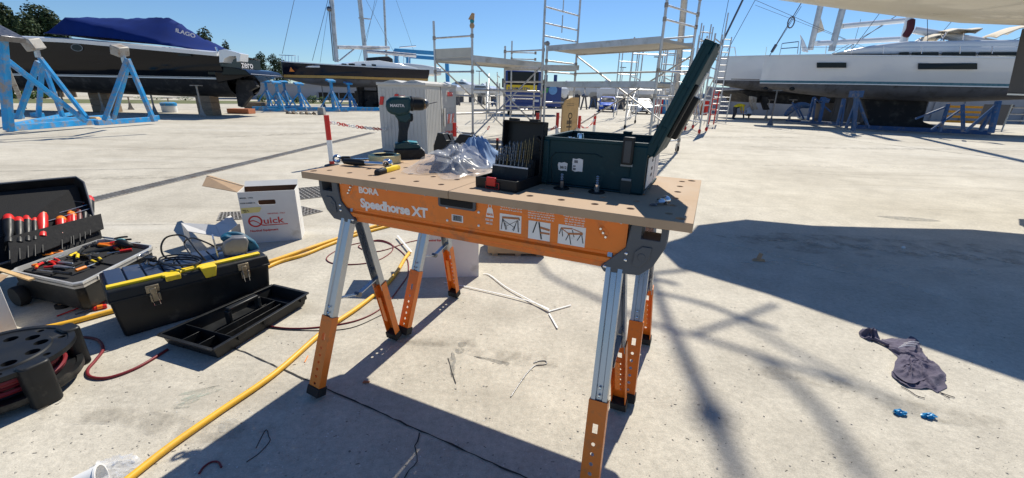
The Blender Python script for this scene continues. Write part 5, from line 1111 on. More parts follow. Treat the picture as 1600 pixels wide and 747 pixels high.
# ---- white box at the frame edge
PW = Plane(G(-70, 545), G(28, 514)); 
o = thing('white_box', 'white box at the left frame edge beyond the cable reel', 'box', (PW.o.x, PW.o.y, 0), PW.yaw)
hw = PW.px(2, 442)[1]; mb = MB(); mb.b2((0, .0, 0), (PW.len, .16, hw)); mb.build('box_shell', 'wcard', o, bev=.002)
mb = MB(); mb.hexa([(0, .0, hw+.001), (PW.len, 0, hw+.001), (PW.len, .16, hw+.001), (0, .16, hw+.001), (.02, -.01, hw+.006), (PW.len+.04, .02, hw+.02), (PW.len+.02, .17, hw+.006), (0, .16, hw+.004)]); mb.build('box_flap', 'card', o, smooth=0)
p0, p1 = G(-5, 417, .2), G(50, 437, .19); o = thing('wood_offcut', 'thin pale wooden strip lying across the tool case edge at the frame side', 'wood strip', p0)
mb = MB(); mb.beam((-.03, 0, 0), p1-p0, .02, .008); mb.build('strip_body', 'plywood', o)
# ---- white cup and film at the bottom edge
p = G(150, 768); o = thing('paper_cup', 'white cup on its side at the bottom frame edge', 'cup', p)
ax = Vector((.75, .45, .12)).normalized(); q = ax.to_track_quat('Z', 'Y').to_matrix().to_4x4(); mb = MB(); mb.M = Matrix.Translation((-.045, -.035, .034)) @ q; mb.lathe([(.001, 0), (.028, 0), (.036, .075), (.039, .077), (.039, .082), (.034, .082), (.026, .004), (.001, .004)], 32); mb.build('cup_body', 'whitep', o)
p = G(180, 738); o = thing('plastic_film', 'scrap of crumpled clear film beside the white cup', 'plastic film', p); mb = MB(); vs, fs = crumple((0, 0, .012), (.055, .04, .022), 5.5, .5, 4, 0); mb.add(vs, fs); mb.build('film', clear, o, smooth=28, fix=False)

# ---- hoses and cables
def hose(name, label, pts, r, m_, catg, zo=0.0, k=8):
    P0 = G(*pts[0][:2]); P = [G(p[0], p[1], (p[2] if len(p) > 2 else 0)+r+zo)-P0 for p in pts]; o_ = thing(name, label, catg, P0)
    m1 = MB(); m1.tube(cat(P, k), r, 10); m1.build('hose_run' if 'hose' in name else 'cable_run', m_, o_); return o_
hose('air_hose', 'thick yellow hose running from the bottom edge up behind the bench legs', [(180, 765), (262, 700), (340, 645), (430, 583), (505, 518), (560, 480), (600, 448), (620, 425), (632, 405), (641, 393)], .0112, 'hose', 'hose')
hose('air_hose', 'yellow hose passing behind the toolbox to the bench, upper one of the pair', [(-60, 536), (30, 520), (100, 506), (175, 486), (260, 462), (350, 432), (430, 406), (480, 389), (530, 372), (600, 350), (700, 335)], .0125, 'hose', 'hose')
hose('air_hose', 'second yellow hose lying against the first, right of the toolbox', [(300, 470), (380, 436), (432, 411), (475, 398), (510, 384), (560, 366), (640, 345)], .0115, 'hose', 'hose')
hose('red_cable', 'red cable curving from the cable reel under the black tray', [(95, 535, .02), (118, 527), (150, 530), (161, 545), (150, 562), (137, 578), (142, 589), (170, 590), (215, 574), (262, 546)], .0058, 'rcable', 'cable')
hose('red_cable', 'dark red cable looping from the tray around the front bench leg', [(410, 508), (450, 513), (500, 511), (560, 500), (600, 478), (625, 448), (638, 425), (632, 398), (600, 378), (560, 380), (525, 392), (510, 405), (530, 413), (580, 410), (610, 395), (612, 382), (590, 375), (560, 385), (590, 393), (640, 378), (680, 371)], .0036, 'rcable', 'cable')
hose('thin_cable', 'thin dark cable beside the dark red one near the tray', [(408, 511), (460, 516), (540, 514), (590, 495), (615, 480)], .002, 'bcable', 'cable')
hose('thin_cable', 'thin black wire arc lying by the expansion joint in front of the bench', [(400, 620+80), (415, 672), (420, 660+22), (421, 690), (405, 708), (385, 722)], .0012, 'bcable', 'wire')
hose('wire_offcut', 'curved red wire offcut in the shade at the bottom edge', [(311, 740), (318, 730), (330, 722), (341, 722), (346, 730)], .003, 'rcable', 'wire')
hose('wire_hook', 'grey tie wire with a hooked end lying before the bench', [(798, 620), (810, 602), (822, 585), (835, 572), (848, 570), (854, 568), (852, 564), (843, 564), (834, 567)], .0022, 'dsteel', 'wire')
hose('wire_offcut', 'small wire scrap with orange tip near the front left leg', [(476, 566), (478, 562), (481, 556)], .002, 'orangep', 'wire')
# white plastic straps
def strap(label, pts, w=.007, z=.005):
    P0 = G(*pts[0]); P = [G(a, b, z)-P0 for a, b in pts]; o_ = thing('packing_strap', label, 'strap', P0, group='white packing straps under the bench'); m1 = MB()
    P = cat(P, 5)
    for i, (a, b) in enumerate(zip(P, P[1:])): m1.beam(a+Vector((0, 0, i*.0004)), b+Vector((0, 0, i*.0004)), w, .0022)
    m1.build('strap_band', 'whitep', o_, smooth=0)
strap('white packing strap running from the carton to the bend in front', [(694, 441), (722, 447), (780, 460), (830, 473), (858, 485)])
strap('white packing strap curving from the carton corner to the bend', [(755, 428), (765, 430), (790, 449), (820, 466), (858, 487)])
strap('short white packing strap end pointing right', [(856, 487), (892, 477)])
strap('dark short strip end beyond the white strap bend', [(858, 490), (871, 513)], .008)
strap('white strap propped beside the yellow hose end', [(621, 368), (643, 394)], .014, .02)
# ---- rag, blue scraps, cardboard shred
P0 = G(1350, 524)
o = thing('rag', 'dark purple grey cotton rag crumpled on the concrete at right', 'rag', P0)
def sheet(outline, cen, hfun, nr=14, seed=1, amp=.012):
    P = cat([G(*p)-P0 for p in outline], 5, True); c = G(*cen)-P0; m1 = MB(); vs = []; fs = []; n = len(P)
    for i in range(nr+1):
        f = i/nr
        for j, p in enumerate(P):
            q = c.lerp(p, f); h = hfun(f)*(0.4+1.2*abs(noise.noise(Vector((q.x*22+seed, q.y*22, 0))))+.5*abs(noise.noise(Vector((q.x*60+seed, q.y*60, 2)))))+.001
            vs.append((q.x+amp*noise.noise(Vector((q.x*30, q.y*30, 5+seed))), q.y+amp*noise.noise(Vector((q.x*30, q.y*30, 9+seed))), h))
    for i in range(nr):
        for j in range(n): fs.append((i*n+j, i*n+(j+1) % n, (i+1)*n+(j+1) % n, (i+1)*n+j))
    m1.add(vs, fs); return m1
def gl(pts): return [G(*p)-P0 for p in pts]
rg = drape(gl([(1376, 533), (1395, 530), (1410, 531), (1424, 527), (1434, 534), (1440, 548), (1450, 562), (1466, 572), (1477, 588), (1476, 605), (1466, 615), (1452, 608), (1436, 609), (1414, 604), (1402, 598), (1394, 588), (1399, 577), (1406, 566), (1396, 552), (1385, 543)]), G(1432, 572)-P0, .024, 2.1, 34, 7, .7, .002, 2.2, .75, .003); rg.build('rag_cloth', 'cloth', o, smooth=75, fix=False)
rg = drape(gl([(1398, 566), (1410, 556), (1428, 552), (1444, 560), (1450, 578), (1444, 596), (1424, 604), (1404, 596), (1394, 584)]), G(1420, 578)-P0, .020, 4.4, 24, 6, .8, .010, 2.4, .6, .003); rg.build('rag_fold', 'cloth', o, smooth=75, fix=False)
rg = drape(gl([(1342, 520), (1350, 515), (1362, 518), (1374, 527), (1372, 535), (1360, 534), (1346, 528)]), G(1358, 525)-P0, .03, 6.1, 14, 8, .7, .002, 1.6, .9); rg.build('rag_corner', 'cloth', o, smooth=75, fix=False)
m1 = MB(); m1.tube(cat([G(1366, 529, .012)-P0, G(1376, 534, .010)-P0, G(1388, 539, .012)-P0], 4), .008, 6); m1.build('rag_twist', 'cloth', o)
m1 = MB(); 
for a in ([(1408, 604), (1420, 610), (1432, 618), (1445, 622)], [(1466, 612), (1480, 617), (1492, 621)], [(1470, 614), (1484, 622)]): m1.tube(cat([G(x, y, .004)-P0 for x, y in a], 4), .0016, 5)
m1.build('loose_threads', mat('dark_thread', (.06, .05, .06), .9), o)
for k in range(3):
    m1 = MB(); m1.tube(cat([G(1404+k*4, 543-k*3, .040)-P0, G(1416+k*4, 540-k*3, .052)-P0, G(1430+k*3, 541-k*3, .045)-P0], 4), .0018, 5); m1.build('hem_stitch', 'greyprint', o)
for k, (a, b, lb_) in enumerate(((1405, 647, 'crumpled blue plastic scrap, left of the two near the rag'), (1450, 652, 'crumpled blue plastic scrap, right of the two near the rag'))):
    p = G(a, b); oo = thing('plastic_scrap', lb_, 'scrap', p); m1 = MB(); vs, fs = crumple((0, 0, .006), (.020, .011, .009), 2.2+k*3, .7, 3, 0); m1.add(vs, fs); m1.build('scrap', 'foil', oo, smooth=0, fix=False)
p = G(1184, 407); oo = thing('cardboard_scrap', 'torn brown scrap lying in the shade right of the bench', 'scrap', p); m1 = MB(); m1.hexa([(-.05, -.02, .002), (.04, -.025, .002), (.05, .02, .002), (-.03, .02, .002), (-.045, -.02, .006), (.03, -.02, .02), (.05, .02, .005), (-.02, .015, .012)]); m1.build('scrap', 'card', oo, smooth=0)
m1 = MB(); m1.beam((0, 0, .004), (.02, .01, .05), .03, .003); m1.build('scrap_fin', 'card', oo, smooth=0)
p = G(1411, 388); oo = thing('white_chip', 'tiny white block lying in the shade at right', 'scrap', p); m1 = MB(); m1.box((0, 0, .008), (.02, .02, .016), (.8, .8)); m1.build('chip', 'whitep', oo, bev=.002)
p = G(313, 628+0); p = G(308, 625); 
oo = thing('dead_leaf', 'dry curled leaf in the bench shade by the joint', 'leaf', G(572, 598)); m1 = MB(); m1.hexa([(-.012, -.006, .001), (.012, -.004, .001), (.014, .006, .001), (-.010, .006, .001), (-.012, -.006, .004), (.012, -.004, .008), (.014, .006, .003), (-.010, .006, .006)]); m1.build('leaf_blade', 'terra', oo, smooth=0)
# ================================================================ BACKGROUND
def GD(px, depth):
    """ground point in pixel column px at about the given distance"""
    hy = HZ+(px-CX)*math.tan(ROLL)
    return G(px, hy+H*F/depth)
def tubes(name, m_, parent, segs, r, n=8, **k):
    mb = MB()
    for a, b in segs: mb.cyl(a, b, r, n=n)
    return mb.build(name, m_, parent, **k)
def one(name, m_, parent, a, b, r, n=8): mb = MB(); mb.cyl(a, b, r, n=n); return mb.build(name, m_, parent)
def bm1(name, m_, parent, a, b, w_, h_, bev=0): mb = MB(); mb.beam(a, b, w_, h_); return mb.build(name, m_, parent, bev=bev, smooth=0 if not bev else 40)

# ---------------------------------------------------------------- electrical cabinet
PE = Plane(G(598, 239), G(715, 240)); # front line from visible left corner
cor = G(598, 239)
# left face spans 592..668 px at the top, right face 668..715
PL = Plane(G(598, 239), G(664, 250)); 
c0, c1 = G(598, 239), G(669, 247); c1 = c0+(c1-c0)
PL = Plane(c0, c1); hC = ztop(c0, 126); cR = G(714, 229); PR = Plane(c1, cR); print('cab', PL.len, PR.len, hC, math.degrees(PR.yaw-PL.yaw))
# square box aligned to the right (door) face, left face perpendicular-ish
o = thing('electrical_cabinet', 'tall pale grey ribbed electrical cabinet with red and white hazard stickers', 'cabinet', (c1.x, c1.y, 0), 0)
P0, P1, P2 = c0-c1, Vector((0, 0, 0)), cR-c1; P3 = P0+P2
for p in (P0, P2, P3): p.z = 0
zc = hC-.07
mb = MB(); b8 = [P0, P1, P2, P3]; cen = sum(b8, Vector())/4
mb.hexa([p+Vector((0, 0, .05)) for p in b8]+[p+Vector((0, 0, zc)) for p in b8]); mb.build('cabinet_body', 'cab', o, smooth=0)
mb = MB(); mb.hexa([cen.lerp(p, .97) for p in b8]+[cen.lerp(p, .97)+Vector((0, 0, .05)) for p in b8]); mb.build('plinth', 'darkwall', o, smooth=0)
mb = MB(); ov = [cen.lerp(p, 1.035) for p in b8]; mb.hexa([p+Vector((0, 0, zc)) for p in ov]+[p+Vector((0, 0, zc+.045)) for p in ov]); rf = mb.build('roof', 'cab', o, bev=.008)
dl, drr = (P0-P1), (P2-P1)
for f in (.25, .68):   # shallow ridges on the roof side
    q = P1+dl*f; mb = MB(); mb.hexa([q-dl*.20+Vector((0, 0, zc+.045)), q+dl*.20+Vector((0, 0, zc+.045)), q+dl*.20+drr*1.0+Vector((0, 0, zc+.045)), q-dl*.20+drr+Vector((0, 0, zc+.045)), q-dl*.03+Vector((0, 0, zc+.085)), q+dl*.03+Vector((0, 0, zc+.085)), q+dl*.03+drr+Vector((0, 0, zc+.085)), q-dl*.03+drr+Vector((0, 0, zc+.085))]); mb.build('roof_ridge', 'cab', rf, smooth=0)
def ribs(A, Bv, f0, f1, n, name, z0=.10, z1=None, proud=.005):
    d = (Bv-A); nrm = Vector((d.y, -d.x, 0)).normalized()
    if (A+c1-EYE).dot(nrm) > 0: nrm = -nrm
    for k in range(n):
        f = f0+(f1-f0)*(k+.5)/n; w_ = (f1-f0)/n*.30
        p0 = A+d*(f-w_); p1 = A+d*(f+w_); mb = MB(); zz1 = z1 or zc-.05
        mb.hexa([p0+Vector((0, 0, z0)), p1+Vector((0, 0, z0)), p1+nrm*proud+Vector((0, 0, z0)), p0+nrm*proud+Vector((0, 0, z0)), p0+Vector((0, 0, zz1)), p1+Vector((0, 0, zz1)), p1+nrm*proud+Vector((0, 0, zz1)), p0+nrm*proud+Vector((0, 0, zz1))]); mb.build('rib', 'cab', o, smooth=0)
    return nrm
nl = ribs(P0, P1, .02, .98, 12, 'l'); nr_ = ribs(P1, P2, .02, .42, 9, 'r'); ribs(P1, P2, .46, .98, 10, 'r', .10, zc*.68); 
def onface(A, Bv, f, z, n_, off): return A+(Bv-A)*f+Vector((0, 0, z))+n_*off
def quadface(A, Bv, f0, f1, z0, z1, n_, off, name, m_, par, sk=0.0):
    a, b = onface(A, Bv, f0, z0, n_, off), onface(A, Bv, f1, z0, n_, off); c_, d_ = onface(A, Bv, f1+sk, z1, n_, off), onface(A, Bv, f0+sk, z1, n_, off); mb = MB()
    mb.hexa([a-n_*.004, b-n_*.004, b, a, d_-n_*.004, c_-n_*.004, c_, d_]); return mb.build(name, m_, par, smooth=0)
quadface(P1, P2, .438, .446, .06, zc, nr_, .004, 'door_gap', 'joint', o)
hzd = quadface(P1, P2, .60, .88, zc*.43, zc*.585, nr_, .019, 'hazard_sticker', 'white', o)
for f in (.61, .76): quadface(P1, P2, f, f+.08, zc*.432, zc*.583, nr_, .021, 'red_stripe', 'redp', hzd, .045)
quadface(P1, P2, .66, .84, zc*.86, zc*.925, nr_, .016, 'red_sticker', 'redp', o)
hzl = quadface(P0, P1, .02, .10, zc*.72, zc*.84, nl, .019, 'red_sticker', 'redp', o, .04); quadface(P0, P1, .36, .44, zc*.83, zc*.88, nl, .019, 'red_sticker', 'redp', o, .02)
quadface(P1, P2, .49, .54, zc*.40, zc*.68, nr_, .03, 'door_handle', 'cab', o)

# ---------------------------------------------------------------- chain posts and chains
posts = [((519, 259), 180, 'left of the cabinet'), ((711, 236), 192, 'in front of the cabinet door'), ((777, 236), 216, 'nearly hidden behind the drill bit case'), ((838, 230), 176, 'just behind the thick scaffold leg'), ((869, 224), 176, 'left of the plywood board'), ((903, 222), 181, 'right of the plywood board'), ((927, 214), 178, 'furthest right, beyond the plywood board')]
PP = []
for i, (b, ty, lb_) in enumerate(posts):
    p = G(*b); h_ = ztop(p, ty); rad = .036 if i != 2 else .025
    o = thing('chain_post', 'red and white barrier post '+lb_, 'barrier post', p, 0, 'red and white chain posts around the cabinet'); PP.append((p, h_))
    cuts = [0, .10, .52, 1.0]; cols = ['redp', 'white', 'redp']
    if i == 2: cols = ['black', 'black', 'redp']; cuts = [0, .1, .85, 1]
    for k in range(3):
        mb = MB(); mb.cyl((0, 0, h_*cuts[k]), (0, 0, h_*cuts[k+1]), rad, n=16); mb.build('post_band', cols[k], o)
    mb = MB(); mb.tube([(rad+.012*math.cos(a)+.008, 0, h_*.85+.018*math.sin(a)) for a in [2*PI*j/10 for j in range(10)]], .004, 5, True); mb.build('chain_hook', 'redp', o)
    mb = MB(); mb.lathe([(.001, 0), (.11, 0), (.10, .015), (.04, .03), (.001, .03)], 20); mb.build('post_foot', 'black', o)
def chain(a, b, sag, label, ha=.85, hb=.85, link=.075):
    pa = a[0]+Vector((0, 0, a[1]*ha)); pb = b[0]+Vector((0, 0, b[1]*hb)); L = (pb-pa).length; n = int(L/(link*.72)); o = thing('barrier_chain', label, 'chain', pa, 0, 'red and white plastic chains')
    for i in range(n):
        t = (i+.5)/n; p = pa.lerp(pb, t)-Vector((0, 0, sag*4*t*(1-t)))-pa; t2 = (i+.6)/n; q = pa.lerp(pb, t2)-Vector((0, 0, sag*4*t2*(1-t2)))-pa
        d = (q-p).normalized(); s = Vector((-d.y, d.x, 0)).normalized() if i % 2 else Vector((0, 0, 1)); s = (s*.8+Vector((0, 0, .6 if i % 2 else 0))).normalized()
        mb = MB(); mb.tube([p+d*(link/2)*math.cos(a_)+s*(link*.28)*math.sin(a_) for a_ in [2*PI*j/10 for j in range(10)]], link*.085, 5, True)
        mb.build('chain_link', 'white' if (i//4) % 2 == 0 else 'redp', o)
chain(PP[0], (G(606, 240), 0.42), .02, 'red and white plastic chain from the left post to the cabinet', .88, 1.0)
chain((G(606, 240), .42), PP[1], .05, 'red and white plastic chain passing in front of the cabinet', 1.0, .7)
chain(PP[1], (G(765, 240), .50), .25, 'red chain sagging from the cabinet post toward the drill bit case', .9, 1.0)
chain(PP[3], PP[4], .10, 'short chain between the two posts left of the plywood board', .6, .6)
chain(PP[4], PP[5], .12, 'chain running in front of the plywood board', .4, .6)
chain(PP[5], PP[6], .16, 'red and white chain between the last two posts at right', .7, .8)

# ---------------------------------------------------------------- plywood board with stencil marks
p = G(876, 224); q = G(900, 222); PS = Plane(p, q); h_ = ztop(p, 152)
o = thing('plywood_board', 'upright pale plywood board with rounded shoulder and black stencil marks', 'board', (p.x, p.y, 0), PS.yaw)
w_ = PS.len; mb = MB(); mb.prism([(0, 0), (w_, 0), (w_, h_), (w_*.55, h_), (w_*.15, h_*.93), (0, h_*.82)], 0, .03, 'xz'); mb.build('board_panel', 'plywood', o, smooth=0)
mb = MB(); mb.b2((w_-.005, .03, 0), (w_+.02, .22, h_*.97)); mb.build('side_plank', 'wood', o, smooth=0)
mb = MB(); mb.lathe([(.05, -.003), (.07, -.003), (.07, -.0005), (.05, -.0005)], 20, (w_*.5, 0, h_*.60), 'y', closed=True); mb.build('stencil_mark', 'ink', o)
for z0, z1 in ((.42, .50), (.34, .38)):
    mb = MB(); mb.b2((w_*.3, -.003, h_*z0), (w_*.62, -.0005, h_*z1)); mb.build('stencil_mark', mat('faded_stencil', (.16, .12, .08), .8), o)
mb = MB(); mb.b2((w_*.45, -.003, h_*.15), (w_*.5, -.0005, h_*.55)); mb.build('stencil_mark', 'ink', o)
for z in (.86, .82): mb = MB(); mb.b2((w_*.25, -.003, h_*z), (w_*.7, -.0005, h_*z+.008)); mb.build('printed_line', mat('faded_stencil', (.16, .12, .08), .8), o)
mb = MB(); mb.b2((w_+.02, .04, h_*.80), (w_+.022, .19, h_*.96)); mb.build('dark_patch', mat('brown_patch', (.12, .07, .04), .8), o)

# ---------------------------------------------------------------- scaffolds
def scaffold(name, label, base, tops, rungs, extra=(), rr_=.024, wheel=()):
    """base: list of ground points; rungs: list of (i, j, z list)"""
    O = base[0].copy(); o = thing(name, label, 'scaffold', O); B = [b-O for b in base]
    for b, t in zip(B, tops): mb = MB(); mb.cyl(b+Vector((0, 0, .02)), b+Vector((0, 0, t)), rr_, n=10); mb.build('post', 'alu', o)
    for i, j, zs in rungs:
        for z in zs:
            one('rung', 'alu', o, B[i]+Vector((0, 0, z)), B[j]+Vector((0, 0, z)), rr_*.72)
            for q_ in (i, j): mb = MB(); mb.cyl(B[q_]+Vector((0, 0, z-.035)), B[q_]+Vector((0, 0, z+.035)), rr_*1.4, n=8); mb.build('coupler', 'rust', o)
    for i in wheel:
        mb = MB(); mb.lathe([(.01, -.018), (.07, -.018), (.075, -.01), (.075, .01), (.07, .018), (.01, .018)], 18, (0, 0, 0), 'x'); mb.v = [v+B[i]+Vector((.0, .03, .076)) for v in mb.v]; wl = mb.build('caster_wheel', 'rubber', o)
        mb = MB(); mb.b2((-.03, .0, .075), (-.024, .06, .17)); mb.b2((.024, .0, .075), (.03, .06, .17)); mb.b2((-.03, 0, .17), (.03, .06, .176)); mb.v = [v+B[i] for v in mb.v]; mb.build('caster_fork', 'steel', wl)
    return o, B
V3 = Vector
def zpx(b, y): return ztop(b, y)
def platform(o, a, b, c, d, z, th=.05, toe=0):
    mb = MB(); q = [a, b, c, d]; mb.hexa([p+V3((0, 0, z-th)) for p in q]+[p+V3((0, 0, z)) for p in q]); pl = mb.build('platform', mat('dull_platform', (.40, .38, .34), .6, .3, .12, 4, dirt=(.28, .24, .19), dirt_amt=.3), o, smooth=0)
    for p, s in ((a, b), (d, c)): bm1('platform_rail', 'alu', pl, p+V3((0, 0, z-.02)), s+V3((0, 0, z-.02)), .03, .11)
    return pl
b0, b1, b2, b3 = G(739, 228), G(684, 222), GD(843, 9.6), GD(787, 10.2)
t0, t1, t2, t3 = zpx(b0, 42), zpx(b1, 33), zpx(b2, 66), zpx(b3, 72)
zp = zpx(b0, 90); 
o, B = scaffold('scaffold_tower', 'low aluminium scaffold with toe board platform beside the grey cabinet', [b0, b1, b2, b3], [t0, t1, t2, t3],
    [(0, 1, [zpx(b0, 56), zpx(b0, 112), zpx(b0, 150)*1.0, .25]), (2, 3, [zpx(b2, 78), zpx(b2, 128), zpx(b2, 150), zpx(b2, 168), .35, .15])])
platform(o, B[0], B[2], B[3], B[1], zp)
mb = MB(); mb.beam(B[0]+V3((0, .02, zp+.10)), B[1]+V3((0, .02, zp+.10)), .03, .17); mb.build('toe_board', mat('pale_toe_board', (.52, .50, .44), .7, 0, .08, 5), o, smooth=0)
mb = MB(); mb.beam(B[1]+V3((0, .02, zp+.07)), B[3]+V3((0, .02, zp+.07)), .03, .15); mb.build('toe_board', mat('pale_toe_board', (.52, .50, .44), .7, 0, .08, 5), o, smooth=0)
for a, b, za, zb in ((0, 2, zp-.05, .25), (2, 0, zp-.02, .2), (1, 3, zp-.05, .25)): one('brace', 'alu', o, B[a]+V3((0, 0, za)), B[b]+V3((0, 0, zb)), .017)
for z in (zpx(b0, 140), .72): one('ledger', 'alu', o, B[0]+V3((0, 0, z)), B[2]+V3((0, 0, z)), .02)
one('ledger', 'alu', o, B[1]+V3((0, 0, .6)), B[3]+V3((0, 0, .6)), .02)
mb = MB(); mb.sphere(B[0]+V3((0, 0, t0+.02)), .05, 8, (1, 1, 1.2)); mb.build('cloth_wrap', 'card', o); mb = MB(); mb.lathe([(.035, 0), (.045, .03), (.035, .055)], 10, tuple(B[0]+V3((0, 0, t0+.07)))); mb.build('tape_band', 'teal3', o)
mb = MB(); mb.prism([(-.07, 0), (.04, -.02), (.05, .10), (.0, .11)], -.03, .03, 'xz'); mb.v = [v+B[0]+V3((0, 0, t0+.13)) for v in mb.v]; mb.build('cloth_wrap', 'card', o)
# larger scaffold
n0, n1, f0, f1 = GD(848, 9.2), GD(1011, 7.45), GD(892, 10.0), GD(1058, 8.15)
tops = [zpx(n0, -90), zpx(n1, -90), zpx(f0, -80), zpx(f1, -90)]
zU, zL = zpx(n1, 60), zpx(n1, 130); tops[0] = zpx(n0, 68)
o, B = scaffold('scaffold_tower', 'tall aluminium scaffold with two long platforms behind the teal case', [n0, n1, f0, f1], tops,
    [(1, 3, [zpx(n1, 8), zpx(n1, 30), zpx(n1, -20), zpx(n1, 110), zpx(n1, 150), .25]), (0, 2, [zpx(n0, 95), zpx(n0, 112), .3])], wheel=(3, 1))
zTop = zpx(f0, -60)
x_ = B[0].lerp(B[2], -.12); post5 = x_+V3((0, 0, zU)); one('post', 'alu', o, x_+V3((0, 0, zL)), x_+V3((0, 0, zTop)), .024)
for y_ in (-20, 12, 37, 57): 
    z = zpx(n0+V3((0, 0, 0)), y_); one('rung', 'alu', o, x_+V3((0, 0, z)), B[2]+V3((0, 0, z)), .017)
for k, y_ in enumerate((12, 45)): z = zpx(n0, y_); one('rung_stay', 'alu', o, x_.lerp(B[2], .5)+V3((0, 0, z-.02)), x_.lerp(B[2], .5)+V3((0, 0, z+.33)), .012)
platform(o, B[0], B[1], B[3], B[2], zU); platform(o, B[0], B[1], B[1].lerp(B[3], .45), B[0].lerp(B[2], .45), zL)
zr_ = zpx(n1, 46); one('guard_rail', 'alu', o, B[2]+V3((0, 0, zr_)), B[3]+V3((0, 0, zr_)), .018); one('guard_rail', 'alu', o, B[2]+V3((0, 0, zpx(f0, -12))), B[3]+V3((0, 0, zpx(f0, -12))), .018)
one('ledger', 'alu', o, B[2]+V3((0, 0, zpx(f0, 115))), B[3]+V3((0, 0, zpx(f0, 115))), .018); one('ledger', 'alu', o, B[0]+V3((0, 0, zpx(n0, 160))), B[2]+V3((0, 0, zpx(n0, 160))), .018)
for a, b, za, zb in ((2, 3, zU-.08, .35), (3, 2, zU-.2, .25), (0, 1, .0, .0)):
    if za: one('brace', 'alu', o, B[a]+V3((0, 0, za)), B[b]+V3((0, 0, zb)), .018)
one('ledger', 'alu', o, B[0]+V3((0, 0, .12)), B[1]+V3((0, 0, .12)), .018)
mb = MB(); mb.sphere(B[0]+V3((0, 0, tops[0])), .06, 8, (1, 1, .9)); mb.build('cloth_wrap', mat('grey_cloth', (.3, .3, .3), .9), o)
# bridging deck between both scaffolds
A1, A2 = GD(845, 9.9), GD(893, 10.4)
o = thing('scaffold_deck', 'aluminium deck bridging the two scaffolds above the bus', 'scaffold deck', b3); z = zp-.02
platform(o, V3((0, 0, 0)), A2-b3+V3((0, -.5, 0)), A2-b3, V3((0, .6, 0)), z)
# middle ladder frame in front of the bus
m0, m1_ = GD(797, 11.2), GD(832, 11.2)
o, B = scaffold('ladder_frame', 'narrow ladder frame standing between the scaffolds in front of the bus', [m0, m1_], [zpx(m0, 64), zpx(m1_, 100)], [(0, 1, [zpx(m0, y_) for y_ in (82, 92, 128, 142, 154, 166, 178, 192)])], rr_=.02)
# far rolling towers
def tower(label, pxs, depths, ytop, rung_y, braces=True, m_='alu', wheel=True, nm='rolling_tower'):
    bs = [GD(px, d) for px, d in zip(pxs, depths)]; tp_ = [zpx(b, y) for b, y in zip(bs, ytop)]
    O = bs[0].copy(); o = thing(nm, label, 'scaffold', O); B = [b-O for b in bs]
    for b, t in zip(B, tp_): one('post', m_, o, b+V3((0, 0, .1)), b+V3((0, 0, t)), .026)
    n = len(B)
    for i in range(0, n, 2):
        for y_ in rung_y: z = zpx(bs[i], y_); one('rung', m_, o, B[i]+V3((0, 0, z)), B[(i+1) % n]+V3((0, 0, z)), .019)
    if n == 4:
        for z in (.35, 1.0, 1.7): one('ledger', m_, o, B[0]+V3((0, 0, z)), B[2]+V3((0, 0, z)), .019); one('ledger', m_, o, B[1]+V3((0, 0, z)), B[3]+V3((0, 0, z)), .019)
        one('brace', m_, o, B[0]+V3((0, 0, .3)), B[2]+V3((0, 0, 1.8)), .017); one('brace', m_, o, B[3]+V3((0, 0, .3)), B[1]+V3((0, 0, 1.8)), .017)
    if wheel:
        for b in B: mb = MB(); mb.sphere(b+V3((0, 0, .08)), .08, 10, (.5, 1, 1)); mb.build('caster', 'redp' if 'caster' in label else 'rubber', o)
    return o, B, bs
tower('rolling aluminium tower standing right of the two parked cars', (976, 1027, 992, 1040), (13.6, 13.9, 16.5, 16.8), (58, 60, 62, 64), (72, 84, 128, 140, 165))
o, B, bs = tower('tall aluminium tower with red casters left of the white yachts', (1092, 1103, 1070, 1082), (12.4, 13.4, 13.6, 14.4), (52, 54, 55, 56), (60, 75, 90, 105, 120, 135, 150, 165, 178))
tower('ladder tower standing against the bow of the white yacht', (1108, 1119), (17, 17), (20, 58), (62, 72, 82, 92, 102, 112, 122, 132, 142, 152, 162, 172), wheel=False)
tower('small red step ladder beside the tall aluminium tower', (1106, 1114), (15.5, 15.5), (140, 142), (147, 155, 163, 171, 179), m_='redp', wheel=False, nm='step_ladder')
tower('aluminium ladder leaning near the crouching people', (1118, 1134), (19, 19), (147, 147), (152, 159, 166, 173), wheel=False, nm='step_ladder')
tower('far scaffold tower partly hidden behind the tilted case lid', (1046, 1064, 1050, 1068), (19, 19, 20.5, 20.5), (70, 70, 75, 75), (80, 92, 104, 116, 128, 140, 152), wheel=False)

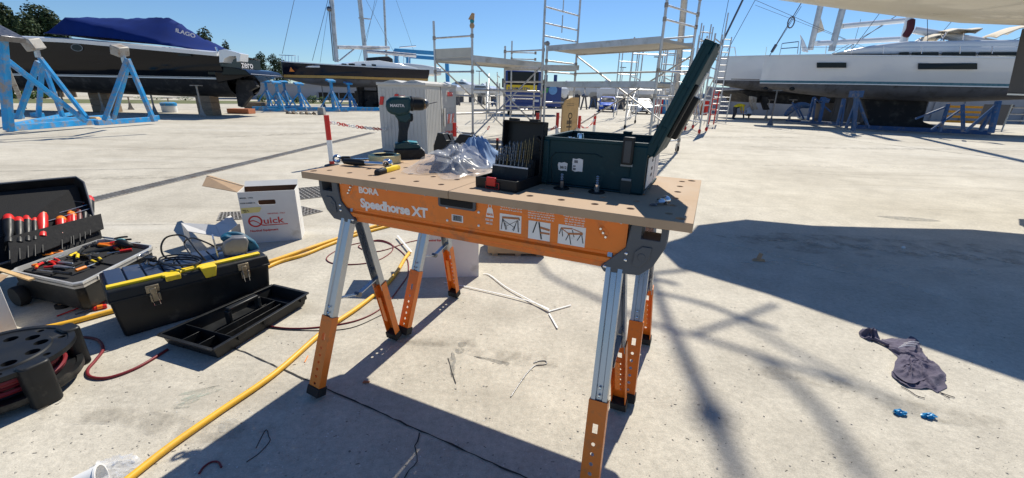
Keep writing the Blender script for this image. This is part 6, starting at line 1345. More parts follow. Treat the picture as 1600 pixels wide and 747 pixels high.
# ---------------------------------------------------------------- hull builder
def sm(t): return t*t*(3-2*t)
def hull(root, P, x0, x1, hb, prof_s, prof_w, prof_k, yc, mats, nst=28, bow_left=True, stripe=None, deck=True, transom=True, chine=0.82, kshape=.6, mid=None, wlh=.08):
    """P plane; hb(t) half beam, t=0 bow. profiles: pixel polylines (px,py) of sheer, waterline, canoe bottom."""
    def hh(x, y, prof, it=6):
        z = 1.5
        for _ in range(it):
            q = P.w(x, y, z); px, _y = proj(q); py = interp(prof, px); z = P.px(px, py, y)[1]
        return z
    st = []
    for i in range(nst+1):
        t = i/nst; t = t**1.25; x = x0+(x1-x0)*t if bow_left else x1-(x1-x0)*t; b = max(hb(t), .02)
        zs = hh(x, yc-b, prof_s); zw = hh(x, yc-b*chine, prof_w); zk = min(hh(x, yc-b*kshape, prof_k), zw-.02); st.append((x, b, zs, zw, zk, t))
    def sec(x, b, zs, zw, zk):
        pts = []
        for k in range(9):
            a = k/8*PI/2; pts.append((b*chine*math.sin(a)**.9, zw-(zw-zk)*math.cos(a)**.8))
        for k in range(1, 6):
            f = k/5; pts.append((b*(chine+(1-chine)*math.sin(f*PI/2)), zw+(zs-zw)*f))
        return pts
    S = [sec(*s[:5]) for s in st]
    def strip(i0, i1, name, m_, off=0.0, sm_=50):
        mb = MB()
        for sg in (-1, 1):
            vs = []; fs = []; n = i1-i0+1
            for s, se in zip(st, S):
                for y, z in se[i0:i1+1]: vs.append((s[0], yc+sg*(y+off), z))
            for a in range(len(st)-1):
                for b in range(n-1): fs.append((a*n+b, a*n+b+1, (a+1)*n+b+1, (a+1)*n+b))
            mb.add(vs, fs)
        return mb
    def wd(mb): return mb
    mbb = MB(); rings = [[V3((s[0], yc+y, z)) for y, z in reversed(se[0:9])]+[V3((s[0], yc-y, z)) for y, z in se[0:9]] for s, se in zip(st, S)]
    mbb.loft(rings, closed=False, caps=False); mbb.build('hull_bottom', mats[1], root, smooth=60)
    mbt = MB(); rings = [[V3((s[0], yc-y, z)) for y, z in se[8:14]]+[V3((s[0], yc+y, z)) for y, z in reversed(se[8:14])] for s, se in zip(st, S)]
    mbt.loft(rings, closed=True, caps=True); mbt.build('topsides', mats[0], root, smooth=50)
    if stripe:
        for z0_, z1_, m_, off in stripe:
            for sg in (-1, 1):
                mb = MB(); vs = []; fs = []
                for s in st:
                    b = s[1]*(chine+(1-chine)*.12)+off; vs += [(s[0], yc+sg*b, s[3]+z0_), (s[0], yc+sg*b, s[3]+z1_), (s[0], yc+sg*(b-off*3), s[3]+z1_), (s[0], yc+sg*(b-off*3), s[3]+z0_)]
                for a in range(len(st)-1):
                    for k in range(4): fs.append((4*a+k, 4*a+(k+1) % 4, 4*a+4+(k+1) % 4, 4*a+4+k))
                mb.add(vs, fs); mb.build('boot_stripe', m_, root, smooth=50)
    if deck:
        mb = MB(); vs = []; fs = []
        for s in st: vs += [(s[0], yc-s[1]-.02, s[2]+.0), (s[0], yc-s[1]-.02, s[2]+.05), (s[0], yc, s[2]+.05+s[1]*.04), (s[0], yc+s[1]+.02, s[2]+.05), (s[0], yc+s[1]+.02, s[2])]
        for a in range(len(st)-1):
            for k in range(4): fs.append((5*a+k, 5*a+k+1, 5*a+6+k, 5*a+5+k))
        mb.add(vs, fs); mb.build('deck', mats[2], root, smooth=30)
    return st, hh
def win(root, P, yc, st, pa, pb, name='hull_window', m_='glass', off=.05, par=None):
    """window on the topside between pixel corners"""
    (ax, ay), (bx, by) = pa, pb; mb = MB(); q = []
    for (a, b) in ((ax, by), (bx, by), (bx, ay), (ax, ay)):
        y = yc-2
        for _ in range(4):
            x, z = P.px(a, b, y); hbx = interp(sorted((s[0], s[1]) for s in st), x); y = yc-hbx*1.0
        q.append(V3((x, y-off, z)))
    mb.hexa([q[0], q[1], q[1]+V3((0, .05, 0)), q[0]+V3((0, .05, 0)), q[3], q[2], q[2]+V3((0, .05, 0)), q[3]+V3((0, .05, 0))]); return mb.build(name, m_, par or root, smooth=0)
def stay(root, a, b, r=.012, name='rigging_wire', m_='dsteel'): return one(name, m_, root, a, b, r, 6)

# ---------------------------------------------------------------- near left: dark motor yacht under blue cover
PM = Plane(GD(-60, 14.4), GD(420, 14.4)); X = lambda a, b, y=0: PM.px(a, b, y)
o = o_yacht = thing('motor_yacht', 'large glossy black motor yacht with blue canvas cover on keel blocks at left', 'motor yacht', (PM.o.x, PM.o.y, 0), PM.yaw)
xb, xs = X(-330, 90)[0], X(342, 100)[0]; yc = 1.3
st, hh = hull(o, PM, xb, xs, lambda t: 1.35*min(1, (t/.35))**.55 if t < .35 else 1.35-.12*(t-.35), [(-400, 60), (20, 62), (110, 66), (340, 87), (420, 93)], [(-400, 118), (30, 118), (340, 124), (420, 126)], [(-400, 140), (40, 142), (150, 146), (300, 152), (420, 152)], yc, ('navy', 'antiblk', 'gel'),
             stripe=[(0, .035, 'gel', .012), (.055, .068, 'gel', .010)], kshape=.3)
# gunwale band
mb = MB(); vs = []; fs = []
for s in st:
    for dy, dz in ((-.05, -.02), (-.06, .10), (.10, .14), (.14, .0)): vs.append((s[0], yc-s[1]+dy, s[2]+dz))
for a in range(len(st)-1):
    for k in range(4): fs.append((4*a+k, 4*a+(k+1) % 4, 4*a+4+(k+1) % 4, 4*a+4+k))
mb.add(vs, fs); mb.add([vs[-4+i] for i in range(4)], [(0, 1, 2, 3)]); mb.build('gunwale', 'gel', o, smooth=40)
# swim platform and transom
a, b = X(340, 120, 1.0), X(441, 122, 1.0)
mb = MB(); zz = X(400, 113, .3)[1]; xe = X(441, 121, 2.4)[0]; mb.hexa([(xs-.3, .15, zz-.40), (xe-.5, .3, zz-.22), (xe-.5, 2.3, zz-.22), (xs-.3, 2.45, zz-.40), (xs-.3, .1, zz), (xe, .3, zz-.10), (xe, 2.3, zz-.10), (xs-.3, 2.5, zz)]); sp_ = mb.build('swim_platform', 'navy', o, bev=.03)
mb = MB(); mb.b2((xe-.5, .25, zz-.10), (xe+.02, 2.35, zz-.055)); mb.build('platform_trim', 'gel', sp_, bev=.01)
mb = MB(); q = [X(345, 103, 0.4), X(372, 106, .4), X(390, 110, .4), X(398, 118, .4), X(345, 118, .4)]; mb.prism([(p[0]+(-.3 if i in (0, 4) else 0), p[1]) for i, p in enumerate(q)], .15, 2.4, 'xz'); mb.build('transom', 'navy', o, bev=.02)
mb = MB(); q = [X(344, 79, .1), X(352, 77, .1), X(378, 84, .1), X(377, 96, .1), X(372, 97, .1), X(371, 88, .1), X(361, 88, .1), X(353, 92, .1), X(351, 98, .1), X(345, 98, .1)]; mb.prism(q, .02, .5, 'xz'); mb.build('transom_locker', 'gel', o, bev=.01)
# stern drives
for yy in (.7, 1.8):
    mb = MB(); q = [X(372, 124, yy), X(398, 126, yy), X(404, 136, yy), X(392, 142, yy), X(395, 150, yy), X(380, 168, yy), X(374, 166, yy), X(370, 140, yy)]; mb.prism(q, yy-.10, yy+.10, 'xz'); mb.build('stern_drive', 'antiblk', o, bev=.02)
# porthole rings
for a in (65, 134):
    x, z = X(a, 76, .3); y_ = yc-interp(sorted((s[0], s[1]) for s in st), x)-.02
    mb = MB(); mb.lathe([(.16, -.01), (.19, -.01), (.19, .03), (.16, .03)], 28, (0, 0, 0), 'y', closed=True); mb.v = [V3((v.x*1.1+x, v.y+y_+.02, v.z*.62+z)) for v in mb.v]; ph_ = mb.build('porthole', 'dsteel', o)
    mb = MB(); mb.lathe([(.001, 0), (.16, 0), (.16, .03), (.001, .03)], 24, (0, 0, 0), 'y'); mb.v = [V3((v.x*1.1+x, v.y+y_+.015, v.z*.62+z)) for v in mb.v]; mb.build('porthole_glass', 'glass', ph_)
win(o, PM, yc, st, (280, 84), (300, 88), 'vent_slot')
# hull fittings below: shafts
# canvas cover: lofted tent
cov = [(117, 52, 52), (128, 40, 56), (141, 29, 58), (180, 30, 60), (225, 30, 63), (262, 27, 68), (285, 42, 73), (310, 56, 76), (330, 68, 80), (350, 74, 84)]
rings = []
covp = [(116, 50), (141, 27.5), (200, 29), (262, 27), (272, 31), (300, 50), (320, 61), (352, 76)]; shp = [(116, 51), (141, 29), (200, 43), (290, 67), (330, 76), (352, 80)]
for i in range(60):
    a = 116+(352-116)*i/59; ty = interp(covp, a); by = interp([(116, 53), (200, 60), (300, 73), (340, 80), (352, 83)], a); sy_ = interp(shp, a)
    xt, zt_ = X(a, ty, yc); x2, zb_ = X(a, by, .25); _, zs_ = X(a, sy_, .35); zs_ = min(zs_, zt_-.01); hw = 1.1; r_ = []
    for k, (fy, z) in enumerate(((-1, zb_), (-.97, zb_*.6+zs_*.4), (-.93, zb_*.2+zs_*.8), (-.88, zs_), (-.66, zs_*.74+zt_*.26), (-.44, zs_*.48+zt_*.52), (-.2, zs_*.2+zt_*.8), (0, zt_), (.44, zs_*.48+zt_*.52), (.88, zs_), (1, zb_))):
        wr = .05*noise.noise(V3((xt*3.0-fy*2.5, fy*1.2, 3)))+.03*noise.noise(V3((xt*7-fy*5, fy*2, 7)))
        r_.append(V3((xt, yc+fy*hw+wr, z+(wr if 0 < k < 10 else 0))))
    rings.append(r_)
mb = MB(); mb.loft(rings, closed=True, caps=True); cv = mb.build('canvas_cover', 'canvas', o, smooth=60)
cu_txt = X(281, 47, .6); text('cover_lettering', 'ILAGO', .18, 'greyprint', cv, XZ(X(276, 49, .55)[0], X(276, 49, .55)[1]*0+.48, X(276, 50, .55)[1], ry=-.28), .004, sx=1.3)
for xx in (2,):
    mb = MB(); q = X(325+7*xx, 70+3*xx, .05); mb.cyl((q[0], .05, q[1]-.1), (q[0]-.03, .05, q[1]+.05), .03, n=8); mb.build('cleat', 'chrome', o)
# keel blocks & props
def block(px_, d, w_, h_, lb_, dep=.5, m_='wood', n=3):
    p = GD(px_, d); o_ = thing('keel_block', lb_, 'timber blocks', p, PM.yaw)
    for k in range(n): mb = MB(); mb.b2((-w_/2, 0, h_*k/n+.004), (w_/2, dep, h_*(k+1)/n)); mb.build('timber', m_, o_, bev=.01)
block(160, 15.6, .75, .72, 'tall timber keel block under the middle of the black yacht')
block(322, 15.0, .55, .72, 'tall timber keel block under the stern of the black yacht')
block(372, 16.5, .9, .20, 'low reddish timber pile beyond the stern of the black yacht', .5, 'terra', 1)
def prop(px_, d, ytop, lb_, catg='boat prop', m_='rust'):
    p = GD(px_, d); h_ = ztop(p, ytop); o_ = thing('boat_prop', lb_, catg, p, PM.yaw, 'steel props under the boats')
    mb = MB(); mb.tube([(0, 0, 0), (0, 0, .12), (0, 0, .35)], [.16, .09, .03], 4); mb.build('prop_foot', m_, o_)
    one('prop_tube', m_, o_, (0, 0, .3), (0, 0, h_-.05), .03); mb = MB(); mb.b2((-.16, -.1, h_-.05), (.16, .1, h_-.02)); mb.build('prop_head', m_, o_)
for a, d, y_, l_ in ((163, 15.2, 122, 'steel prop beside the middle keel block of the black yacht'), (205, 17.5, 150, 'short steel prop behind the middle of the black yacht'), (243, 15.2, 127, 'steel prop midway between the two tall keel blocks'), (266, 18, 152, 'short steel prop beside the blue and white drum'), (317, 14.4, 132, 'steel prop in front of the stern keel block'), (103, 15.5, 130, 'dark steel prop behind the blue cradle A frame')): prop(a, d, y_, l_)
p = GD(266, 16.5); o = thing('paint_drum', 'small blue and white plastic drum on the ground under the black yacht', 'drum', p)
mb = MB(); mb.lathe([(.001, 0), (.26, 0), (.27, .05), (.27, .26), (.001, .26)], 18); mb.build('drum_body', 'whitep', o); mb = MB(); mb.lathe([(.001, .255), (.28, .26), (.29, .36), (.2, .40), (.001, .40)], 18); mb.build('drum_lid', 'bluesteel', o)
zt0 = X(352, 98, .6)[1]
text('name_lettering', 'zero', .34, 'greyprint', o_yacht, Matrix.Translation((xs+.02, 1.25, zt0-.12)) @ Matrix.Rotation(PI/2, 4, 'Z') @ Matrix.Rotation(PI/2, 4, 'X'), .006, sx=1.2)
block(396, 20, .9, .35, 'low timber pile beyond the stern drives of the black yacht', .5)

# ---------------------------------------------------------------- blue cradle, near left
def cradle_frame(label, pts, segs, wd_=.11, m_='bluesteel', catg='boat cradle', foot=()):
    O = pts['o'].copy(); O.z = 0; o_ = thing('boat_cradle', label, catg, O)
    for s in segs: nm, a, b, w_ = s[:4]; bm1(nm, s[4] if len(s) > 4 else m_, o_, a-O, b-O, w_*.66, w_*.66, bev=.006)
    for f in foot: mb = MB(); mb.box(tuple(f-O+V3((0, 0, .08))), (.22, .22, .14)); mb.build('pivot_bracket', m_, o_, bev=.01)
    return o_, O
z0 = .14
def gz_(a, b, z=z0): return G(a, b, z)
post0 = G(22, 206, 0.05); 
cr = [('base_beam', gz_(14, 200), gz_(150, 190), .20), ('base_beam', gz_(150, 192), gz_(243, 186), .19), ('base_beam', gz_(50, 190), gz_(170, 182), .14), ('base_beam', gz_(20, 196), gz_(120, 176), .14)]
def up(px_, d, y_): p = GD(px_, d); return V3((p.x, p.y, ztop(p, y_)))
P_ = lambda a, b, d: (lambda q: q)(EYE+ray(a, b)*(d/ray(a, b).dot(V3((0, 1, 0)))))
D1, D2 = 8.6, 9.8
segs = cr+[('upright', P_(2, 52, 8.0), P_(14, 204, 8.1), .17), ('brace', P_(8, 92, 8.1), P_(134, 190, 9.0), .12),
 ('brace', P_(62, 90, 9.0), P_(137, 186, 9.3), .10), ('brace', P_(60, 96, 9.2), P_(28, 185, 9.2), .12), ('brace', P_(66, 100, 9.6), P_(60, 182, 9.9), .11), ('brace', P_(70, 108, 10), P_(98, 182, 10.2), .11),
 ('brace', P_(199, 92, 9.7), P_(163, 188, 9.4), .12), ('brace', P_(199, 92, 9.7), P_(241, 190, 9.9), .12), ('brace', P_(200, 104, 10.1), P_(178, 186, 10.6), .10), ('brace', P_(10, 104, 9.2), P_(38, 168, 11.0), .12, 'rust')]
o, O = cradle_frame('worn blue steel cradle with tall A frames in front of the black yacht', {'o': gz_(14, 200)}, segs, foot=[G(163, 190), G(241, 188), G(28, 186), G(60, 184), G(100, 184), G(137, 190)])
for a, y_, d, rot, lb_ in ((52, 70, 9.1, -.25, 'l'), (187, 79, 9.75, .35, 'r')):
    c_ = P_(a, y_, d)-O; mb = MB(); mb.at(tuple(c_), (.2, rot, 0)).box((0, 0, 0), (.20, .26, .20)); mb.at(); mb.build('wood_pad', 'rust', o, bev=.02)
    one('jack_screw', 'steel', o, P_(a+5, y_+8, d)-O, P_(a+8, y_+20, d)-O, .045)
c_ = P_(-2, 50, 8.0)-O; mb = MB(); mb.at(tuple(c_), (0, .5, 0)).box((0, 0, 0), (.5, .4, .1)); mb.at(); mb.build('support_pad', 'dsteel', o, bev=.01)
mb = MB(); c_ = G(150, 193)-O; mb.box((c_.x, c_.y, .12), (.3, .2, .12), (.7, .7)); mb.build('wood_wedge', 'plywood', o, bev=.02)
# people visible? none here.  bush and far things behind the black yacht
# ---------------------------------------------------------------- navy sailing yacht in the middle distance
PV = Plane(GD(446, 19.5), GD(650, 24.5)); VX = lambda a, b, y=0: PV.px(a, b, y); yc = 1.7
o = thing('sailing_yacht', 'navy sailing yacht with gold stripe on blue cradles behind the cabinet', 'sailing yacht', (PV.o.x, PV.o.y, 0), PV.yaw)
xb, xs = VX(441, 110, yc)[0], VX(648, 120, yc)[0]
st, hh = hull(o, PV, xb, xs, lambda t: 1.75*min(1, t/.5)**.7 if t < .5 else 1.75-.25*(t-.5), [(430, 96), (455, 98), (520, 102), (590, 106), (640, 108), (660, 109)], [(430, 121), (460, 122), (520, 123), (590, 125), (660, 127)], [(430, 122), (452, 124), (480, 131), (515, 135), (560, 137), (620, 136), (660, 131)], yc, ('navy2', 'antigrey', 'gel'), stripe=[(.02, .15, 'gold', .07)], kshape=.35)
mb = MB(); q = [VX(558, 134, yc), VX(598, 134, yc), VX(590, 168, yc), VX(560, 168, yc)]; mb.prism(q, yc-.12, yc+.12, 'xz'); mb.build('keel_fin', 'antiblk', o, bev=.03)
mb = MB(); q = [VX(470, 104, yc), VX(530, 100, yc), VX(545, 97, yc), VX(580, 95, yc), VX(610, 100, yc), VX(640, 107, yc), VX(640, 109, yc), VX(470, 106, yc)]; mb.prism(q, yc-.9, yc+.9, 'xz'); ch = mb.build('coachroof', 'gel', o, bev=.08, seg=3)
for a, b in ((534, 541), (545, 554), (565, 571), (581, 587)):
    q0, q1 = VX(a, 101.5+(a-534)*.03, yc-.9), VX(b, 99.5+(a-534)*.03, yc-.9); mb = MB(); mb.b2((q0[0], yc-.93, q0[1]), (q1[0], yc-.89, q1[1])); mb.build('cabin_window', 'glass', ch)
mb = MB(); q = [VX(636, 108, yc-1.4), VX(648, 122, yc-1.4), VX(644, 123, yc-1.4), VX(632, 110, yc-1.4)]; mb.prism(q, yc-1.45, yc+1.45, 'xz'); mb.build('transom_edge', 'gel', o)
mb = MB(); q = [VX(455, 105, .9), VX(461, 112, .9), VX(453, 112, .9)]; mb.prism([(p[0]+0, p[1]) for p in q], .95, .99, 'xz'); mb.build('bow_emblem', 'orangep', o)
def mast(root, P, px_b, py_b, px_t, py_t, yc_, r=.09, m_='alu', name='mast', ext=1.6):
    a = V3((P.px(px_b, py_b, yc_)[0], yc_, P.px(px_b, py_b, yc_)[1])); b = V3((P.px(px_t, py_t, yc_)[0], yc_, P.px(px_t, py_t, yc_)[1])); b = a+(b-a)*ext
    return one(name, m_, root, a, b, r, 10), a, b
mastm = 'alu'
mm, ma, mt = mast(o, PV, 526, 97, 518, 0, yc, .12, mastm)
def q3(P, a, b, yc_): x, z = P.px(a, b, yc_); return V3((x, yc_, z))
one('boom', 'alu', o, q3(PV, 528, 74, yc), q3(PV, 608, 75, yc), .10); one('vang', 'alu', o, q3(PV, 530, 95, yc), q3(PV, 553, 77, yc), .04)
stay(o, q3(PV, 488, 95, yc), q3(PV, 515, -10, yc)); one('furled_line', 'dsteel', o, q3(PV, 521, 95, yc), q3(PV, 514, 15, yc), .03); mb = MB(); mb.sphere(q3(PV, 514, 14, yc), .13, 10); mb.build('radar_dome', 'dsteel', o)
for a, b, c_, d_ in ((560, 96, 592, -10), (628, 105, 540, -60), (500, 98, 518, -20)): stay(o, q3(PV, a, b, yc), q3(PV, c_, d_, yc), .008)
for k in range(6):
    a = 441+k*5; one('pulpit_rail', 'chrome', o, q3(PV, a, 97, yc-.3), q3(PV, a, 87, yc-.3), .015, 6)
one('pulpit_rail', 'chrome', o, q3(PV, 436, 86, yc-.3), q3(PV, 462, 87, yc-.3), .018, 6)
mb = MB(); q = [VX(589, 105, yc-.5), VX(611, 106, yc-.5), VX(610, 92, yc-.5), VX(603, 88, yc-.5), VX(589, 89, yc-.5)]; mb.prism(q, yc-.8, yc+.8, 'xz'); mb.build('spray_hood', mat('black_canvas', (.02, .02, .025), .8), o, bev=.05)
# second white yacht behind with its own mast
PV2 = Plane(GD(560, 29), GD(690, 31)); o = thing('sailing_yacht', 'white sailing yacht behind the navy one, only its deck and rig showing', 'sailing yacht', (PV2.o.x, PV2.o.y, 0), PV2.yaw)
mb = MB(); q = [PV2.px(560, 110), PV2.px(690, 118), PV2.px(690, 106), PV2.px(660, 101), PV2.px(640, 99), PV2.px(560, 97)]; mb.prism(q, 0, 3, 'xz'); mb.build('hull', 'gel', o, bev=.1)
mast(o, PV2, 572, 95, 562, 0, 1.5, .16, mastm); one('boom', 'alu', o, q3(PV2, 573, 80, 1.5), q3(PV2, 650, 87, 1.5), .14)
mast(o, PV2, 604, 92, 600, 0, 1.5, .08, mastm, 'mizzen_mast'); stay(o, q3(PV2, 571, 72, 1.5), q3(PV2, 588, -10, 1.5)); stay(o, q3(PV2, 646, 78, 1.5), q3(PV2, 612, -20, 1.5), .01)
stay(o, q3(PV2, 441, 84, 1.5), q3(PV2, 462, -10, 1.5), .016); one('spreader', 'alu', o, q3(PV2, 560, 28, 1.5), q3(PV2, 580, 30, 1.5), .04)
for a in (615, 622, 630, 638): one('stanchion', 'chrome', o, q3(PV2, a, 104, 1.5), q3(PV2, a+1, 88, 1.5), .03, 6)
one('bimini_bow', 'chrome', o, q3(PV2, 624, 74, 1.5), q3(PV2, 650, 72, 1.5), .05, 6)
# cradles under the navy yacht
def stand(label, px_, d, ytop, w=.6, m_='bluesteel', h=None):
    p = GD(px_, d); h_ = ztop(p, ytop); o_ = thing('boat_stand', label, 'boat stand', p, PV.yaw, 'blue stands under the navy yacht')
    bm1('stand_post', m_, o_, V3((0, 0, .05)), V3((0, 0, h_)), .11, .11)
    for sx in (-1, 1): bm1('stand_leg', m_, o_, V3((sx*w, .3, .08)), V3((0, 0, h_*.72)), .06, .06)
    bm1('stand_leg', m_, o_, V3((0, -.6, .08)), V3((0, 0, h_*.72)), .06, .06)
    mb = MB(); mb.at((0, 0, h_), (.25, 0, 0)).box((0, 0, 0), (.38, .32, .08)); mb.at(); mb.build('stand_pad', m_, o_, bev=.01)
    bm1('stand_base', m_, o_, V3((-w*1.2, 0, .09)), V3((w*1.2, 0, .09)), .14, .14)
for a, d, y_, l_ in ((421, 21, 127, 'leftmost'), (438, 18.5, 129, 'second from the left'), (449, 22, 128, 'third from the left, the furthest'), (472, 19.5, 131, 'fourth from the left'), (522, 19.5, 126, 'just left of the keel'), (548, 22, 130, 'touching the keel')):
    stand('blue steel boat stand under the navy yacht, '+l_, a, d, y_)
o_ = thing('cradle_beam', 'long low blue steel beam tying the stands under the navy yacht', 'steel beam', GD(395, 18.5)); bm1('beam_run', 'bluesteel', o_, V3((0, 0, .12)), GD(600, 21)-GD(395, 18.5)+V3((0, 0, .12)), .22, .18)
prop(507, 23, 130, 'dark steel prop beneath the navy yacht between the blue stands', m_='dsteel')
p = GD(455, 17.2); o_ = thing('rubble_pile', 'low pile of pale stones and timber below the navy yacht', 'rubble', p); rr = random.Random(2)
for k in range(9): mb = MB(); mb.at((k*.15-.2, rr.uniform(-.1, .1), .05), (rr.random(), rr.random(), rr.random())).box((0, 0, 0), (.16, .12, .09), (.7, .7)); mb.at(); mb.build('stone', 'spray' if k % 2 else 'wood', o_, bev=.01)
p = GD(503, 17.2); o_ = thing('concrete_block', 'small grey concrete block standing below the navy yacht keel', 'block', p); mb = MB(); mb.box((0, 0, .16), (.28, .28, .30), (.8, .8)); mb.build('block', mat('grey_block', (.30, .30, .29), .9), o_, bev=.02)
# forklift-like dark machine under the navy stern
p = GD(583, 24); o_ = thing('work_machine', 'dark machine parked under the stern of the navy yacht beside the cabinet', 'machine', p, PV.yaw)
mb = MB(); mb.b2((-.5, 0, .25), (.9, 1.2, 1.0)); mb.build('machine_body', 'antiblk', o_, bev=.05); mb = MB(); mb.b2((-.4, .1, 1.0), (.4, 1.1, 1.5)); mb.build('machine_hood', 'dsteel', o_, bev=.05)
for x in (-.3, .6): mb = MB(); mb.lathe([(.05, -.1), (.24, -.1), (.26, -.05), (.26, .05), (.24, .1), (.05, .1)], 18, (0, 0, 0), 'y'); mb.v = [v+V3((x, -.05, .26)) for v in mb.v]; mb.build('wheel', 'rubber', o_)
# blue travel lift
o_ = thing('travel_lift', 'light blue travel lift gantry standing far behind the cabinet', 'gantry crane', GD(620, 46)); O = GD(620, 46)
lb = mat('light_blue_steel', (.05, .30, .62), .5, 0, .08, 3)
def far(a, b, d): return EYE+ray(a, b)*(d/ray(a, b).y)
for nm, a, b, w_ in (('top_beam', far(618, 79, 44), far(690, 84, 44), .35), ('top_beam', far(636, 88, 50), far(702, 93, 50), .35), ('gantry_leg', far(619, 78, 44), far(621, 160, 44), .4), ('gantry_leg', far(638, 88, 50), far(639, 158, 50), .4), ('gantry_leg', far(698, 90, 50), far(701, 158, 50), .4), ('cross_beam', far(619, 79, 44), far(637, 88, 50), .35)): bm1(nm, lb, o_, a-O, b-O, w_, w_)

# ---------------------------------------------------------------- bus / lorry
PBs = Plane(GD(790, 20.5), GD(846, 20.5)); BX = lambda a, b, y=0: PBs.px(a, b, y); wB = PBs.len; hB = BX(800, 110)[1]
o = thing('lorry', 'dark blue lorry with yellow lettered strip across its front, behind the scaffolds', 'lorry', (PBs.o.x, PBs.o.y, 0), PBs.yaw)
mb = MB(); mb.b2((-.05, 0, .28), (wB, 2.2, hB)); bd = mb.build('cab_body', 'busblue', o, bev=.08, seg=3)
a, b = BX(793, 132), BX(842, 113); mb = MB(); mb.b2((a[0], -.03, a[1]), (b[0], .03, b[1])); mb.build('windscreen', 'glass', o, bev=.02)
a, b = BX(791, 142), BX(839, 133.5); mb = MB(); mb.b2((a[0], -.05, a[1]), (b[0], .0, b[1])); ys = mb.build('yellow_strip', 'yellowp', o)
text('strip_lettering', 'SANMARTIN', .165, 'busblue', ys, XZ(a[0]+.08, -.055, a[1]+.07), .004, sx=1.2)
mb = MB(); mb.b2((wB, .3, .45), (wB+1.0, 2.0, BX(860, 133)[1])); mb.build('side_box', 'busblue', o, bev=.05)
a = BX(864, 141, .25); mb = MB(); mb.lathe([(.001, -.02), (.22, -.02), (.22, .02), (.001, .02)], 24, (0, 0, 0), 'y'); mb.v = [v+V3((a[0], .29, a[1])) for v in mb.v]; mb.build('round_emblem', mat('pale_blue_paint', (.15, .35, .65), .4), o)
a = BX(854, 141, .25); mb = MB(); mb.prism([(a[0]-.25, a[1]-.15), (a[0]-.05, a[1]+.1), (a[0]+.12, a[1]+.12), (a[0]+.05, a[1]-.12)], .285, .30, 'xz'); mb.build('green_emblem', mat('green_paint', (.06, .35, .12), .4), o)
for x in (.05, wB-.35): mb = MB(); mb.lathe([(.05, -.12), (.30, -.12), (.33, -.05), (.33, .05), (.30, .12), (.05, .12)], 20, (0, 0, 0), 'x'); mb.v = [v+V3((x+.15, .5, .33)) for v in mb.v]; mb.build('wheel', 'rubber', o)
for x, s in ((-.15, -1), (wB+.08, 1)): mb = MB(); mb.b2((x-.06, -.1, hB*.62), (x+.06, .05, hB*.82)); mb.build('mirror', 'black', o, bev=.02)
mb = MB(); mb.b2((.0, -.06, .25), (wB-.05, .02, .62)); mb.build('bumper', 'busblue', o, bev=.03)
for x in (.2, wB-.45): mb = MB(); mb.b2((x, -.07, .68), (x+.28, -.0, .80)); mb.build('headlight', 'gel', o, bev=.02)
for y_ in (118, 124): a, b = BX(847, y_, .3), BX(873, y_, .3); 
for a_ in (853, 868): q = BX(a_, 122, .6); one('exhaust_stack', 'busblue', o, V3((q[0], .6, BX(860, 133)[1])), V3((q[0], .6, BX(a_, 117, .6)[1])), .09)

